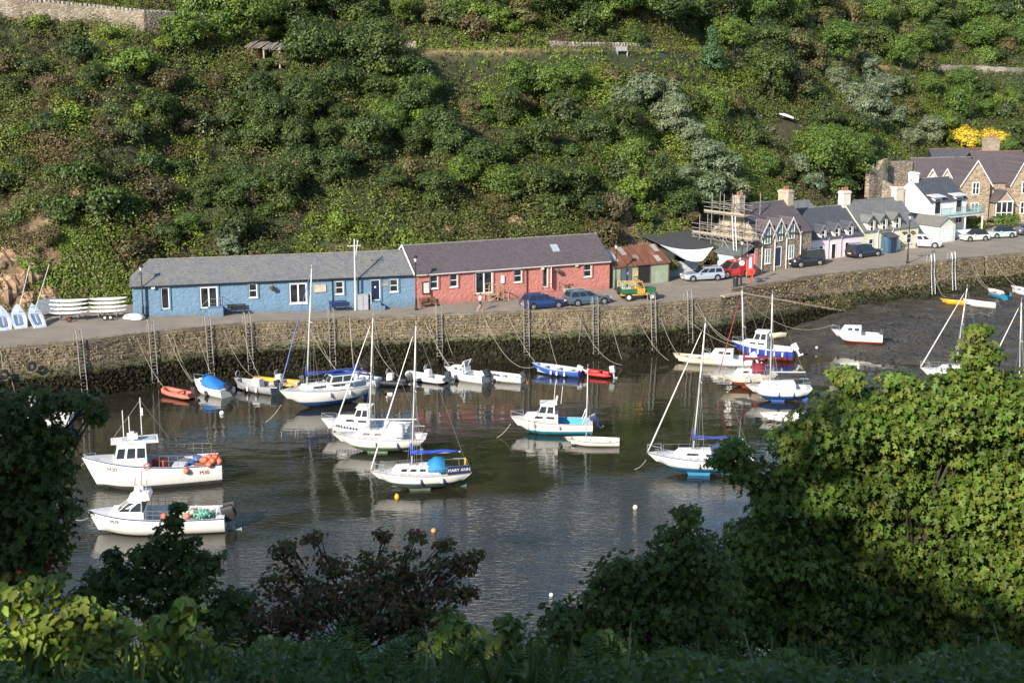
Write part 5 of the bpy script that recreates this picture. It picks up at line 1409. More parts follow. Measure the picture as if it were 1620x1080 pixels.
def elder(px, py, n, label):
    p = hillP(px, py); t_ = thing("flowering_elder", label, "bush", p)
    C, N_, I, g = cluster_pts([((0, 0, 1.2), (1.3, 1.2, 1.2)), ((.5, -.3, 2.4), (.9, .9, .9))], 18, 22, .4, px)
    leaf_obj('crown', C, N_, .24, tint(g, len(C), (.055, .085, .03), .3, I), FOL, 'quad', t_, g=g)
    C, N_, I, g = cluster_pts([((.1, -.25, 1.3), (1.3, 1.25, 1.2)), ((.5, -.5, 2.4), (.9, .9, .9))], n, 5, .12, px + 1, up=1.5, inner=0)
    leaf_obj('blossom', C, N_, .17, tint(g, len(C), (.62, .60, .48), .15), FOL, 'quad', t_, g=g)
elder(322, 228, 14, "elder bush with white flower heads in the left scrub"); elder(668, 150, 24, "elder bush with cream blossom beside the dark trees, right of the hut")
# ivy draped over the rock by the kayaks
g = np.random.default_rng(3); n = 14000
ix = g.uniform(-46.0, -36.2, n); iy = np.interp(ix, FX, FY) + g.uniform(-.2, 9.5, n)
w = fbm(ix * .25, iy * .25, 88) - .16 * np.clip((-43.5 - ix) * .5, 0, 3) ; k = (w > .34) & (hill_d(ix, iy) < 4.6 + 1.5 * fbm(ix * .4, iy * 0, 90)); ix, iy = ix[k], iy[k]; n = len(ix)
ic = np.stack([ix, iy - .2, hill_z(ix, iy) + .25 + 1.5 * np.maximum(0, fbm(ix * .5, iy * .5, 89) - .35) * g.random(n)], 1)
o = leaf_obj("ivy", ic, g.normal(size=(n, 3)) * .5 + [-.2, -.8, .7], .30 * (.6 + .7 * g.random(n)), np.array((.12, .17, .025)) * (.6 + .8 * g.random((n, 1))), FOL, 'quad', g=g)
tag(o, "bright green ivy mass draped over the rock left of the blue building", "ivy")
# shrubs by the road and gardens
def shrub(px, py, H, W, base, label, alt=None, cat="shrub", name="garden_shrub", seed=1, dy=0.0):
    p = PR(px, py); t_ = tree_proto(name, label, cat, None, seed, H, W, base, alt, .3, 5, 18, 22, .2, .34, trunk=False); t_.location = p + Vector((0, dy, 0)); return t_
shrub(1142, 428, 2.5, 3.0, (.085, .065, .03), "brown green hedge bush behind the silver estate car", (.05, .06, .02), seed=31, dy=.1); shrub(1116, 430, 2.1, 2.4, (.06, .06, .025), "olive bush left of the hedge bush by the red van", (.1, .07, .04), seed=32, dy=.1)
t_ = shrub(1066, 440, 1.9, 1.5, (.13, .14, .05), "pale spiky yucca at the corner of the green shed", seed=33, name="yucca", dy=.4)
for i, (px, py, H, W, c_, lab) in enumerate([(1570, 352, 1.2, 3.5, (.10, .14, .03), "yellow green rounded shrub in the garden behind the mint convertible"), (1606, 340, 2.6, 1.6, (.06, .10, .02), "clipped cone shaped bush in front of the mansion at the right edge"), (1592, 342, 2.2, 1.6, (.07, .11, .02), "clipped cone bush left of the one at the edge"),
   (1600, 362, 1.3, 4.5, (.07, .11, .02), "low garden hedge above the mint convertible"), (1540, 362, 1.0, 2.6, (.09, .10, .05), "small garden shrub behind the white convertible"), (1512, 372, 1.1, 1.8, (.08, .10, .04), "small shrub right of the garage door"), (1555, 366, 1.0, 3, (.13, .15, .03), "yellowish low shrub between white and mint convertibles"), (1425, 392, 1.2, 1.6, (.05, .075, .03), "dark potted shrub by the blue porch")]):
    shrub(px, py, H, W, c_, lab, seed=40 + i, dy=3.0 if px > 1430 else .3)

# ================================================================ BOATS
def sst(a, b, x): t_ = max(0, min(1, (x - a) / (b - a))); return t_ * t_ * (3 - 2 * t_)
ORANGE = M((.62, .13, .06), .55, var=.1); RED = M((.55, .03, .03), .4); BLUEC = M((.03, .12, .42), .75, var=.15, vs=3); TURQ = M((.03, .33, .48), .5); ROYAL = M((.03, .06, .32), .4)
ANTIB = M((.03, .10, .30), .7, var=.25, vs=3); ANTIG = M((.16, .24, .14), .8, var=.3, vs=3); ANTIT = M((.02, .28, .40), .7, var=.2, vs=3); ANTIR = M((.34, .07, .04), .8, var=.25, vs=3); ANTIK = M((.10, .10, .10), .8, var=.3, vs=3)
SCREEN = M((.03, .04, .05), .08); DECKG = M((.62, .63, .62), .6, var=.08, vs=2); TEAK = M((.36, .24, .13), .7, var=.2, vs=5); YEL = M((.70, .38, .03), .5); CREAMB = M((.74, .66, .50), .45, var=.06)
def hull(root, L, B, Ff, Fs, draft, tw=.75, rake=.5, n=2.3, zw=.12, top=None, bot=None, strake=None, boot=None, deck=None, cock=None, floor=.15, inner=None, bowp=2.2, rim=.10, sail=False, thick=.07, up=.35):
    top = top or GEL; bot = bot or ANTIK; strake = strake or top; boot = boot or top; deck = deck or DECKG; inner = inner or deck
    NS = 20
    def hb(t_):
        return B / 2 * (tw + (1 - tw) * math.sin(math.pi / 2 * min(1, t_ / .45)) if t_ < .45 else max(.012, (1 - ((t_ - .45) / .55) ** bowp)))
    def zs(t_): return Fs + (Ff - Fs) * t_ ** 1.7 - .06 * math.sin(math.pi * t_)
    def zk(t_):
        z = -draft * (1 - sst(.55, 1.0, t_)) + up * Ff * sst(.8, 1.0, t_)
        if sail: z += draft * .95 * (1 - sst(0, .35, t_)) 
        return z
    def X(t_, u): return -L / 2 + L * t_ - rake * u * sst(.55, 1, t_) + (.12 * L * u * (1 - sst(0, .2, t_)) if sail else 0)
    secs = []; rows = None
    for i in range(NS + 1):
        t_ = i / NS; t_ = 1 - (1 - t_) ** 1.25 if t_ > 0 else 0
        s, k, b_ = zs(t_), zk(t_), hb(t_)
        w = min(max(zw, k + .03), s - .2)
        zl = [s, s - thick, lerp(s, w, .35), lerp(s, w, .68), min(w + .07, s - .1), w] + [lerp(w, k, q) for q in (.3, .62, .85, 1)]
        sec = []
        for z in zl:
            u = max(0, min(1, (s - z) / (s - k)))
            y = b_ * max(0, 1 - u ** n) ** (1 / 1.7)
            if abs(z - (s - thick)) < 1e-6 or z == s: y += .012
            sec.append((X(t_, u), y, z))
        secs.append((sec + [(x_, -y, z) for x_, y, z in sec[-2::-1]], t_))
    mb = MB(); K = len(secs[0][0])
    vs = [p for s, _ in secs for p in s]; half = K // 2
    rm = [1, 0, 0, 0, 2, 3, 3, 3, 3]; rmf = rm + rm[::-1]
    for m_ in range(4):
        pass
    fs = []; ms = []
    for i in range(NS):
        for k in range(K - 1):
            fs.append((i * K + k, i * K + k + 1, (i + 1) * K + k + 1, (i + 1) * K + k)); ms.append(rmf[k])
    o_ = len(mb.v); mb.v += vs; mb.f += fs; mb.m += ms
    # transom in two colours
    s0 = secs[0][0]
    up_ = s0[:6] + s0[-6:]; mb.add(up_, [tuple(range(12))], 0); lo_ = s0[5:-5]; mb.add(lo_, [tuple(range(len(lo_)))], 3)
    h_ = mb.build('hull', [top, strake, boot, bot], root, smooth='angle')
    d = MB(); ck = MB(); cam_ = .03 * B
    def inck(i): return cock and cock[0] - 1e-6 <= secs[i][1] <= cock[1] + 1e-6
    prev = None
    for i in range(NS):
        a_, c_ = secs[i], secs[i + 1]; ta, tb = a_[1], c_[1]
        def e(t_, f_, dz=0): return (X(t_, 0), hb(t_) * f_ - 0, zs(t_) - .012 + dz)
        if inck(i) and inck(i + 1):
            for sg in (1, -1):
                fa, fb_ = max(.05, 1 - rim / max(.15, hb(ta))), max(.05, 1 - rim / max(.15, hb(tb)))
                d.add([e(ta, sg), e(tb, sg), e(tb, sg * fb_), e(ta, sg * fa)], [(0, 1, 2, 3)])
                pa, pb = e(ta, sg * fa), e(tb, sg * fb_)
                qa, qb = (pa[0], pa[1] * .86, floor), (pb[0], pb[1] * .86, floor)
                ck.add([pa, pb, qb, qa], [(0, 1, 2, 3)])
            ga, gb = max(.05, 1 - rim / max(.15, hb(ta))) * .86 * hb(ta), max(.05, 1 - rim / max(.15, hb(tb))) * .86 * hb(tb)
            ck.add([(X(ta, 0), ga, floor), (X(tb, 0), gb, floor), (X(tb, 0), -gb, floor), (X(ta, 0), -ga, floor)], [(0, 1, 2, 3)])
        else:
            d.add([e(ta, 1), e(tb, 1), e(tb, 0, cam_ * min(1, hb(tb) * 2 / B)), e(ta, 0, cam_ * min(1, hb(ta) * 2 / B)), e(tb, -1), e(ta, -1)], [(0, 1, 2, 3), (3, 2, 4, 5)])
    if cock:
        ins = [i for i in range(NS + 1) if inck(i)]
        for i in (ins[0], ins[-1]):
            t_ = secs[i][1]; f_ = max(.05, 1 - rim / max(.15, hb(t_))); x_ = X(t_, 0); z_ = zs(t_) - .012
            ck.add([(x_, hb(t_) * f_, z_), (x_, -hb(t_) * f_, z_), (x_, -hb(t_) * f_ * .86, floor), (x_, hb(t_) * f_ * .86, floor)], [(0, 1, 2, 3)])
        ck.build('cockpit', inner, root)
    if d.f: d.build('deck', deck, root)
    def yat(t_, z):
        u = max(0, min(1, (zs(t_) - z) / (zs(t_) - zk(t_)))); return hb(t_) * max(0, 1 - u ** n) ** (1 / 1.7), X(t_, u)
    return dict(yat=yat, hb=hb, zs=zs, X=lambda t_: X(t_, 0), L=L, B=B)
def cabin(root, x0, x1, w0, w1, z0, z1, rf=.3, rb=.1, tin=.85, mat=None, side=(), front=(), back=(), name='cabin', roofm=None, over=0, glassm=None, fv=(.3, .85), sv=(.35, .85)):
    """x0 aft, x1 forward; w0,w1 full widths there"""
    mat = mat or GEL
    A = [(x0, -w0 / 2, z0), (x1, -w1 / 2, z0), (x1, w1 / 2, z0), (x0, w0 / 2, z0)]
    Bt = [(x0 + rb, -w0 / 2 * tin, z1), (x1 - rf, -w1 / 2 * tin, z1), (x1 - rf, w1 / 2 * tin, z1), (x0 + rb, w0 / 2 * tin, z1)]
    mb = MB()
    mid = [((x0 + rb + x1 - rf) / 2, 0, z1 + .05)]
    mb.add(A + Bt + mid, [(0, 1, 5, 4), (1, 2, 6, 5), (2, 3, 7, 6), (3, 0, 4, 7), (4, 5, 8), (5, 6, 8), (6, 7, 8), (7, 4, 8), (3, 2, 1, 0)])
    o = mb.build(name, mat, root)
    g_ = glassm or SCREEN
    def pn(q, u, v): MB().pane(q, u[0], u[1], v[0], v[1], .012, .02).build('window', g_, o)
    for u in side:
        pn([A[0], A[1], Bt[1], Bt[0]], u, sv); pn([A[2], A[3], Bt[3], Bt[2]], (1 - u[1], 1 - u[0]), sv)
    for u in front: pn([A[1], A[2], Bt[2], Bt[1]], u, fv)
    for u in back: pn([A[3], A[0], Bt[0], Bt[3]], u, sv)
    if over:
        r = MB(); c = [(x0 + rb - over, -w0 / 2 * tin - .06), (x1 - rf + over * .5, -w1 / 2 * tin - .06), (x1 - rf + over * .5, w1 / 2 * tin + .06), (x0 + rb - over, w0 / 2 * tin + .06)]
        r.prism(c, z1 + .055, z1 + .11); r.build('cabin_roof', roofm or mat, o)
    return o
def outboard(root, x, z, y=0, tilt=0.0, col=None, s=1.0, legm=None):
    col = col or BLACK
    mb = MB(); mb.loft([[( -.28 * s * k, w * s, h * s) for w, h in ((-.17, -.12), (-.2, .38), (-.12, .56), (.12, .56), (.2, .38), (.17, -.12))] for k in (-.4, .2, .9, 1.5)])
    o = mb.build('outboard_motor', col, root, smooth='angle')
    lg = MB(); lg.box((-.18 * s, 0, -.35 * s), (.16 * s, .1 * s, .7 * s)); lg.box((-.3 * s, 0, -.7 * s), (.5 * s, .09 * s, .12 * s)); lg.lathe((-.55 * s, 0, -.72 * s), [(.13 * s, 0), (.13 * s, .03)], 8, 0, 'X'); lg.build('motor_leg', legm or col, o)
    o.location = (x, y, z); o.rotation_euler = (0, tilt, 0)
    return o
def w2l(root, p):
    a = -root.rotation_euler[2]; d = Vector(p) - root.location
    return Vector((d.x * math.cos(a) - d.y * math.sin(a), d.x * math.sin(a) + d.y * math.cos(a), d.z))
def mast(root, x, z0, toppx, r=.06, mat=None, spreader=True, y=0):
    a = root.rotation_euler[2]; wp = root.location + Vector((x * math.cos(a), x * math.sin(a), 0))
    tp = w2l(root, PY(toppx[0], toppx[1], wp.y))
    mb = MB(); mb.tube([(x, y, z0), tp], [r, r * .75], 8); mb.tube([tp, tp + Vector((.0, 0, .35))], .012, 4)
    mo = mb.build('mast', mat or MASTM, root, smooth=True)
    base = Vector((x, y, z0))
    if spreader:
        q = base.lerp(tp, .55); mb = MB(); mb.tube([q + Vector((-.1, -.55, -.05)), q, q + Vector((-.1, .55, -.05))], .025, 5); mb.build('spreader', mat or MASTM, mo)
    return base, tp
WIRE = M((.22, .22, .21), .5, .3)
def wire(root, a, b_, name='shroud', r=.014, mat=None):
    mb = MB(); mb.tube([a, b_], r, 4); return mb.build(name, mat or WIRE, root)
def rig(root, h, base, tp, furl=None, fr=.045, bowt=.985, stern=True):
    bow = Vector((h['X'](bowt), 0, h['zs'](bowt) + .05))
    if furl:
        mb = MB(); mb.tube([bow, bow.lerp(tp, .08), bow.lerp(tp, .5), bow.lerp(tp, .93)], [.03, fr * 1.15, fr, fr * .5], 6); mb.build('furled_sail', furl, root)
    wire(root, bow, tp, 'forestay')
    if stern: wire(root, Vector((h['X'](.02), 0, h['zs'](.02))), tp, 'backstay')
    xm = base.x; tm = (xm + h['L'] / 2) / h['L']
    for sg in (-1, 1):
        for dx, k in ((-.25, 1.0), (.25, .6), (-.7, .6)):
            tt = max(.05, min(.95, tm + dx / h['L'])); wire(root, Vector((xm + dx, sg * h['hb'](tt) * .92, h['zs'](tt))), base.lerp(tp, k))
def boom(root, base, x1, z, cover=None, r=.05, cr=.13, name='sail_cover'):
    mb = MB(); mb.tube([(base.x - .08, 0, z), (x1, 0, z + .03)], r, 6); mb.build('boom', MASTM, root)
    if cover:
        n = 7; pts = [(lerp(base.x + .02, x1 + .15, i / n), .02 * math.sin(i * 2), z + .10 + .04 * math.sin(i * 1.7)) for i in range(n + 1)]
        mb = MB(); mb.tube(pts, [cr * (1.2 - .5 * i / n) for i in range(n + 1)], 8); mb.tube([(base.x + .02, 0, z - .1), (base.x + .03, 0, z + .75)], [.11, .09], 7); mb.build(name, cover, root, smooth=True)
def pulpit(root, h, t0=.86, hh=.55, name='pulpit'):
    mb = MB(); pts = []
    for t_ in (t0, .93, .99): pts.append((h['X'](t_), h['hb'](t_) * .95, h['zs'](t_) + hh))
    pts = pts + [(x_, -y, z) for x_, y, z in pts[::-1]]
    mb.tube(pts, .022, 4)
    for p in (pts[0], pts[2], pts[-1]): mb.tube([(p[0], p[1], p[2] - hh), p], .02, 4)
    mb.build(name, ALU, root)
def guard(root, h, t0, t1, hh=.5, n=4, mat=None, two=False):
    for sg in (-1, 1):
        mb = MB(); ts = [lerp(t0, t1, i / n) for i in range(n + 1)]
        pts = [(h['X'](t_), sg * h['hb'](t_) * .95, h['zs'](t_) + hh) for t_ in ts]; mb.tube(pts, .014, 4)
        if two: mb.tube([(x_, y, z - hh * .45) for x_, y, z in pts], .014, 4)
        for x_, y, z in pts: mb.tube([(x_, y, z - hh), (x_, y, z)], .016, 4)
        mb.build('guardrail', mat or ALU, root)
def keel(root, xs0, xs1, y, z0, z1, mat, th=.14, cut=.35):
    mb = MB(); mb.prism([(xs0, z0), (xs1, z0), (xs1 - cut, z1), (xs0 + cut * .5, z1)], y - th / 2, y + th / 2, 'Y'); mb.build('keel', mat, root)
def fender(root, h, t_, sg, mat=None, ln=.45):
    x_, y, z = h['X'](t_), sg * (h['hb'](t_) + .1), h['zs'](t_)
    mb = MB(); mb.lathe((x_, y, z - .12 - ln), [(.02, 0), (.09, .05), (.1, ln * .5), (.09, ln - .05), (.02, ln)], 8); mb.tube([(x_, y - sg * .08, z), (x_, y, z - .12)], .012, 4); mb.build('fender', mat or WHITE, root)
def floatat(px, py, z=0.0): return P(px, py, z)
def bedat(px, py, dz=0.0):
    z = 0.5
    for _ in range(8): p = P(px, py, z); z = max(0, float(bed_z(np.array(p.x), np.array(p.y))))
    return p + Vector((0, 0, dz))
BO = "boats in the harbour"
def boat(name, label, px, py, ang, z=0.0, cat="boat", bed=False):
    p = bedat(px, py, z) if bed else floatat(px, py) + Vector((0, 0, z))
    return thing(name, label, cat, p, R(ang), BO)
def text_on(root, txt, px_side, h, t_, zoff, size, mat, ext=.004):
    """letters along the hull side that faces the camera"""
    sg = px_side; y, x_ = h['yat'](t_, zoff); y2, x2 = h['yat'](t_, zoff + .15); y *= sg
    dt = .03; qa, qb = h['yat'](t_ + dt, zoff), h['yat'](t_ - dt, zoff); dy = (qa[0] - qb[0]) * sg; dx = qa[1] - qb[1]
    tx = Vector((dx, dy, 0)).normalized()
    if sg > 0: tx = -tx
    up = Vector((x2 - x_, y2 * sg - y, .15)); up = (up - tx * up.dot(tx)).normalized(); nrm = tx.cross(up)
    M_ = Matrix((( tx.x, up.x, nrm.x, x_ + nrm.x * .02), (tx.y, up.y, nrm.y, y + nrm.y * .02), (tx.z, up.z, nrm.z, zoff + nrm.z * .02), (0, 0, 0, 1)))
    return text_mesh('lettering', txt, size, mat, root, M_, ext)
REDT = M((.35, .05, .03), .6)

# --- M30 fishing boat (stern to the right and away)
b1 = boat("fishing_boat", "white fishing boat M30 with wheelhouse and orange buoys at its stern", 242, 765, 196)
h = hull(b1, 9.2, 3.3, 2.35, 1.45, .5, .9, .95, 3.2, .32, GEL, ANTIK, NAVY, GEL, DECKG, (.04, .56), .55, M((.55, .55, .53), .7, var=.2), 2.6, .14, up=.08)
wc = cabin(b1, .35, 2.75, 2.2, 1.7, 1.15, 3.15, .55, 0, .86, GEL, ((.04, .30), (.36, .62), (.70, .94)), ((.04, .33), (.36, .64), (.67, .96)), (), 'wheelhouse', GEL, .85, sv=(.52, .86), fv=(.52, .88))
MB().prism([(-.3, -.55), (1.9, -.45), (1.9, .45), (-.3, .55)], 3.262, 3.30).build('roof_hatch', M((.45, .50, .55), .4), b1)
mb = MB(); mb.tube([(1.2, .3, 3.25), (1.2, .3, 3.9)], .16, 8); mb.box((1.2, .3, 3.6), (.7, .5, .35)); mb.build('radar_dome', GEL, b1)
for x_, y_, hh in ((1.75, -.4, 2.0), (1.35, -.6, 1.5), (.55, 0, 2.9)): mb = MB(); mb.tube([(x_, y_, 3.26), (x_, y_, 3.26 + hh)], .035, 5); mb.build('aerial', MASTM, b1)
MB().box((.5, .12, 5.2), (.16, .14, .5)).build('radar_reflector', WHITE, b1)
wire(b1, (2.6, 0, 3.25), (.55, 0, 6.0), 'stay'); wire(b1, (-1.2, 0, 3.25), (.55, 0, 6.0), 'stay')
pulpit(b1, h, .9, .15, 'bow_rail')
guard(b1, h, .05, .45, .75, 6, STEEL, True)
for sg, t_, s_ in ((1, .80, .38), (1, .13, .38)): text_on(b1, "M30", sg, h, t_, h['zs'](t_) - .45, s_, REDT)
MB().b2(-.5, -.1, 1.585, 1.60, .95, 1.02).build('scupper', BLACK, b1)
a_ = R(196)
def onboat(b_, x, y, z): 
    a = b_.rotation_euler[2]; return b_.location + Vector((x * math.cos(a) - y * math.sin(a), x * math.sin(a) + y * math.cos(a), z))
OB = M((.72, .18, .10), .45, var=.08)
k = 0
for x, y, z in ((-4.0, 1.5, 1.75), (-3.75, 1.62, 1.55), (-4.2, 1.25, 1.95), (-3.8, 1.25, 1.95), (-3.5, 1.45, 1.85), (-4.45, 1.4, 1.65), (-4.4, .95, 1.8), (-4.0, .8, 1.75), (-3.35, 1.15, 1.75), (-2.2, 1.72, 1.25)):
    bu = MB(); bu.ball((0, 0, 0), .22, 10); bu.lathe((0, 0, .2), [(.06, 0), (.04, .1)], 6)
    o = bu.build("buoy", OB, None, True, onboat(b1, x, y, z)); tag(o, "orange net buoy heaped on the stern of the fishing boat M30" if k < 9 else "lone orange buoy hung on the side of the fishing boat M30", "buoy", "orange buoys on the boat M30" if k < 9 else None); k += 1
def tub(b_, x, y, z, r, hh, mat, label, name="barrel", sq=False):
    mb = MB()
    if sq: mb.box((0, 0, hh / 2), (r * 2, r * 1.6, hh), 0, 0, 1.08)
    else: mb.lathe((0, 0, 0), [(r * .9, 0), (r, hh * .3), (r, hh * .7), (r * .88, hh), (r * .7, hh - .03)], 12)
    o = mb.build(name, mat, None, not sq, onboat(b_, x, y, z)); o.rotation_euler[2] = b_.rotation_euler[2] + x; tag(o, label, name.replace('_', ' '))
BARB = M((.05, .14, .34), .5)
tub(b1, -3.1, -.9, .55, .32, .95, BARB, "tall blue barrel at the far stern corner of boat M30"); tub(b1, -1.15, .9, .55, .28, .7, BARB, "blue tub behind the rail of boat M30 amidships", "tub"); tub(b1, -2.6, -.2, .55, .35, .85, BARB, "open blue barrel lying near the buoys of boat M30")
tub(b1, -1.8, .75, .55, .48, .95, M((.66, .68, .7), .6), "large white fish bin on the deck of boat M30", "fish_bin", True); tub(b1, -2.7, .75, .55, .32, .7, WHITE, "small white fish box beside the bin on boat M30", "fish_box", True); tub(b1, -.6, -.4, .55, .42, 1.1, M((.42, .08, .05), .6), "red winch box behind the wheelhouse of boat M30", "winch", True); tub(b1, -2.2, -.7, .55, .4, .8, M((.2, .2, .2), .6), "dark grey gear box on the far side of boat M30", "gear_box", True)
tub(b1, -3.3, .55, .55, .45, .75, M((.5, .2, .06), .9, var=.4, vs=8), "heap of orange net under the buoys of boat M30", "net", True)
lr = MB(); [lr.tube([(.22 * math.cos(q * .52 + k_), .03 * 0, .22 * math.sin(q * .52 + k_)) for q in range(13)], .05, 5) for k_ in (0,)]
o = lr.build("lifebuoy", ORANGE, None, True, onboat(b1, .35, 1.62, 1.75)); o.rotation_euler[2] = R(196); tag(o, "orange lifebuoy at the rail beside the wheelhouse of boat M30", "lifebuoy")
# --- M29 catamaran workboat
b2_ = boat("fishing_boat", "white catamaran fishing boat M29 with dark windscreen and black outboards", 250, 838, 187)
h = hull(b2_, 8.4, 2.9, 1.5, 1.05, .25, .95, .6, 3.6, .06, GEL, ANTIK, NAVY, GEL, DECKG, (.03, .58), .35, DECKG, 3.0, .14, up=.1)
cabin(b2_, .7, 3.0, 2.1, 1.5, 1.05, 1.5, .3, 0, .96, GEL, (), (), (), 'foredeck_cabin')
cabin(b2_, .8, 2.35, 2.0, 1.7, 1.5, 2.15, .85, 0, .85, GEL, ((.03, .5), (.54, .98)), ((.04, .49), (.51, .96)), (), 'wheelhouse', GEL, .3, sv=(.08, .9), fv=(.08, .92))
cabin(b2_, .3, 1.6, 1.7, 1.4, 2.25, 2.6, .35, .1, .8, GEL, (), (), (), 'roof_pod')
for x_, hh in ((.9, 1.3), (1.3, .9), (.6, .7)): mb = MB(); mb.tube([(x_, 0, 2.6), (x_ - .1, .05, 2.6 + hh)], .035, 5); mb.build('aerial', GREYM, b2_)
mb = MB(); mb.box((1.0, 0, 2.8), (.5, .3, .3)); mb.tube([(1.0, -.5, 2.75), (1.0, .5, 2.75)], .06, 6); mb.build('radar', GEL, b2_)
MB().b2(.72, .79, -.9, .9, .4, 2.1).build('cabin_back', M((.05, .05, .055), .5), b2_)
guard(b2_, h, .3, .56, .55, 5, STEEL, True)
text_on(b2_, "M29", 1, h, .80, 1.0, .33, M((.05, .05, .09), .6))
outboard(b2_, -4.25, .75, -.5, .15, BLACK, 1.35, M((.35, .36, .38), .5)); outboard(b2_, -4.25, .75, .5, .25, BLACK, 1.35, M((.35, .36, .38), .5))
for x, y, lab in ((-.55, 1.2, "red buoy at the forward rail of boat M29"), (-2.0, 1.35, "orange buoy beside the sapling top on boat M29"), (-1.2, 1.42, "lower red buoy hung on the side of boat M29")):
    o = MB().ball((0, 0, 0), .2, 10).build("buoy", OB, None, True, onboat(b2_, x, y, 1.3 if y < 1.4 else .95)); tag(o, lab, "buoy")
mb = MB()
for i in range(3): 
    for k in range(2): q = (i * .85, k * .8); mb.b2(q[0], q[0] + .75, q[1], q[1] + .7, 0, .05); [mb.tube([(q[0], q[1] + yy, 0), (q[0] + .05, q[1] + yy, .45), (q[0] + .7, q[1] + yy, .45), (q[0] + .75, q[1] + yy, 0)], .025, 4) for yy in (0, .35, .7)]
o = mb.build("crab_pot", M((.45, .47, .42), .9, var=.4, vs=8), None, False, onboat(b2_, -1.1, .9, .75)); o.rotation_euler[2] = R(187 + 180); tag(o, "pile of pale crab pots on the deck of boat M29", "crab pots")
C, N_, I, g_ = cluster_pts([((0, 0, .4), (.55, .45, .35))], 30, 16, .2, 9)
o = leaf_obj("fishing_net", C, N_, .16, tint(g_, len(C), (.22, .48, .42), .25), FOLN, 'quad', g=g_); o.location = onboat(b2_, -3.0, .9, .7); tag(o, "turquoise net heap near the stern of boat M29", "net")
C, N_, I, g_ = cluster_pts([((0, 0, .4), (.8, .5, .4))], 30, 16, .2, 10)
o = leaf_obj("white_sack", C, N_, .22, tint(g_, len(C), (.68, .68, .66), .1), FOLN, 'quad', g=g_); o.location = onboat(b2_, -1.7, -.1, .6); tag(o, "heap of white sacks amidships on boat M29", "sacks")

# --- sailing boats
def sloop(px, py, ang, z, L, B, label, top, bot, mastx, toppx, strake=None, boot=None, furl=None, cover=None, keels=True, kz=-.55, deckm=None, Ff=1.05, Fs=.85, hood=None, cab=(.30, .74), wins=3, dark=SCREEN, name="sailing_boat", bed=False, zw=.20, draft=.35):
    b_ = boat(name, label, px, py, ang, z, "sailing boat", bed)
    h = hull(b_, L, B, Ff, Fs, draft, .68, .75, 2.1, zw, top, bot, strake or top, boot or top, deckm or DECKG, (.06, cab[0]), Fs - .5, deckm or DECKG, 2.0, .28, sail=True)
    x0, x1 = h['X'](cab[0]), h['X'](cab[1])
    n = wins; sd = [(.08 + i * .84 / n, .08 + (i + .62) * .84 / n) for i in range(n)]
    cabin(b_, x0, x1, B * .62, B * .34, Fs - .05, Fs + .48, .5, .05, .85, GEL, sd, (), (), 'coachroof', sv=(.38, .72), glassm=dark)
    MB().prism([(lerp(x0, x1, .42), -.25), (lerp(x0, x1, .6), -.25), (lerp(x0, x1, .6), .25), (lerp(x0, x1, .42), .25)], Fs + .5, Fs + .56).build('hatch', M((.35, .38, .4), .3), b_)
    base, tp = mast(b_, h['X'](mastx), Fs + .45, toppx)
    rig(b_, h, base, tp, furl)
    boom(b_, base, h['X'](.10), Fs + 1.25, cover)
    pulpit(b_, h); guard(b_, h, .1, .84, .48, 5)
    for tf in (.3, .52): fender(b_, h, tf, 1, M((.62, .64, .68), .6), .4)
    mb = MB(); [mb.tube([(h['X'](.9) + .16 * math.cos(q * .9), .2 + .16 * math.sin(q * .9), h['zs'](.9) + .04 + .02 * q)for q in range(15)], .02, 4)]; mb.build('rope_coil', ROPE, b_)
    mb = MB(); t0 = .02; pts = [(h['X'](.16), h['hb'](.16) * .95, h['zs'](.16) + .55), (h['X'](.03), h['hb'](.03) * .9, h['zs'](.03) + .55)]; mb.tube(pts + [(x_, -y, z_) for x_, y, z_ in pts[::-1]], .02, 4); mb.build('pushpit', ALU, b_)
    if keels:
        for sg in (-1, 1): keel(b_, -.1 * L, .12 * L, sg * B * .2, -draft * .55, kz, bot)
    mb = MB(); mb.prism([(-L / 2 + .25, .3), (-L / 2 + .65, .3), (-L / 2 + .75, kz), (-L / 2 + .3, kz)], -.04, .04, 'Y'); mb.build('rudder', bot, b_)
    if hood:
        secs = []
        for x_, hh in ((x0 - .45, .02), (x0 - .4, .8), (x0 + .25, .85), (x0 + .75, .40)):
            w = B * .33; secs.append([(x_, w * math.cos(q * math.pi / 6), Fs + .12 + hh * math.sin(q * math.pi / 6) ** .6) for q in range(7)])
        mb = MB(); mb.loft(secs); mb.build('spray_hood', hood, b_, smooth=True)
    return b_, h, base, tp
bs, h, _, _ = sloop(516, 640, 208, .42, 8.2, 2.7, "white motor sailer with blue sail cover, dark windows and blue bottom", GEL, ANTIB, .70, (493, 425), M((.25, .25, .27), .5), None, M((.12, .15, .42), .7), M((.03, .05, .24), .8), False, Ff=1.35, Fs=1.05, draft=.55, cab=(.28, .80), wins=2, zw=.16)
cabin(bs, h['X'](.22), h['X'](.50), 1.9, 1.7, 1.5, 2.15, .35, .05, .85, GEL, ((.05, .48), (.52, .95)), ((.04, .48), (.52, .96)), (), 'wheelhouse', BLUEC, .12, sv=(.2, .9), fv=(.15, .9))
MB().b2(h['X'](.30), h['X'](.44), -.5, .5, 2.262, 2.30).build('solar_panel', M((.02, .03, .08), .15), bs)
mb = MB(); mb.prism([(-.9, 0), (-3.6, 0), (-3.4, -1), (-1.2, -1)], -.3, .3, 'Y'); 
sloop(600, 713, 178, .33, 7.1, 2.5, "white sloop with green bottom and white spray hood, left of the name banner boat", GEL, ANTIG, .60, (590, 503), M((.45, .35, .33), .5), None, GEL, None, True, -.75, hood=WHITE, cab=(.30, .78), dark=M((.16, .16, .17), .3))
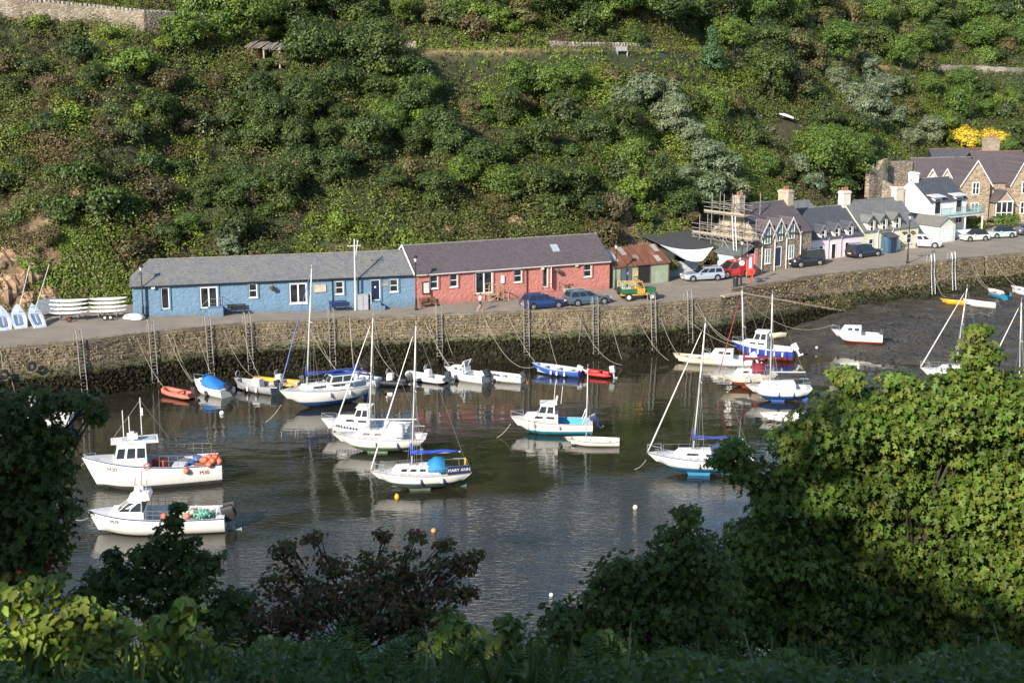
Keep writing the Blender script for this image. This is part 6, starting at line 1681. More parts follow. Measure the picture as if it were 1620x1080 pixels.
bm, h, base, tp = sloop(665, 772, 188, .36, 6.9, 2.4, "white sloop with blue sail cover and dark name banner at the stern", GEL, M((.10, .14, .10), .8, var=.3), .58, (658, 516), M((.36, .30, .29), .5), ANTIB, WHITE, M((.02, .06, .42), .75, var=.12), True, -.72, hood=M((.02, .22, .45), .75, var=.15), cab=(.32, .80), wins=4)
a_, c_ = .26, .05
for sg in (1,):
    p0_ = Vector((h['X'](.24), (h['hb'](.24) + .02) * sg, h['zs'](.24) + .02)); p1_ = Vector((h['X'](.015), (h['hb'](.015) + .02) * sg, h['zs'](.015) + .02)); up = Vector((0, 0, .55))
    mb = MB(); mb.add([p0_, p1_, p1_ + up, p0_ + up] + [q + Vector((0, -.03, 0)) for q in (p0_, p1_, p1_ + up, p0_ + up)], [(0, 1, 2, 3), (7, 6, 5, 4), (0, 1, 5, 4), (2, 3, 7, 6), (1, 2, 6, 5), (3, 0, 4, 7)])
    dg = mb.build('name_banner', M((.012, .02, .08), .7), bm)
    tx = (p1_ - p0_).normalized(); nz = tx.cross(Vector((0, 0, 1))); nz = nz if nz.y > 0 else -nz; c0 = (p0_ + p1_) / 2 + up / 2 + nz * .012; tx = Vector((0, 0, 1)).cross(nz)
    text_mesh('lettering', "MARY ANN", .30, WHITE, dg, Matrix(((tx.x, 0, nz.x, c0.x), (tx.y, 0, nz.y, c0.y), (tx.z, 1, nz.z, c0.z), (0, 0, 0, 1))), .006)
mb = MB(); mb.tube([(h['X'](.06) , .55 + .22 * math.cos(q * .52), h['zs'](.06) + .75 + .22 * math.sin(q * .52)) for q in range(13)], .06, 5)
o = mb.build("lifebuoy", M((.62, .33, .05), .6)); o.location = bm.location; o.rotation_euler[2] = R(188); tag(o, "ochre horseshoe lifebuoy on the stern rail above the name banner", "lifebuoy")
mb = MB(); mb.ball((0, 0, 0), .17, 10, 0, 1.5); o = mb.build("buoy", YEL, None, True, P(628, 786, .1)); tag(o, "yellow buoy hanging below the bow of the name banner sloop", "buoy")
sloop(1106, 748, 176, .42, 7.5, 2.6, "white sloop with bright blue bottom and purple blue stripe, beside the big sycamore", GEL, M((.03, .22, .42), .6, var=.15), .56, (1116, 511), M((.16, .13, .28), .5), None, GEL, M((.03, .05, .22), .8), True, -.85, hood=M((.05, .07, .16), .8), cab=(.30, .76), wins=2)
sloop(1181, 610, 188, .30, 5.2, 2.0, "white sloop with maroon sail cover and rust red bottom on the mud edge", CREAMB, ANTIR, .56, (1174, 459), M((.55, .5, .45), .5), None, M((.30, .03, .04), .8), M((.20, .02, .04), .8), True, -.5, hood=M((.20, .02, .04), .8), wins=2, Ff=.95, Fs=.8)
sloop(1230, 633, 176, .36, 5.6, 2.2, "white round topped sloop with royal blue bottom and keel, no sail cover", GEL, M((.03, .10, .36), .6, var=.15), .62, (1222, 465), M((.55, .55, .55), .5), None, None, None, True, -.62, hood=None, cab=(.25, .80), wins=4, dark=M((.5, .5, .5), .4), Ff=1.0, Fs=.85)
sloop(1505, 606, 172, .3, 5.6, 2.1, "white sloop largely hidden behind the top of the sycamore", GEL, ANTIB, .45, (1530, 456), None, None, GEL, None, True, -.3, wins=2, bed=True)
sloop(1610, 640, 172, .3, 6.4, 2.2, "white sloop at the right edge with only its mast above the sycamore", GEL, ANTIB, .5, (1616, 478), None, None, GEL, None, True, -.3, wins=2, bed=True)

# --- cabin cruisers and small fishing boats
def cruiser(px, py, ang, z, L, B, label, top=GEL, bot=ANTIK, strake=None, boot=None, cab=(.42, .86), wh=(.40, .62), hh=.45, whh=.75, inner=None, ob=None, obt=.5, Ff=1.15, Fs=.8, name="cabin_cruiser", bed=False, zw=.12, roofm=None, wins=2, n=3.2, draft=.3, cover=None, cat="motor boat"):
    b_ = boat(name, label, px, py, ang, z, cat, bed)
    h = hull(b_, L, B, Ff, Fs, draft, .88, .6, n, zw, top, bot, strake or top, boot or top, DECKG, (.04, cab[0]), .25, inner or DECKG, 2.3, .13)
    x0, x1 = h['X'](cab[0]), h['X'](cab[1]); zt = lerp(Fs, Ff, .45)
    cabin(b_, x0, x1, B * .72, B * .35, zt - .1, zt + hh, .45, .0, .85, GEL, ((.1, .35), (.45, .7)) if wins else (), (), (), 'cuddy', sv=(.4, .8))
    if wh:
        x0, x1 = h['X'](wh[0]), h['X'](wh[1])
        cabin(b_, x0, x1, B * .66, B * .56, zt + hh - .12, zt + hh + whh, .35, .0, .86, GEL, ((.08, .46), (.54, .94)), ((.05, .47), (.53, .95)), (), 'wheelhouse', roofm or GEL, .18, sv=(.3, .88), fv=(.28, .9))
    if ob: outboard(b_, -L / 2 - .05, Fs - .05, 0, obt, ob)
    pulpit(b_, h, .84, .4)
    return b_, h
b_, h = cruiser(578, 690, 174, .12, 6.9, 2.4, "white fishing cruiser with scalloped blue stripe and turquoise bottom, behind the green bottomed sloop", GEL, ANTIT, None, None, wh=(.44, .62), inner=M((.5, .6, .62), .6), Ff=1.25, Fs=.85)
for i in range(12):
    t_ = .42 + i * .035; mb = MB(); mb.lathe((h['X'](t_), h['hb'](t_) - .01, h['zs'](t_) - .17), [(.11, -.03), (.11, .03)], 8, 0, 'Y'); mb.build('scallop', NAVY, b_)
b_, h = cruiser(872, 684, 178, .13, 6.4, 2.3, "white fishing cruiser with turquoise bottom and turquoise cockpit in open water", GEL, ANTIT, TEAK, None, wh=(.46, .68), inner=M((.05, .35, .50), .6), ob=M((.02, .03, .09), .4), Ff=1.2, Fs=.85, zw=.24)
for x_, y_, hh in ((-.2, -.5, 1.5), (-.75, .4, 1.4), (-.35, .1, .6), (-.3, -.2, .5), (-.4, .3, .55)): mb = MB(); mb.tube([(x_, y_, 2.3), (x_ - .12, y_, 2.3 + hh)], .025, 4); mb.build('aerial', MASTM, b_)
mb = MB(); mb.tube([(-2.4, .8, .8), (-2.7, .8, 1.6), (-2.7, -.8, 1.6), (-2.4, -.8, .8)], .04, 5); mb.build('stern_arch', WHITE, b_)
for t_ in (.4, .7): fender(b_, h, t_, 1, M((.4, .4, .4), .6), .3)
b_, h = cruiser(1206, 566, 160, .15, 6.0, 2.3, "dark blue hulled fishing boat with white wheelhouse and row of white fenders", ROYAL, ANTIR, WHITE, RED, wh=(.42, .66), inner=M((.6, .6, .6), .6), ob=WHITE, Ff=1.35, Fs=.95, whh=.85, zw=.15)
for t_ in (.15, .28, .41, .54, .67): fender(b_, h, t_, 1, M((.72, .74, .8), .5), .5)
b_, h = cruiser(1150, 577, 166, .1, 4.8, 1.95, "small white cabin boat with blue window moored beside the cream open boat", GEL, GEL, None, None, wh=None, cab=(.38, .84), hh=.6, ob=WHITE, Ff=.95, Fs=.7)
b_, h = cruiser(1355, 541, 165, .15, 5.0, 2.0, "white cabin cruiser with red bottom aground alone on the mud", GEL, M((.45, .05, .04), .6), None, None, wh=None, cab=(.42, .84), hh=.62, ob=BLACK, obt=1.0, bed=True, Ff=1.05, Fs=.75, zw=.10)
b_, h = cruiser(736, 600, 148, .05, 4.6, 1.9, "white cuddy boat with raised windscreen frame, right of the white inflatable", GEL, GEL, None, None, wh=None, cab=(.46, .86), hh=.4, ob=BLACK, obt=.6, Ff=.9, Fs=.65)
mb = MB(); mb.tube([(.2, .65, .9), (-.25, .6, 1.75), (-.25, -.6, 1.75), (.2, -.65, .9)], .05, 5); mb.tube([(-.25, .6, 1.75), (-.5, .7, .7)], .04, 5); mb.build('screen_frame', WHITE, b_); MB().pane([(.22, -.6, .95), (.22, .6, .95), (-.2, .55, 1.65), (-.2, -.55, 1.65)], .05, .95, .05, .95).build('windscreen', M((.4, .42, .43), .15), b_)
b_, h = cruiser(334, 622, 142, .05, 4.4, 1.9, "white cuddy boat with bright blue canvas cover near the orange inflatable", GEL, GEL, None, None, wh=None, cab=(.5, .86), hh=.4, ob=BLACK, obt=.7, Ff=.95, Fs=.7)
secs = []
for t_, hh, w in ((.08, .12, .9), (.3, .45, .92), (.5, .75, .85), (.62, .85, .7)): x_ = h['X'](t_); secs.append([(x_, h['hb'](t_) * w * math.cos(q * math.pi / 6), h['zs'](t_) + .03 + hh * math.sin(q * math.pi / 6) ** .7) for q in range(7)])
mb = MB(); mb.loft(secs); mb.build('canvas_cover', M((.02, .17, .50), .75, var=.12), b_, smooth=True)
MB().pane([(.42, -.55, 1.2), (.42, .55, 1.2), (.25, .5, 1.6), (.25, -.5, 1.6)], 0, 1, 0, 1).build('windscreen', SCREEN, b_)
b_, h = cruiser(42, 676, 186, .1, 7.0, 2.3, "white boat at the left edge half hidden behind the dark maple leaves", GEL, ANTIB, None, None, wh=(.4, .62), ob=None)

# --- open boats
def openboat(px, py, ang, z, L, B, label, top=GEL, inner=None, strake=None, bot=None, Ff=.7, Fs=.5, n=2.6, tw=.75, ob=None, obt=.6, thw=3, bed=False, roll=0, name="open_boat", cat="boat", fl=.12, rake=.35, outer=None, draft=.18):
    b_ = boat(name, label, px, py, ang, z, cat, bed)
    h = hull(b_, L, B, Ff, Fs, draft, tw, rake, n, .04, top, bot or top, strake or top, top, inner or DECKG, (.03, .9), fl, inner or DECKG, 2.1, .09)
    for i in range(thw):
        t_ = .2 + i * .26; mb = MB(); mb.b2(h['X'](t_) - .13, h['X'](t_) + .13, -h['hb'](t_) * .86, h['hb'](t_) * .86, h['zs'](t_) - .2, h['zs'](t_) - .16); mb.build('thwart', WOODL if top is not GEL or i else (inner or DECKG), b_)
    if ob: outboard(b_, -L / 2 - .02, Fs - .02, 0, obt, ob, .8)
    b_.rotation_euler[0] = roll
    return b_, h
b_, h = openboat(936, 703, 175, .02, 4.2, 1.6, "white sailing dinghy with bare mast afloat beside the turquoise cruiser", GEL, M((.72, .71, .68), .5), TEAK, M((.5, .36, .2), .6), Ff=.55, Fs=.42, n=2.4, thw=1, name="sailing_dinghy", cat="dinghy")
base, tp = mast(b_, h['X'](.60), .3, (930, 583), .04, spreader=False)
for sg in (-1, 1): wire(b_, Vector((h['X'](.5), sg * .7, .45)), base.lerp(tp, .75), r=.01)
openboat(1248, 665, 177, .03, 4.7, 1.5, "long white rowing tender below the royal blue bottomed sloop", GEL, M((.72, .7, .66), .5), None, None, Ff=.62, Fs=.48)
openboat(1101, 574, 162, .05, 4.5, 1.6, "cream open wooden boat at the foot of the quay, left of the small cabin boat", CREAMB, M((.62, .55, .42), .7), TEAK, None, Ff=.8, Fs=.6)
openboat(793, 602, 158, .03, 4.2, 1.7, "white open boat, third of the quay row from the white inflatable", GEL, None, None, None, ob=BLACK, Ff=.72, Fs=.55)
b_, h = openboat(880, 592, 154, .05, 4.9, 1.8, "blue wooden open boat with white fenders and raised white outboard", M((.05, .12, .42), .5, var=.15), M((.42, .50, .62), .6), M((.4, .45, .55), .5), None, Ff=.85, Fs=.62, ob=M((.7, .7, .66), .5), obt=1.2)
for t_ in (.25, .4, .52): fender(b_, h, t_, 1, WHITE, .4)
b_, h = openboat(568, 607, 155, .05, 4.0, 1.6, "pale blue white open boat with brown pole mast behind the motor sailer", GEL, M((.55, .62, .75), .6), M((.03, .08, .3), .5), None, Ff=.85, Fs=.65)
base, tp = mast(b_, h['X'](.62), .4, (553, 504), .05, M((.40, .30, .21), .6), False); boom(b_, base, h['X'](.2), 1.0, M((.06, .07, .25), .8), cr=.1)
b_, h = openboat(404, 618, 150, .05, 4.8, 1.9, "grey aluminium workboat with bow wheel and white fenders", M((.42, .43, .43), .5, .3, var=.15), M((.34, .35, .35), .6), None, None, Ff=.85, Fs=.7, ob=None, n=3.5, tw=.9, thw=2)
mb = MB(); mb.tube([(h['X'](.9), .28 * math.cos(q * .52), 1.25 + .28 * math.sin(q * .52)) for q in range(13)], .04, 5); mb.tube([(h['X'](.9), 0, .8), (h['X'](.9), 0, 1.0)], .04, 5); mb.build('hauler_wheel', GREYM, b_)
mb = MB(); mb.tube([(-2.3, .85, .7), (-3.0, .75, .75), (-3.0, -.75, .75), (-2.3, -.85, .7)], .04, 5); mb.build('stern_frame', ALU, b_)
MB().box((-.4, .1, .75), (.9, .7, .75), 0, 0, .85).build('console', GEL, b_); outboard(b_, -2.4, .7, 0, .3, BLACK, .9)
for t_ in (.3, .5): fender(b_, h, t_, 1, WHITE, .45)
openboat(1225, 534, 200, .05, 2.3, 1.3, "small cream tender lying on the mud near the slip foot", CREAMB, M((.6, .52, .40), .7), None, None, Ff=.5, Fs=.42, bed=True, thw=2, roll=.15)
openboat(1506, 481, 158, .05, 2.7, 1.3, "yellow open dinghy lying on the mud below the pale ladders", YEL, M((.62, .32, .04), .6), None, None, Ff=.55, Fs=.45, bed=True, roll=.2, thw=2)
openboat(1549, 485, 148, .05, 3.7, 1.6, "white open boat with grey inside aground right of the yellow dinghy", GEL, M((.42, .43, .44), .6), None, None, Ff=.7, Fs=.55, bed=True, ob=BLACK, roll=.1)
openboat(1577, 470, 108, .05, 3.2, 1.7, "small boat with turquoise stern and orange rim aground on the mud", M((.03, .25, .42), .5), M((.7, .68, .64), .6), M((.6, .2, .08), .5), None, Ff=.75, Fs=.6, bed=True, ob=BLACK, tw=.9)
openboat(1618, 466, 120, .05, 3.6, 1.6, "white boat with blue stripe cut off by the right edge on the mud", GEL, None, ROYAL, None, Ff=.8, Fs=.6, bed=True)
# --- inflatables
def rib(px, py, ang, L, B, label, tm, ob=BLACK, console=False, r=.2, z=.1, seats=1, obt=.2, floorm=None, name="inflatable_boat"):
    b_ = boat(name, label, px, py, ang, z, "inflatable boat")
    y = B / 2 - r; pts = [(-L / 2 - .15, y, .16)] + [(-L / 2 + L * q, y, .16 + .02 * q) for q in (.15, .4, .62)] + [(L / 2 - .45, y * .8, .24), (L / 2 - .16, y * .42, .33), (L / 2 - .05, 0, .37)]
    pts = pts + [(x_, -yy, z_) for x_, yy, z_ in pts[-2::-1]]
    rr = [.06] + [r] * (len(pts) - 2) + [.06]
    mb = MB(); mb.tube(pts, rr, 10); mb.build('buoyancy_tube', tm, b_, smooth=True)
    mb = MB(); mb.prism([(-L / 2 + .1, -y), (L / 2 - .5, -y * .8), (L / 2 - .2, 0), (L / 2 - .5, y * .8), (-L / 2 + .1, y)], .02, .09); mb.build('floor', floorm or DECKG, b_)
    MB().b2(-L / 2 + .08, -L / 2 + .16, -y, y, .05, .48).build('transom', floorm or DECKG, b_)
    for i in range(seats): MB().b2(-L * .12 + i * .9, -L * .12 + .25 + i * .9, -y + .02, y - .02, .36, .42).build('seat', floorm or DECKG, b_)
    if console: MB().box((-.1, 0, .5), (.6, .6, .9), 0, 0, .8).build('console', GEL, b_); MB().pane([(.24, -.28, .95), (.24, .28, .95), (.12, .24, 1.35), (.12, -.24, 1.35)], 0, 1, 0, 1).build('windscreen', M((.5, .52, .53), .15), b_)
    if ob: outboard(b_, -L / 2 - .02, .5, 0, obt, ob, .9)
    return b_
rib(283, 627, 146, 3.6, 1.6, "orange red inflatable with outboard, nearest the left ladders", M((.62, .17, .12), .6), M((.04, .03, .03), .5), floorm=M((.5, .16, .12), .6))
rib(440, 610, 162, 4.6, 1.9, "yellow inflatable with white console behind the aluminium workboat", YEL, BLACK, True, .24)
rib(676, 602, 150, 4.2, 1.8, "white inflatable with console and dark outboard, first of the quay row", M((.68, .68, .66), .55), M((.02, .04, .05), .4), True, .24)
rib(616, 608, 165, 3.6, 1.7, "black inflatable with two dark outboards behind the tall masts", M((.02, .022, .03), .6), BLACK, True, .24, floorm=BLACK)
rib(945, 595, 155, 2.7, 1.4, "red inflatable dinghy with grey outboard beside the blue open boat", M((.62, .03, .03), .5), M((.35, .36, .37), .5), False, .18, floorm=M((.5, .05, .04), .6))
# --- buoys on the water
for px, py, r, m_, lab in ((351, 655, .2, WHITE, "white ball buoy afloat below the aluminium workboat"), (686, 841, .17, M((.62, .28, .08), .5), "small orange buoy afloat below the name banner sloop"), (1005, 804, .17, M((.75, .6, .45), .5), "pale buoy afloat left of the blue bottomed sloop"), (835, 604, .15, YEL, "yellow buoy floating under the quay by the third white boat"),
    (872, 942, .12, WHITE, "tiny white buoy far down the open water near the foreground"), (888, 706, .12, BLACK, "black buoy at the bow of the white sailing dinghy"), (1292, 551, .15, M((.6, .5, .45), .6), "pale buoy in the shallow pool left of the red bottomed cruiser"), (1391, 598, .14, OB, "orange buoy lying on the mud right of the cruiser"), (610, 622, .14, YEL, "yellow buoy by the black inflatable")):
    p = bedat(px, py, r * .5); o = MB().ball((0, 0, 0), r, 12).build("buoy", m_, None, True, p); tag(o, lab, "buoy")
# --- tilted sailing dinghies on the quay
def quay_dinghy(px, py, label, yaw, roll, mastlen=None):
    p = PR(px, py); t_ = thing("sailing_dinghy", label, "dinghy", p + Vector((0, .4, .55)), R(yaw), "sailing dinghies tipped on their sides on the quay")
    h = hull(t_, 3.5, 1.35, .42, .36, .2, .8, .3, 2.6, -.5, GEL, GEL, M((.45, .5, .6), .5), GEL, M((.55, .62, .72), .5), (.1, .62), .05, M((.62, .68, .76), .6), 2.1, .2)
    MB().b2(-.9, .3, -.05, .05, .06, .3).build('centreboard_case', M((.35, .4, .48), .6), t_)
    if mastlen: base = Vector((.6, 0, .3)); mb = MB(); mb.tube([base, base + Vector((.3, 0, mastlen))], .035, 6); mb.build('mast', MASTM, t_)
    t_.rotation_euler = (R(roll * .25), R(-30), R(yaw - 16)); return t_
quay_dinghy(2, 519, "white sailing dinghy tipped up at the far left edge of the quay", 132, 48, None)
quay_dinghy(27, 516, "white sailing dinghy tipped up in the middle of the three at left", 130, 48, 5.2)
quay_dinghy(54, 515, "white sailing dinghy tipped up nearest the canoe trailers", 138, 46, 5.2)

# ================================================================ VEHICLES, STREET FURNITURE, PEOPLE, ROPES
TYRE = M((.018, .018, .019), .85); RIMM = M((.48, .48, .49), .35, .7); LAMPW = M((.75, .75, .72), .15); LAMPR = M((.40, .015, .012), .25); PLATEY = M((.75, .52, .04), .5); CARGL = M((.02, .025, .03), .05)
def carpaint(c): return M(c, .28, .25, var=.03, vs=1, coat=.8)
KIND = {  # belt, hood, cabin aft, cabin fore, roof aft, roof fore (fractions of height / length), narrowing
 'hatch': (.60, .58, -.47, .24, -.36, .04, .80), 'estate': (.60, .57, -.485, .20, -.43, .0, .78), 'suv': (.58, .60, -.485, .22, -.44, .06, .80),
 'box': (.56, .58, -.49, .16, -.475, .10, .88), 'van': (.50, .52, -.485, .30, -.47, .10, .84), 'mini': (.58, .56, -.46, .22, -.32, .02, .80)}
def car(name, label, px, py, ang, L, W, H, col, kind, cat="car", roofm=None, sidewin=((.06, .34), (.38, .64), (.68, .95)), rearwin=True, rails=False, group="cars on the quay"):
    p = PR(px, py); t_ = thing(name, label, cat, p, R(ang), group)
    bl_, hd, ca, cf, ra, rf, nar = KIND[kind]; paint = carpaint(col)
    zb = bl_ * H; zh = hd * H; w = W / 2
    st_ = [(-.5, .36, zb * .88, .84), (-.485, .24, zb * .97, .93), (-.40, .20, zb, .985), (-.1, .18, zb, 1.0), (.18, .18, zb * .995, 1.0), (.30, .18, lerp(zb, zh, .6), .99), (.42, .20, zh * .94, .95), (.475, .22, zh * .86, .86), (.50, .34, zh * .70, .74)]
    secs = []
    for f_, zl, zt, k in st_:
        x = f_ * L; y = w * k
        secs.append([(x, y * .86, zl), (x, y * .97, zl + .08), (x, y, lerp(zl, zt, .45)), (x, y * .985, lerp(zl, zt, .8)), (x, y * .90, zt), (x, 0, zt + .02), (x, -y * .90, zt), (x, -y * .985, lerp(zl, zt, .8)), (x, -y, lerp(zl, zt, .45)), (x, -y * .97, zl + .08), (x, -y * .86, zl)])
    mb = MB(); mb.loft(secs, 0, True); body = mb.build('body', paint, t_, smooth='angle')
    wb, wt = w * .90, w * nar * .9
    A = [(ca * L, -wb, zb - .03), (cf * L, -wb, zb - .03), (cf * L, wb, zb - .03), (ca * L, wb, zb - .03)]
    T = [(ra * L, -wt, H * .965), (rf * L, -wt, H * .965), (rf * L, wt, H * .965), (ra * L, wt, H * .965)]
    mb = MB(); q = lambda u: None
    mid = [(lerp(ra, rf, .15) * L, -wt * .85, H), (lerp(ra, rf, .85) * L, -wt * .85, H), (lerp(ra, rf, .85) * L, wt * .85, H), (lerp(ra, rf, .15) * L, wt * .85, H)]
    mb.add(A + T + mid, [(0, 1, 5, 4), (1, 2, 6, 5), (2, 3, 7, 6), (3, 0, 4, 7), (4, 5, 9, 8), (5, 6, 10, 9), (6, 7, 11, 10), (7, 4, 8, 11), (8, 9, 10, 11)]); mb.build('roof', roofm or paint, t_)
    def pn(nm, f_, u, v): return MB().pane(f_, u[0], u[1], v[0], v[1], .012, .02).build(nm, CARGL, t_)
    pn('windscreen', [A[1], A[2], T[2], T[1]], (.06, .94), (.10, .93))
    if rearwin: pn('rear_window', [A[3], A[0], T[0], T[3]], (.08, .92), (.18, .9))
    for u in sidewin: pn('side_window', [A[0], A[1], T[1], T[0]], u, (.14, .88)); pn('side_window', [A[2], A[3], T[3], T[2]], (1 - u[1], 1 - u[0]), (.14, .88))
    r = .225 * H if kind != 'box' else .21 * H
    for fx in (-.305, .31):
        for s in (-1, 1):
            mb = MB(); mb.lathe((fx * L, s * (w - .10), r), [(r * .7, -.11), (r, -.09), (r, .09), (r * .7, .11)] if s > 0 else [(r * .7, .11), (r, .09), (r, -.09), (r * .7, -.11)], 16, 0, 'Y'); wh_ = mb.build('wheel', TYRE, t_)
            mb = MB(); mb.lathe((fx * L, s * (w + .012), r), [(r * .64, -.01), (r * .6, .012), (.05, .02)] if s > 0 else [(r * .64, .01), (r * .6, -.012), (.05, -.02)], 12, 0, 'Y'); mb.build('rim', RIMM, wh_)
            mb = MB(); mb.lathe((fx * L, s * (w - .012), r + .02), [(r * 1.2, -.012), (r * 1.2, .014)], 18, 0, 'Y'); mb.build('wheel_arch', BLACK, t_)
    for s in (-1, 1):
        MB().box((.468 * L, s * w * .66, zh * .78), (.16, .36, .17), R(-22 * s)).build('headlight', LAMPW, t_)
        MB().box((-.486 * L, s * w * .78, zb * .82), (.10, .22, .26), R(14 * s)).build('tail_light', LAMPR, t_)
        MB().box((cf * L - .25, s * (w + .09), zb + .06), (.14, .2, .13)).build('wing_mirror', paint, t_)
    MB().box((-.503 * L, 0, zb * .62), (.02, .52, .12)).build('number_plate', PLATEY, t_); MB().box((.503 * L, 0, zh * .45), (.02, .52, .11)).build('number_plate', WHITE, t_)
    MB().box((.492 * L, 0, zh * .62), (.05, W * .5, .16)).build('grille', BLACK, t_)
    if rails:
        for s in (-1, 1): mb = MB(); mb.tube([(ra * L + .1, s * wt * .92, H + .03), (rf * L - .1, s * wt * .92, H + .03)], .03, 5); mb.build('roof_rail', GREYM, t_)
    return t_
car("hatchback_car", "dark blue hatchback parked facing away on the quay before the pink building", 858, 487, 24, 4.3, 1.8, 1.5, (.02, .045, .17), 'hatch')
car("estate_car", "blue grey estate car parked in front of the pink wall, right of the blue hatchback", 929, 481, 22, 4.6, 1.8, 1.48, (.07, .12, .17), 'estate', rails=True)
car("estate_car", "silver estate car facing the camera's left by the grey yard wall", 1111, 443, 196, 4.6, 1.78, 1.45, (.42, .46, .54), 'estate', rails=True)
car("delivery_van", "bright red small van parked behind the silver estate", 1160, 438, 202, 4.1, 1.75, 1.85, (.50, .025, .025), 'van', "van", sidewin=((.62, .95),), rearwin=False)
car("off_road_car", "black boxy off road car parked by the stone cottage's drainpipes", 1273, 421, 212, 4.7, 1.95, 1.9, (.02, .022, .028), 'box', rails=True)
car("suv_car", "dark navy SUV parked in front of the lilac cottage's end", 1366, 406, 32, 4.6, 1.85, 1.6, (.016, .026, .055), 'suv', rails=True)
car("hatchback_car", "silver lilac hatchback beside the cream cottage and garage", 1462, 391, -18, 4.1, 1.75, 1.6, (.50, .52, .62), 'hatch')
car("convertible_car", "white small car with black soft top by the garden wall", 1541, 381, 196, 3.6, 1.63, 1.48, (.72, .72, .68), 'mini', roofm=M((.02, .02, .02), .8))
car("convertible_car", "pale mint small car with black soft top, next to the white one", 1583, 376, 196, 3.6, 1.63, 1.48, (.55, .70, .66), 'mini', roofm=M((.02, .02, .02), .8))
car("hatchback_car", "dark grey car cut off by the right edge of the road", 1629, 371, 196, 4.2, 1.75, 1.5, (.10, .11, .15), 'hatch')
# green and yellow old truck
p = PR(1009, 474); tr = thing("vintage_truck", "old green and yellow open off road truck with rack on its back", "truck", p, R(14))
GR = M((.03, .14, .06), .5, var=.2); YE = M((.55, .33, .06), .55, var=.2)
mb = MB(); mb.b2(-1.9, 1.9, -.62, .62, .55, .78); mb.build('chassis', YE, tr)
mb = MB(); mb.b2(.55, 1.75, -.5, .5, .78, 1.18); mb.build('bonnet', GR, tr)
for s in (-1, 1): mb = MB(); mb.prism([(.75, .7), (.9, 1.0), (1.55, 1.0), (1.75, .7)], s * .52, s * .85, 'Y'); mb.build('front_wing', GR, tr)
for s in (-1, 1): mb = MB(); mb.b2(-.35, .5, s * .68, s * .74, .7, 1.25); mb.build('door', YE, tr)
mb = MB(); mb.b2(-1.95, -.4, -.8, .8, .8, .86); [mb.b2(-1.95, -.4, s * .76, s * .82, .86, 1.25) for s in (-1, 1)]; mb.b2(-1.98, -1.92, -.8, .8, .86, 1.25); mb.build('load_bed', GR, tr)
mb = MB(); mb.tube([(.45, -.7, 1.2), (.2, -.68, 1.85), (.2, .68, 1.85), (.45, .7, 1.2)], .05, 5); mb.build('screen_frame', YE, tr); MB().pane([(.44, -.64, 1.25), (.44, .64, 1.25), (.22, .62, 1.8), (.22, -.62, 1.8)], 0, 1, 0, 1).build('windscreen', CARGL, tr)
MB().b2(-.42, .25, -.68, .68, 1.86, 1.93).build('cab_roof', YE, tr)
mb = MB(); [mb.tube([(x, -.75, .86), (x, -.72, 1.8), (x, .72, 1.8), (x, .75, .86)], .035, 4) for x in (-1.85, -1.2, -.5)]; [mb.tube([(-1.85, s * .72, 1.8), (-.5, s * .72, 1.8)], .035, 4) for s in (-1, 0, 1)]; mb.tube([(-1.85, -.72, .9), (-.5, -.72, 1.8)], .03, 4); mb.build('rack', M((.55, .42, .2), .6), tr)
MB().box((-1.2, .1, 1.05), (.9, .8, .4)).build('toolbox', M((.5, .5, .48), .6), tr); mb = MB(); mb.lathe((-1.99, 0, 1.0), [(.36, -.12), (.4, 0), (.36, .12)], 14, 0, 'X'); mb.build('spare_wheel', TYRE, tr)
for fx in (-1.2, 1.2):
    for s in (-1, 1):
        mb = MB(); mb.lathe((fx, s * .72, .40), [(.3, -.12), (.40, -.1), (.40, .1), (.3, .12)], 16, 0, 'Y'); wh_ = mb.build('wheel', TYRE, tr); mb = MB(); mb.lathe((fx, s * .85, .40), [(.22, -.012 * s), (.2, .012 * s)], 12, 0, 'Y'); mb.build('rim', M((.7, .66, .55), .5), wh_)
for s in (-1, 1): MB().lathe((1.78, s * .38, .95), [(.09, -.03), (.1, .03)], 10, 0, 'X').build('headlight', LAMPW, tr)

def lamp(px, py, label, H=5.0, basket=False, sign=False, topy=None):
    p = PR(px, py); t_ = thing("street_lamp", label, "street lamp", p, 0, "black street lamps along the quay")
    if topy: H = PY(px, topy, p.y).z - p.z
    mb = MB(); mb.lathe((0, 0, 0), [(.16, 0), (.16, .25), (.11, .35), (.10, 1.1), (.065, 1.25), (.05, H - .7), (.09, H - .68)], 10); mb.build('post', IRON, t_)
    mb = MB(); mb.lathe((0, 0, H - .68), [(.10, 0), (.19, .38)], 6); mb.build('lantern', M((.55, .55, .5), .15), t_)
    mb = MB(); mb.lathe((0, 0, H - .3), [(.26, 0), (.22, .06), (.1, .2), (.03, .3)], 8); mb.build('lantern_cap', IRON, t_)
    mb = MB(); mb.tube([(-.35, 0, H - .95), (.35, 0, H - .95)], .02, 5); mb.build('ladder_bar', IRON, t_)
    if basket:
        for s in (-1, 1):
            q = thing("hanging_basket", f"{'left' if s < 0 else 'right'} flower basket on the street lamp {'by the red van' if px < 1300 else 'by the cream cottage'}", "hanging basket", p + Vector((s * .5, 0, H * .60)))
            mb = MB(); mb.lathe((0, 0, -.2), [(.06, 0), (.22, .2)], 8); mb.build('basket', WOODD, q); mb = MB(); mb.tube([(-s * .48, 0, .25), (0, 0, .3), (0, 0, 0)], .015, 4); mb.build('bracket', IRON, q)
            C, N_, I, g = cluster_pts([((0, 0, .02), (.28, .28, .2))], 14, 12, .1, int(px) + s); leaf_obj('flowers', C, N_, .12, tint(g, len(C), (.07, .09, .03), .3, I, .2, (.35, .06, .06), .4), FOLN, 'quad', q, g=g)
    return t_
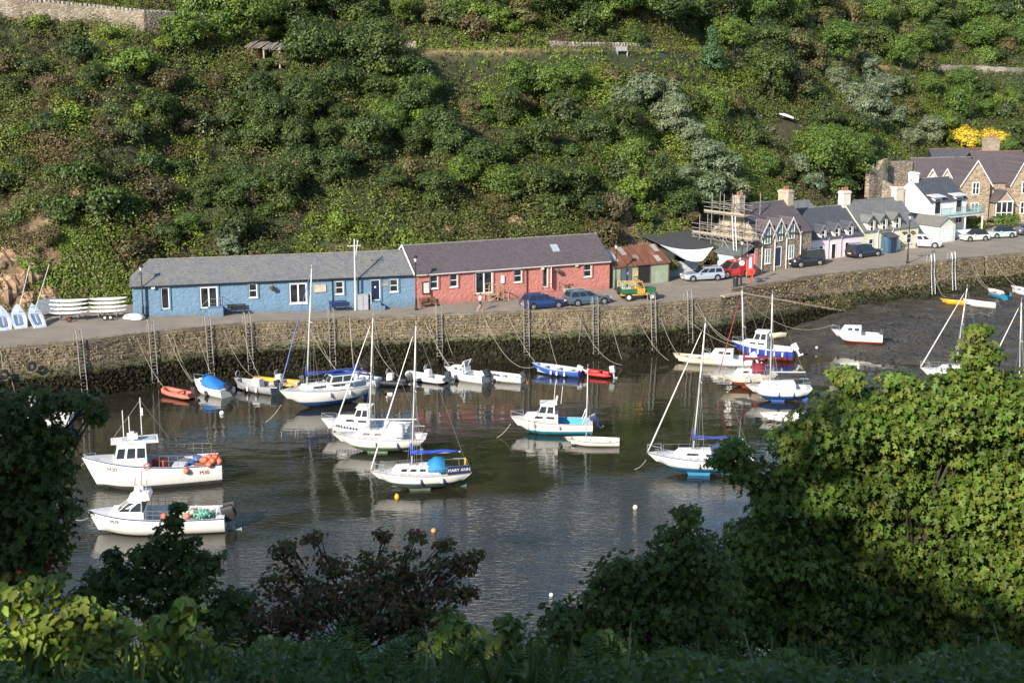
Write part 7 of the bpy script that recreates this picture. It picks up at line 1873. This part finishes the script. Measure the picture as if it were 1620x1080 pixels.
lamp(227, 502, "black street lamp at the blue building's end wall", topy=417); lamp(658.5, 491, "black street lamp where the blue and pink buildings meet", topy=403); lamp(974, 459, "black street lamp in front of the green shed", topy=383)
lamp(1172, 454, "black street lamp with flower baskets beside the red van", basket=True, topy=377); lamp(1435.5, 417, "tall black street lamp with flower baskets on the quay edge by the cream cottage", basket=True, topy=337)
p = PR(1172, 454); t_ = thing("road_sign", "round white road sign on the lamp post beside the red van", "sign", p + Vector((0, -.12, 2.55)))
mb = MB(); mb.lathe((0, -.03, 0), [(.3, -.01), (.3, .01)], 20, 0, 'Y'); mb.build('sign_plate', WHITE, t_); mb = MB(); mb.tube([(.27 * math.cos(q * .3142), -.05, .27 * math.sin(q * .3142)) for q in range(21)], .025, 5); mb.build('sign_rim', M((.5, .45, .42), .5), t_)
p = PR(1165, 454); t_ = thing("litter_bin", "black litter bin at the foot of the lamp post by the slipway", "bin", p + Vector((-.1, 0, 0)))
mb = MB(); mb.lathe((0, 0, 0), [(.26, 0), (.28, .9), (.3, .92), (.26, 1.1)], 12); mb.build('bin_body', M((.02, .022, .024), .5), t_); mb = MB(); mb.lathe((0, 0, 1.1), [(.3, 0), (.3, .05), (.12, .18)], 12); mb.build('bin_lid', BLACK, t_)
p = PR(1188, 451.5); t_ = thing("lifebuoy_stand", "bright red post with lifebuoy housing by the slipway top", "lifebuoy stand", p)
mb = MB(); mb.tube([(0, 0, 0), (0, 0, 1.5)], .06, 6); mb.build('post', RED, t_)
mb = MB(); mb.lathe((0, -.08, 1.45), [(.36, -.06), (.42, 0), (.36, .06)], 16, 0, 'Y'); mb.build('lifebuoy_case', M((.62, .07, .03), .4), t_); mb = MB(); mb.lathe((0, -.16, 1.45), [(.14, -.01), (.14, .01)], 12, 0, 'Y'); mb.build('case_centre', M((.45, .02, .02), .5), t_)
p = PR(1187, 444); t_ = thing("sign_board", "tall red sign board standing behind the red lifebuoy post", "sign", p + Vector((.2, 1.6, 0)), R(30))
MB().b2(-.45, .45, -.03, .03, .3, 2.5).build('board', M((.55, .10, .12), .55), t_); MB().b2(-.2, .2, -.045, -.032, .5, 2.3).build('panel', WHITE, t_); [MB().b2(s * .42 - .03, s * .42 + .03, .035, .09, 0, 2.45).build('post', GREYM, t_) for s in (-1, 1)]
def bike(px, py, a, label, col):
    p = PR(px, py); t_ = thing("bicycle", label, "bicycle", p + Vector((0, .5, 0)), a)
    for x in (-.5, .5): mb = MB(); mb.tube([(x + .33 * math.cos(q * .449), 0, .34 + .33 * math.sin(q * .449)) for q in range(15)], .025, 5); mb.build('wheel', TYRE, t_)
    mb = MB(); mb.tube([(-.5, 0, .34), (-.05, 0, .34), (.35, 0, .75), (-.2, 0, .8), (-.05, 0, .34)], .022, 5); mb.tube([(-.5, 0, .34), (-.2, 0, .8)], .018, 4); mb.tube([(.5, 0, .34), (.32, 0, .95)], .02, 5); mb.build('frame', col, t_)
    mb = MB(); mb.tube([(.3, -.25, .98), (.33, 0, .96), (.3, .25, .98)], .02, 5); mb.build('handlebar', BLACK, t_); MB().box((-.22, 0, .86), (.22, .12, .05)).build('saddle', BLACK, t_)
bike(1306, 409, R(30), "dark bicycle leaning at the lilac cottage's front door", IRON)
bike(1430, 396, R(20), "brown bicycle leaning at the cream cottage's right end", M((.25, .12, .06), .5))

# ---- canoe trailers by the blue building
def rack(px, py, n, who, red):
    p = PR(px, py); a = R(14); t_ = thing("boat_trailer", f"galvanised canoe trailer {who}", "trailer", p + Vector((0, .6, 0)), a)
    for s in (-1, 1):
        for x in (-.8, .8): MB().tube([(x, s * .55, .3), (x, s * .55, 2.0)], .035, 5).build('upright', STEEL, t_)
    mb = MB(); mb.b2(-1.4, 1.4, -.06, .06, .38, .46); [mb.b2(x - .04, x + .04, -.6, .6, .461, .53) for x in (-.8, .8)]; mb.tube([(-1.4, 0, .42), (-2.1, 0, .42)], .04, 5); mb.build('chassis', STEEL, t_)
    for s in (-1, 1):
        for x in ((-.25, .25) if red else (.0,)): mb = MB(); mb.lathe((x, s * .7, .24), [(.17, -.07), (.24, -.05), (.24, .05), (.17, .07)], 12, 0, 'Y'); w_ = mb.build('wheel', TYRE, t_); mb = MB(); mb.lathe((x, s * .78, .24), [(.12, -.01 * s), (.11, .01 * s)], 10, 0, 'Y'); mb.build('rim', WHITE if red else M((.4, .04, .04), .5), w_)
    for i in range(n):
        c = MB(); L = 3.45
        secs = []
        for q in range(13):
            u = q / 12; x = (u - .5) * L; w = .36 * math.sin(math.pi * max(.03, min(.97, u))) ** .6; h = .17 * math.sin(math.pi * max(.05, min(.95, u))) ** .5
            up = .09 * abs(2 * u - 1) ** 2.5
            secs.append([(x, w * math.cos(k * math.pi / 4), up + h * math.sin(k * math.pi / 4) * (.8 if k < 5 else 1)) for k in range(8)])
        c.loft(secs, 0, True)
        o = c.build("canoe", M((.78, .77, .74), .35, var=.05), None, True, p + Vector((math.cos(a) * (i % 2) * .12, .6 + math.sin(a) * .1, .72 + i * .38)))
        o.rotation_euler[2] = a; tag(o, f"white canoe, {['lowest', 'second lowest', 'third from the ground', 'topmost'][i]} of the stack {who}", "canoe", "white canoes stacked on the trailers")
rack(107, 509, 4, "farther from the blue building", False); rack(168, 506, 4, "next to the blue building", True)
p = PR(212, 505); mb = MB(); mb.loft([[(x, .62 * w * math.cos(k * math.pi / 6), .05 + .5 * w * math.sin(k * math.pi / 6)) for k in range(7)] for x, w in ((-1.0, .7), (-.4, 1), (.3, .95), (.8, .7), (1.15, .15))])
o = mb.build("upturned_dinghy", GEL, None, True, p + Vector((-.1, .2, 0))); o.rotation_euler[2] = R(160); tag(o, "white upturned dinghy on the ground against the blue gable", "dinghy")
p = PR(62, 505); mb = MB(); mb.loft([[(-1.5, -.9, .5), (-1.5, .9, 1.3)], [(-.3, -1.0, .55), (-.3, 1.0, 1.55)], [(1.2, -.9, .6), (1.2, .9, 1.45)]], 0, False, False); mb.loft([[(-1.5, -.9, .45), (-1.5, .9, 1.25)], [(-.3, -1.0, .5), (-.3, 1.0, 1.5)], [(1.2, -.9, .55), (1.2, .9, 1.4)]], 0, False, False)
o = mb.build("tarpaulin", M((.16, .18, .20), .6, var=.2), None, False, p + Vector((.6, 1.6, 0))); tag(o, "grey tarpaulin over a boat behind the tipped dinghies", "tarpaulin")

# ---- jogger
p = PR(759.5, 491.5)
pn = thing("person", "person in white top and dark shorts walking on the quay before the pink building", "person", p, R(25))
def skin_body(verts, edges, rad, mat, name, parent, rootv=0, lv=1):
    me = bpy.data.meshes.new(name); me.from_pydata(verts, edges, []); me.materials.append(mat)
    o = bpy.data.objects.new(name, me); COL.objects.link(o); o.parent = parent
    md = o.modifiers.new("skin", 'SKIN'); 
    if not me.skin_vertices: me.attributes
    sv = me.skin_vertices[0].data if me.skin_vertices else None
    if sv is None: return o
    for i, r in enumerate(rad): sv[i].radius = (r, r) if not isinstance(r, tuple) else r
    sv[rootv].use_root = True
    o.modifiers.new("sub", 'SUBSURF').levels = lv; o.modifiers["sub"].render_levels = lv
    return o
SKIN = M((.52, .31, .22), .6, var=.06)
V = [(0, 0, .92), (0, 0, 1.08), (.02, 0, 1.28), (.03, 0, 1.40), (.05, 0, 1.48), (.07, 0, 1.58), (.08, 0, 1.66)]; Rr = [(.12, .10), (.11, .09), (.15, .10), (.10, .08), .05, .085, .06]
E = [(i, i + 1) for i in range(6)]
def limb(pts, rr, start):
    k = start
    for q, r in zip(pts, rr): V.append(q); Rr.append(r); E.append((k, len(V) - 1)); k = len(V) - 1
    return k
limb([(.02, .09, .86), (.24, .10, .50), (.10, .10, .10), (.26, .10, .05)], [.085, .055, .035, .03], 0); limb([(-.02, -.09, .86), (-.06, -.10, .48), (-.36, -.10, .14), (-.28, -.10, .05)], [.085, .055, .035, .03], 0)
for s, el, ha in ((1, (-.12, .24, 1.12), (.10, .20, .98)), (-1, (.02, -.25, 1.10), (.24, -.20, 1.06))):
    k = limb([(.03, s * .17, 1.37), el, ha], [.048, .036, .026], 3)
    hd = Vector(ha) + Vector((.06, 0, -.02)); k2 = limb([tuple(hd)], [.03], k)
    for f in range(4): limb([tuple(hd + Vector((.045, (f - 1.5) * .018, -.01))), tuple(hd + Vector((.06 + .006 * (f in (1, 2)), (f - 1.5) * .018, -.045)))], [.0085, .0075], k2)
    limb([tuple(hd + Vector((.0, -s * .035, -.02))), tuple(hd + Vector((.03, -s * .05, -.035)))], [.010, .0085], k)
skin_body(V, E, Rr, SKIN, 'body', pn)
V2 = [(0, 0, .98), (0, 0, 1.10), (.02, 0, 1.28), (.03, 0, 1.41), (.03, .17, 1.37), (-.04, .21, 1.24), (.03, -.17, 1.37), (.02, -.215, 1.23)]
skin_body(V2, [(0, 1), (1, 2), (2, 3), (3, 4), (4, 5), (3, 6), (6, 7)], [(.135, .115), (.13, .11), (.165, .12), (.10, .09), .065, .055, .065, .055], WHITE, 'shirt', pn)
V3 = [(0, 0, 1.0), (0, 0, .9), (.03, .095, .84), (.15, .10, .66), (-.02, -.095, .84), (-.05, -.10, .64)]
skin_body(V3, [(0, 1), (1, 2), (2, 3), (1, 4), (4, 5)], [(.13, .11), (.14, .12), .10, .08, .10, .08], M((.02, .02, .03), .8), 'shorts', pn)
mb = MB(); mb.ball((.06, 0, 1.63), .1, 10, 0, 1.05); mb.build('hair', M((.10, .06, .035), .8), pn, True)
mb = MB(); mb.box((.165, 0, 1.585), (.03, .025, .04)); mb.build('nose', SKIN, pn)
for s in (-1, 1): MB().box((.11, s * .085, 1.585), (.03, .02, .05)).build('ear', SKIN, pn); MB().ball((.148, s * .03, 1.605), .009, 6).build('eye', BLACK, pn); MB().box((.20 if s > 0 else -.30, s * .10, .04), (.26, .09, .08)).build('shoe', M((.6, .35, .4), .6), pn)

# ---- mooring ropes: (wall column, drop below the top, end point, end height, sag)
RL = [(215, .2, 262, 615, .3, .5, "the orange red inflatable"), (268, .2, 305, 604, .7, .5, "the blue covered boat, left line"), (271, .2, 308, 603, .7, .8, "the blue covered boat, right line"), (312, .7, 342, 606, .5, .4, "the water between covered boat and workboat"), (356, .2, 402, 596, .3, .8, "the workboat's bow"), (384, .8, 412, 598, .4, .4, "the yellow inflatable"),
      (483, .1, 541, 592, .6, .6, "the pale open boat"), (497, .9, 545, 594, .5, .9, "the brown masted boat"), (574, .4, 636, 598, .3, .9, "the black inflatable"), (673, .2, 713, 580, .7, .4, "the cuddy boat, left line"), (676, .6, 716, 582, .6, .8, "the cuddy boat, right line"), (702, .9, 716, 560, 1.0, .3, "the weedy wall right of the tall masts"),
      (763, .05, 845, 580, .8, 1.7, "the blue open boat in a long curve"), (806, .1, 846, 572, .8, .3, "the blue open boat in a tight line"), (858, .3, 884, 583, .2, .5, "the weedy wall by the blue boat"), (914, .3, 984, 577, .2, 1.2, "the water right of the red inflatable"), (917, .3, 916, 541, 2.0, .05, "the wall, hanging straight by its green tie"), (962, .2, 984, 568, .5, .4, "the weed under the truck"), (1010, 1.6, 1058, 570, .3, .5, "the cream open boat, low line"), (1042, 1.3, 1076, 563, .6, .5, "the cream open boat, high line"),
      (1062, .3, 1165, 548, 1.0, .6, "the blue hulled boat, left line"), (1097, .2, 1170, 545, 1.1, .7, "the blue hulled boat, middle line"), (1100, .2, 1164, 540, 1.2, 1.1, "the blue hulled boat, sagging line"), (2, .3, 22, 632, .1, .5, "the left boat behind maple leaves"), (8, .9, 30, 640, .1, .3, "the left boat, short line"), (62, .7, 63, 607, .8, .03, "the wall, hanging plain beside the tyre"), (288, .3, 291, 560, 2.2, .03, "the wall left of the green topped ladder"), (590, .4, 600, 555, 1.5, .1, "the wall among the tall masts")]
for px, dz, ex, ey, ez, dr_, w in RL: rope(wtop(px, -dz), P(ex, ey, ez), dr_, "pale mooring rope from the quay to " + w)
rope(wtop(1176, -.4), bedat(1318, 527, .9), 1.6, "long pale rope from the slip top to the red bottomed cruiser")
for a_, b__, w in ((1474, (1496, 477), "the yellow dinghy"), (1535, (1566, 464), "the turquoise sterned boat, left line"), (1538, (1570, 464), "the turquoise sterned boat, right line")): rope(wtop(a_, -.3, I2), bedat(b__[0], b__[1], .5), .8, "pale rope over the mud to " + w)
rope(wtop(1572, -.3, I3), bedat(1612, 462, .5), .5, "pale rope from the far right wall to the boat at the edge")
for (ax, ay, az), (ex, ey), w in (((140, 722, 2.0), (118, 742), "the bow of boat M30 into the water"), ((144, 815, 1.2), (120, 822), "the bow of boat M29"), ((445, 640, 1.4), (420, 668), "the bow of the motor sailer"), ((808, 670, 1.0), (786, 692), "the bow of the turquoise cruiser"), ((1022, 727, 1.0), (1004, 742), "the bow of the bright blue bottomed sloop")):
    rope(P(ax, ay, az), P(ex, ey, 0), .15, "taut rope from " + w, .03, ROPE, None)
for px, py, w in ((50, 579, "black tyre fender hung on the wall by a pale rope at left"), (2, 592, "black tyre fender on the wall at the left edge")):
    q, nr = wall_at(px, I1); z = CAMZ + ray(px, py).z * (q.y - .6) / ray(px, py).y
    mb = MB(); mb.tube([(.3 * math.cos(k * .449), 0, .3 * math.sin(k * .449)) for k in range(15)], .12, 8); o = mb.build("tyre_fender", TYRE, None, True, Vector((q.x, q.y, z)) + nr * .75); o.rotation_euler[2] = math.atan2(nr.y, nr.x) + math.pi / 2; tag(o, w, "tyre")
    rope(q + nr * .1, Vector((q.x, q.y, z + .3)) + nr * .75, .0, "short rope holding the " + ("tyre fender at the left edge" if px < 10 else "tyre fender nearest the first ladder"), .025, None, None)

# ================================================================ THE NEAR BANK
def bank_z(X, Y):
    X = np.asarray(X, float); Y = np.asarray(Y, float)
    z = 28.3 - .485 * np.clip(Y - 3, 0, 70) - .10 * np.clip(X - 2, -40, 20) * 0 + (fbm(X * .25, Y * .25, 61) - .5) * .8 * smooth(1, 6, np.abs(Y)) 
    return z + .12 * np.clip(-Y - 4, 0, 60)
struct(grid_obj("near_bank", np.arange(-50, 51, .8), np.arange(-40, 70, .8), bank_z, HILLM, lambda X, Y: np.stack([.035 + 0 * X, .045 + 0 * X, .02 + 0 * X], -1)))
def near_plant(name, label, cat, blobs, Y, leaf, size, base, seed, alt=None, altp=.15, dens=42, nl=14, cr=.26, stems=None, trunk=None, lit=None, mat=None, jit=.0, group=None, droop=.8, cvar=.25):
    """blobs: (photo x, photo y, radius m, depth offset) ; stems reach up from the bank to each blob"""
    g = np.random.default_rng(seed); cs = [(PY(b_[0], b_[1], Y + (b_[3] if len(b_) > 3 else 0)), b_[2]) for b_ in blobs]
    bx_ = sum(c.x * r for c, r in cs) / sum(r for _, r in cs) if trunk is None else PY(trunk, 900, Y).x
    root = Vector((bx_, Y + .2, float(bank_z(bx_, Y + .2))))
    t_ = thing(name, label, cat, root, 0, group)
    C, N_, I = [], [], []; kk = 0
    for c, r in cs:
        ncl = max(5, int(dens * r ** 1.6)); 
        d = unit(g.normal(size=(ncl, 3))); rad = (.45 + .6 * g.random((ncl, 1)))
        cc = np.array(c - root) + d * rad * r * np.array([1, 1, .9])
        for j in range(ncl):
            q = unit(g.normal(size=(nl, 3))); rr = min(cr, r * 1.1 + .03) * (.5 + .8 * g.random((nl, 1)))
            C.append(cc[j] + q * rr * np.array([1, 1, .42])); N_.append(np.array([0, -.35, .9]) + q * .45 + d[j] * .35 + g.normal(size=(nl, 3)) * .5); I.append(np.full(nl, kk)); kk += 1
    C, N_, I = np.concatenate(C), np.concatenate(N_), np.concatenate(I)
    tg = g.normal(size=C.shape) * .7 + np.array([0, -.3, -droop])
    leaf_obj('crown', C, N_, size * (.6 + .7 * g.random(len(C))), tint(g, len(C), base, .22, I, cvar, alt, altp), mat or FOLN, leaf, t_, tang=tg, g=g)
    mb = MB(); q_ = random.Random(seed); top = max(c.z for c, _ in cs) - root.z
    r0 = .010 + .009 * top
    mb.tube([(0, 0, -.4), (.03, .02, top * .3), (-.05, .05, top * .55)], [r0, r0 * .8, r0 * .6], 7)
    for c, r in cs:
        e = c - root; s_ = Vector((0, .03, min(top * .5, max(.05, e.z * .45))))
        mb.tube([s_, s_.lerp(e, .55) + Vector((q_.uniform(-.1, .1), q_.uniform(-.1, .1), -.08 * e.length)), e + Vector((0, 0, r * .3))], [r0 * .5, r0 * .3, .006], 5)
        for k in range(3):
            a = q_.random() * 6.28; f = e + Vector((math.cos(a) * r * .8, math.sin(a) * r * .8, q_.uniform(-.3, .6) * r)); mb.tube([s_.lerp(e, .75), f], [r0 * .18 + .003, .004], 4)
    mb.build('trunk', BARK, t_)
    return t_
near_plant("sycamore_tree", "large bright green sycamore filling the lower right, its top in sunlight", "tree",
  [(1548, 525, .10), (1255, 700, .25), (1150, 1000, .4), (1400, 700, .6, .5), (1550, 700, .6, .4), (1545, 560, .17), (1542, 605, .25), (1340, 600, .13), (1420, 605, .14), (1500, 640, .5), (1435, 660, .45), (1360, 660, .45), (1310, 690, .4), (1590, 640, .5), (1650, 650, .5), (1160, 712, .13), (1140, 730, .10), (1178, 745, .16), (1228, 785, .28), (1280, 775, .5), (1370, 770, .75, .5), (1480, 770, .8, .7), (1590, 770, .8, .4), (1690, 770, .8),
   (1195, 860, .35), (1250, 880, .65), (1350, 900, .85, .3), (1470, 910, .95, .6), (1600, 910, .9, .3), (1700, 900, .8), (1170, 960, .55), (1280, 980, .7), (1400, 1010, .7), (1530, 1010, .7), (1640, 1010, .7)], 18.2, 'maple', .094, (.088, .138, .020), 101, (.14, .165, .025), .2, 255, 28, .27, trunk=1450, cvar=.45)
near_plant("sycamore_tree", "young dark sycamore at the lower middle, left of the large one", "tree",
  [(1092, 815, .10), (1080, 850, .2), (1110, 900, .35), (1040, 890, .22), (1050, 950, .4), (975, 905, .2), (955, 950, .25), (1000, 990, .4), (900, 985, .25), (880, 1020, .25), (1090, 1000, .5), (960, 1040, .4)], 15.5, 'maple', .092, (.075, .108, .017), 102, (.12, .15, .03), .15, 190, 22, .22, trunk=1040)
near_plant("maple_tree", "dark maple with reddish new leaves along the left edge", "tree",
  [(60, 640, .16), (122, 640, .11), (100, 690, .10), (20, 660, .25), (65, 700, .2), (30, 740, .35), (75, 745, .16), (60, 800, .32), (85, 850, .12), (15, 850, .4), (60, 900, .25), (-60, 760, .6), (-60, 900, .5), (148, 655, .06)], 12, 'maple', .08, (.062, .088, .014), 103, (.24, .09, .03), .12, 230, 15, .16, trunk=-60)
near_plant("sycamore_sapling", "dark sycamore sapling rising in front of the stern of boat M29", "tree",
  [(281, 803, .03), (277, 828, .06), (262, 852, .08), (292, 858, .08), (225, 872, .07), (330, 885, .08), (175, 880, .05), (250, 890, .22), (305, 905, .25), (190, 915, .22), (150, 930, .2), (235, 945, .35), (320, 960, .32), (140, 975, .3), (375, 955, .15)], 13, 'maple', .08, (.066, .096, .014), 104, (.08, .115, .03), .2, 200, 14, .14, trunk=262)
near_plant("hawthorn_bush", "rusty brown hawthorn with feathery branches at the lower middle left", "bush",
  [(460, 905, .12), (520, 893, .12), (590, 888, .12), (640, 890, .12), (700, 893, .10), (725, 890, .09), (560, 930, .36), (650, 930, .26), (700, 935, .18), (480, 955, .36), (600, 965, .5), (680, 985, .32), (420, 985, .4), (520, 1000, .5), (370, 1000, .3), (640, 1015, .4), (440, 872, .09), (735, 905, .06), (750, 880, .05), (700, 862, .07), (660, 850, .06), (610, 845, .06), (500, 850, .07), (455, 862, .06), (430, 920, .1), (740, 940, .06)], 14, 'ovate', .062, (.15, .075, .03), 105, (.09, .10, .025), .5, 200, 17, .15, trunk=560, droop=.1, cvar=.35)
near_plant("hazel_shrub", "pale lime green leafy shrub at the lower left corner", "shrub",
  [(40, 950, .12), (75, 925, .08), (20, 1000, .22), (90, 1000, .2), (150, 1050, .22), (40, 1060, .3), (215, 1040, .2), (255, 990, .10), (290, 965, .07), (280, 1030, .18), (180, 1000, .1), (120, 960, .08), (330, 1060, .18), (100, 1090, .3), (250, 1085, .25), (10, 940, .1), (60, 1020, .16), (120, 1020, .16), (200, 1075, .2), (310, 1000, .07), (345, 1045, .1), (160, 975, .06)], 8, 'ovate', .072, (.21, .27, .04), 106, (.12, .16, .03), .3, 260, 10, .10, droop=.5)
near_plant("elder_shrub", "small bright green shrub at the foot of the brown hawthorn", "shrub", [(715, 985, .12), (735, 1005, .14), (700, 1030, .2), (760, 1035, .15)], 11, 'ovate', .10, (.12, .17, .03), 107, None, 0, 220, 10, .1, droop=.5)
near_plant("elder_shrub", "small yellow green shrub in the middle of the near bank", "shrub", [(800, 990, .07), (805, 1015, .13), (840, 1035, .15), (790, 1045, .18)], 10.5, 'ovate', .09, (.13, .17, .035), 108, None, 0, 240, 10, .09, droop=.5)
near_plant("elder_shrub", "small lit green shrub at the foot of the young dark sycamore", "shrub", [(955, 1015, .12), (985, 1035, .15), (930, 1045, .15)], 13, 'ovate', .11, (.12, .17, .03), 109, None, 0, 220, 10, .1, droop=.5)
# fern and nettle cover at the feet of the photographer: uncountable
g = np.random.default_rng(77); n = 170000
ux = g.uniform(-4.6, 5.0, n); uy = g.uniform(5.5, 12.5, n)
hgt = (.05 + 1.0 * smooth(.25, .75, fbm(ux * 1.1, uy * 1.1, 71))) * np.interp(uy, [5, 7, 9, 12], [.8, .95, 1.15, 1.4])
uz = bank_z(ux, uy) + hgt * g.random(n) ** .5
ppx, ppy = proj(ux, uy, uz); k = (ppy > 985 + 70 * fbm(ppx * .012, ppx * 0, 73) + 18 * smooth(300, 700, ppx) + 45 * smooth(420, 330, ppx)) & (ppy < 1130) & (ppx > -60) & (ppx < 1680)
ux, uy, uz = ux[k], uy[k], uz[k]; n = len(ux)
cN = fbm(ux * 1.2, uy * 1.2, 72)[:, None]
col = np.array((.04, .085, .024)) * (1 - cN) + np.array((.10, .155, .032)) * cN
o = leaf_obj("undergrowth", np.stack([ux, uy, uz], 1), g.normal(size=(n, 3)) * .6 + [0, -.3, .8], (.042 * (.5 + .9 * g.random(n))), col * (.7 + .6 * g.random((n, 1))), FOLN, 'ovate', g=g); o['kind'] = 'stuff'
# bracken fronds standing out of the cover
FC, FN, FT, FS = [], [], [], []
for i in range(420):
    x_, y_ = g.uniform(-4.4, 4.6), g.uniform(6, 11); z_ = float(bank_z(x_, y_)) + g.uniform(.1, .5); a_ = g.uniform(0, 6.28); ln = g.uniform(.3, .6); up_ = g.uniform(.4, 1.2)
    if proj(x_, y_, z_ + ln * up_ * .8)[1] < 985: continue
    dx_, dy_ = math.cos(a_), math.sin(a_)
    for k_ in range(16):
        u_ = k_ / 15; px_ = np.array([x_ + dx_ * ln * u_, y_ + dy_ * ln * u_, z_ + ln * (up_ * u_ - up_ * .75 * u_ * u_)])
        for s_ in (-1, 1):
            w_ = .13 * (1 - u_) ** .8 + .015; FC.append(px_ + np.array([-dy_ * s_, dx_ * s_, -.1]) * w_ * .5); FN.append([0, 0, 1]); FT.append([-dy_ * s_ + dx_ * .3, dx_ * s_ + dy_ * .3, -.15]); FS.append(w_)
FC, FN, FT, FS = map(np.array, (FC, FN, FT, FS)); n = len(FC)
o = leaf_obj("bracken", FC, FN + g.normal(size=(n, 3)) * .25, FS, np.array((.065, .115, .026)) * (.6 + .8 * g.random((n, 1))), FOLN, 'blade', tang=FT, g=g); o['kind'] = 'stuff'
n = 2200
ux = g.uniform(-4, 4.4, n); uy = g.uniform(6.5, 11, n); hh = g.uniform(.3, .9, n)
k = proj(ux, uy, bank_z(ux, uy) + hh)[1] > 985; ux, uy, hh = ux[k], uy[k], hh[k]; n = len(ux)
o = leaf_obj("long_grass", np.stack([ux, uy, bank_z(ux, uy) + hh / 2], 1), g.normal(size=(n, 3)) * [1, 1, .2], hh * .8, np.array([(.10, .16, .05), (.28, .26, .13), (.06, .11, .03)])[g.choice(3, n, p=[.6, .12, .28])] * (.7 + .5 * g.random((n, 1))), FOLN, 'grass', tang=np.tile([[0, 0, 1.]], (n, 1)) + g.normal(size=(n, 3)) * .28, g=g); o['kind'] = 'stuff'
for i, (px, py0, py1, Y) in enumerate(((1450, 1065, 1045, 6.5), (1195, 1070, 1000, 7), (980, 1060, 985, 7), (1590, 1060, 985, 7.5), (1530, 1050, 1005, 7), (690, 1075, 985, 7), (660, 1050, 1000, 6.8))):
    a_, b__ = PY(px, py0 + 30, Y), PY(px + (-1) ** i * 18, py1, Y); mb = MB(); mb.tube([a_ - Vector((0, 0, .4)), a_.lerp(b__, .5) + Vector((.02, 0, 0)), b__], [.006, .005, .003], 5)
    tag(mb.build("dry_stalk", M((.34, .31, .20), .8)), ("pale dry stalk standing in the undergrowth " + ("below the large sycamore" if px > 1100 else "below the young sycamore" if px > 900 else "below the brown hawthorn")), "plant stalk", "dry stalks in the near undergrowth " + str(px > 1100) + str(px > 900))
# unseen trees added beside and behind the camera to shade the near bank
for i, (x, y, s_) in enumerate(((-11.5, -2.5, 1.55), (-16.5, 1.0, 1.5), (-6.8, -5.0, 1.3))):
    dup(PROTO['dark'][i % 2], Vector((x, y, float(bank_z(x, y)) - .1)), i * 1.3, s_, ["tall dark tree on the near bank beside the viewpoint", "tall dark tree at the left brow of the near bank", "shorter dark tree just behind the viewpoint"][i], "trees on the near bank")
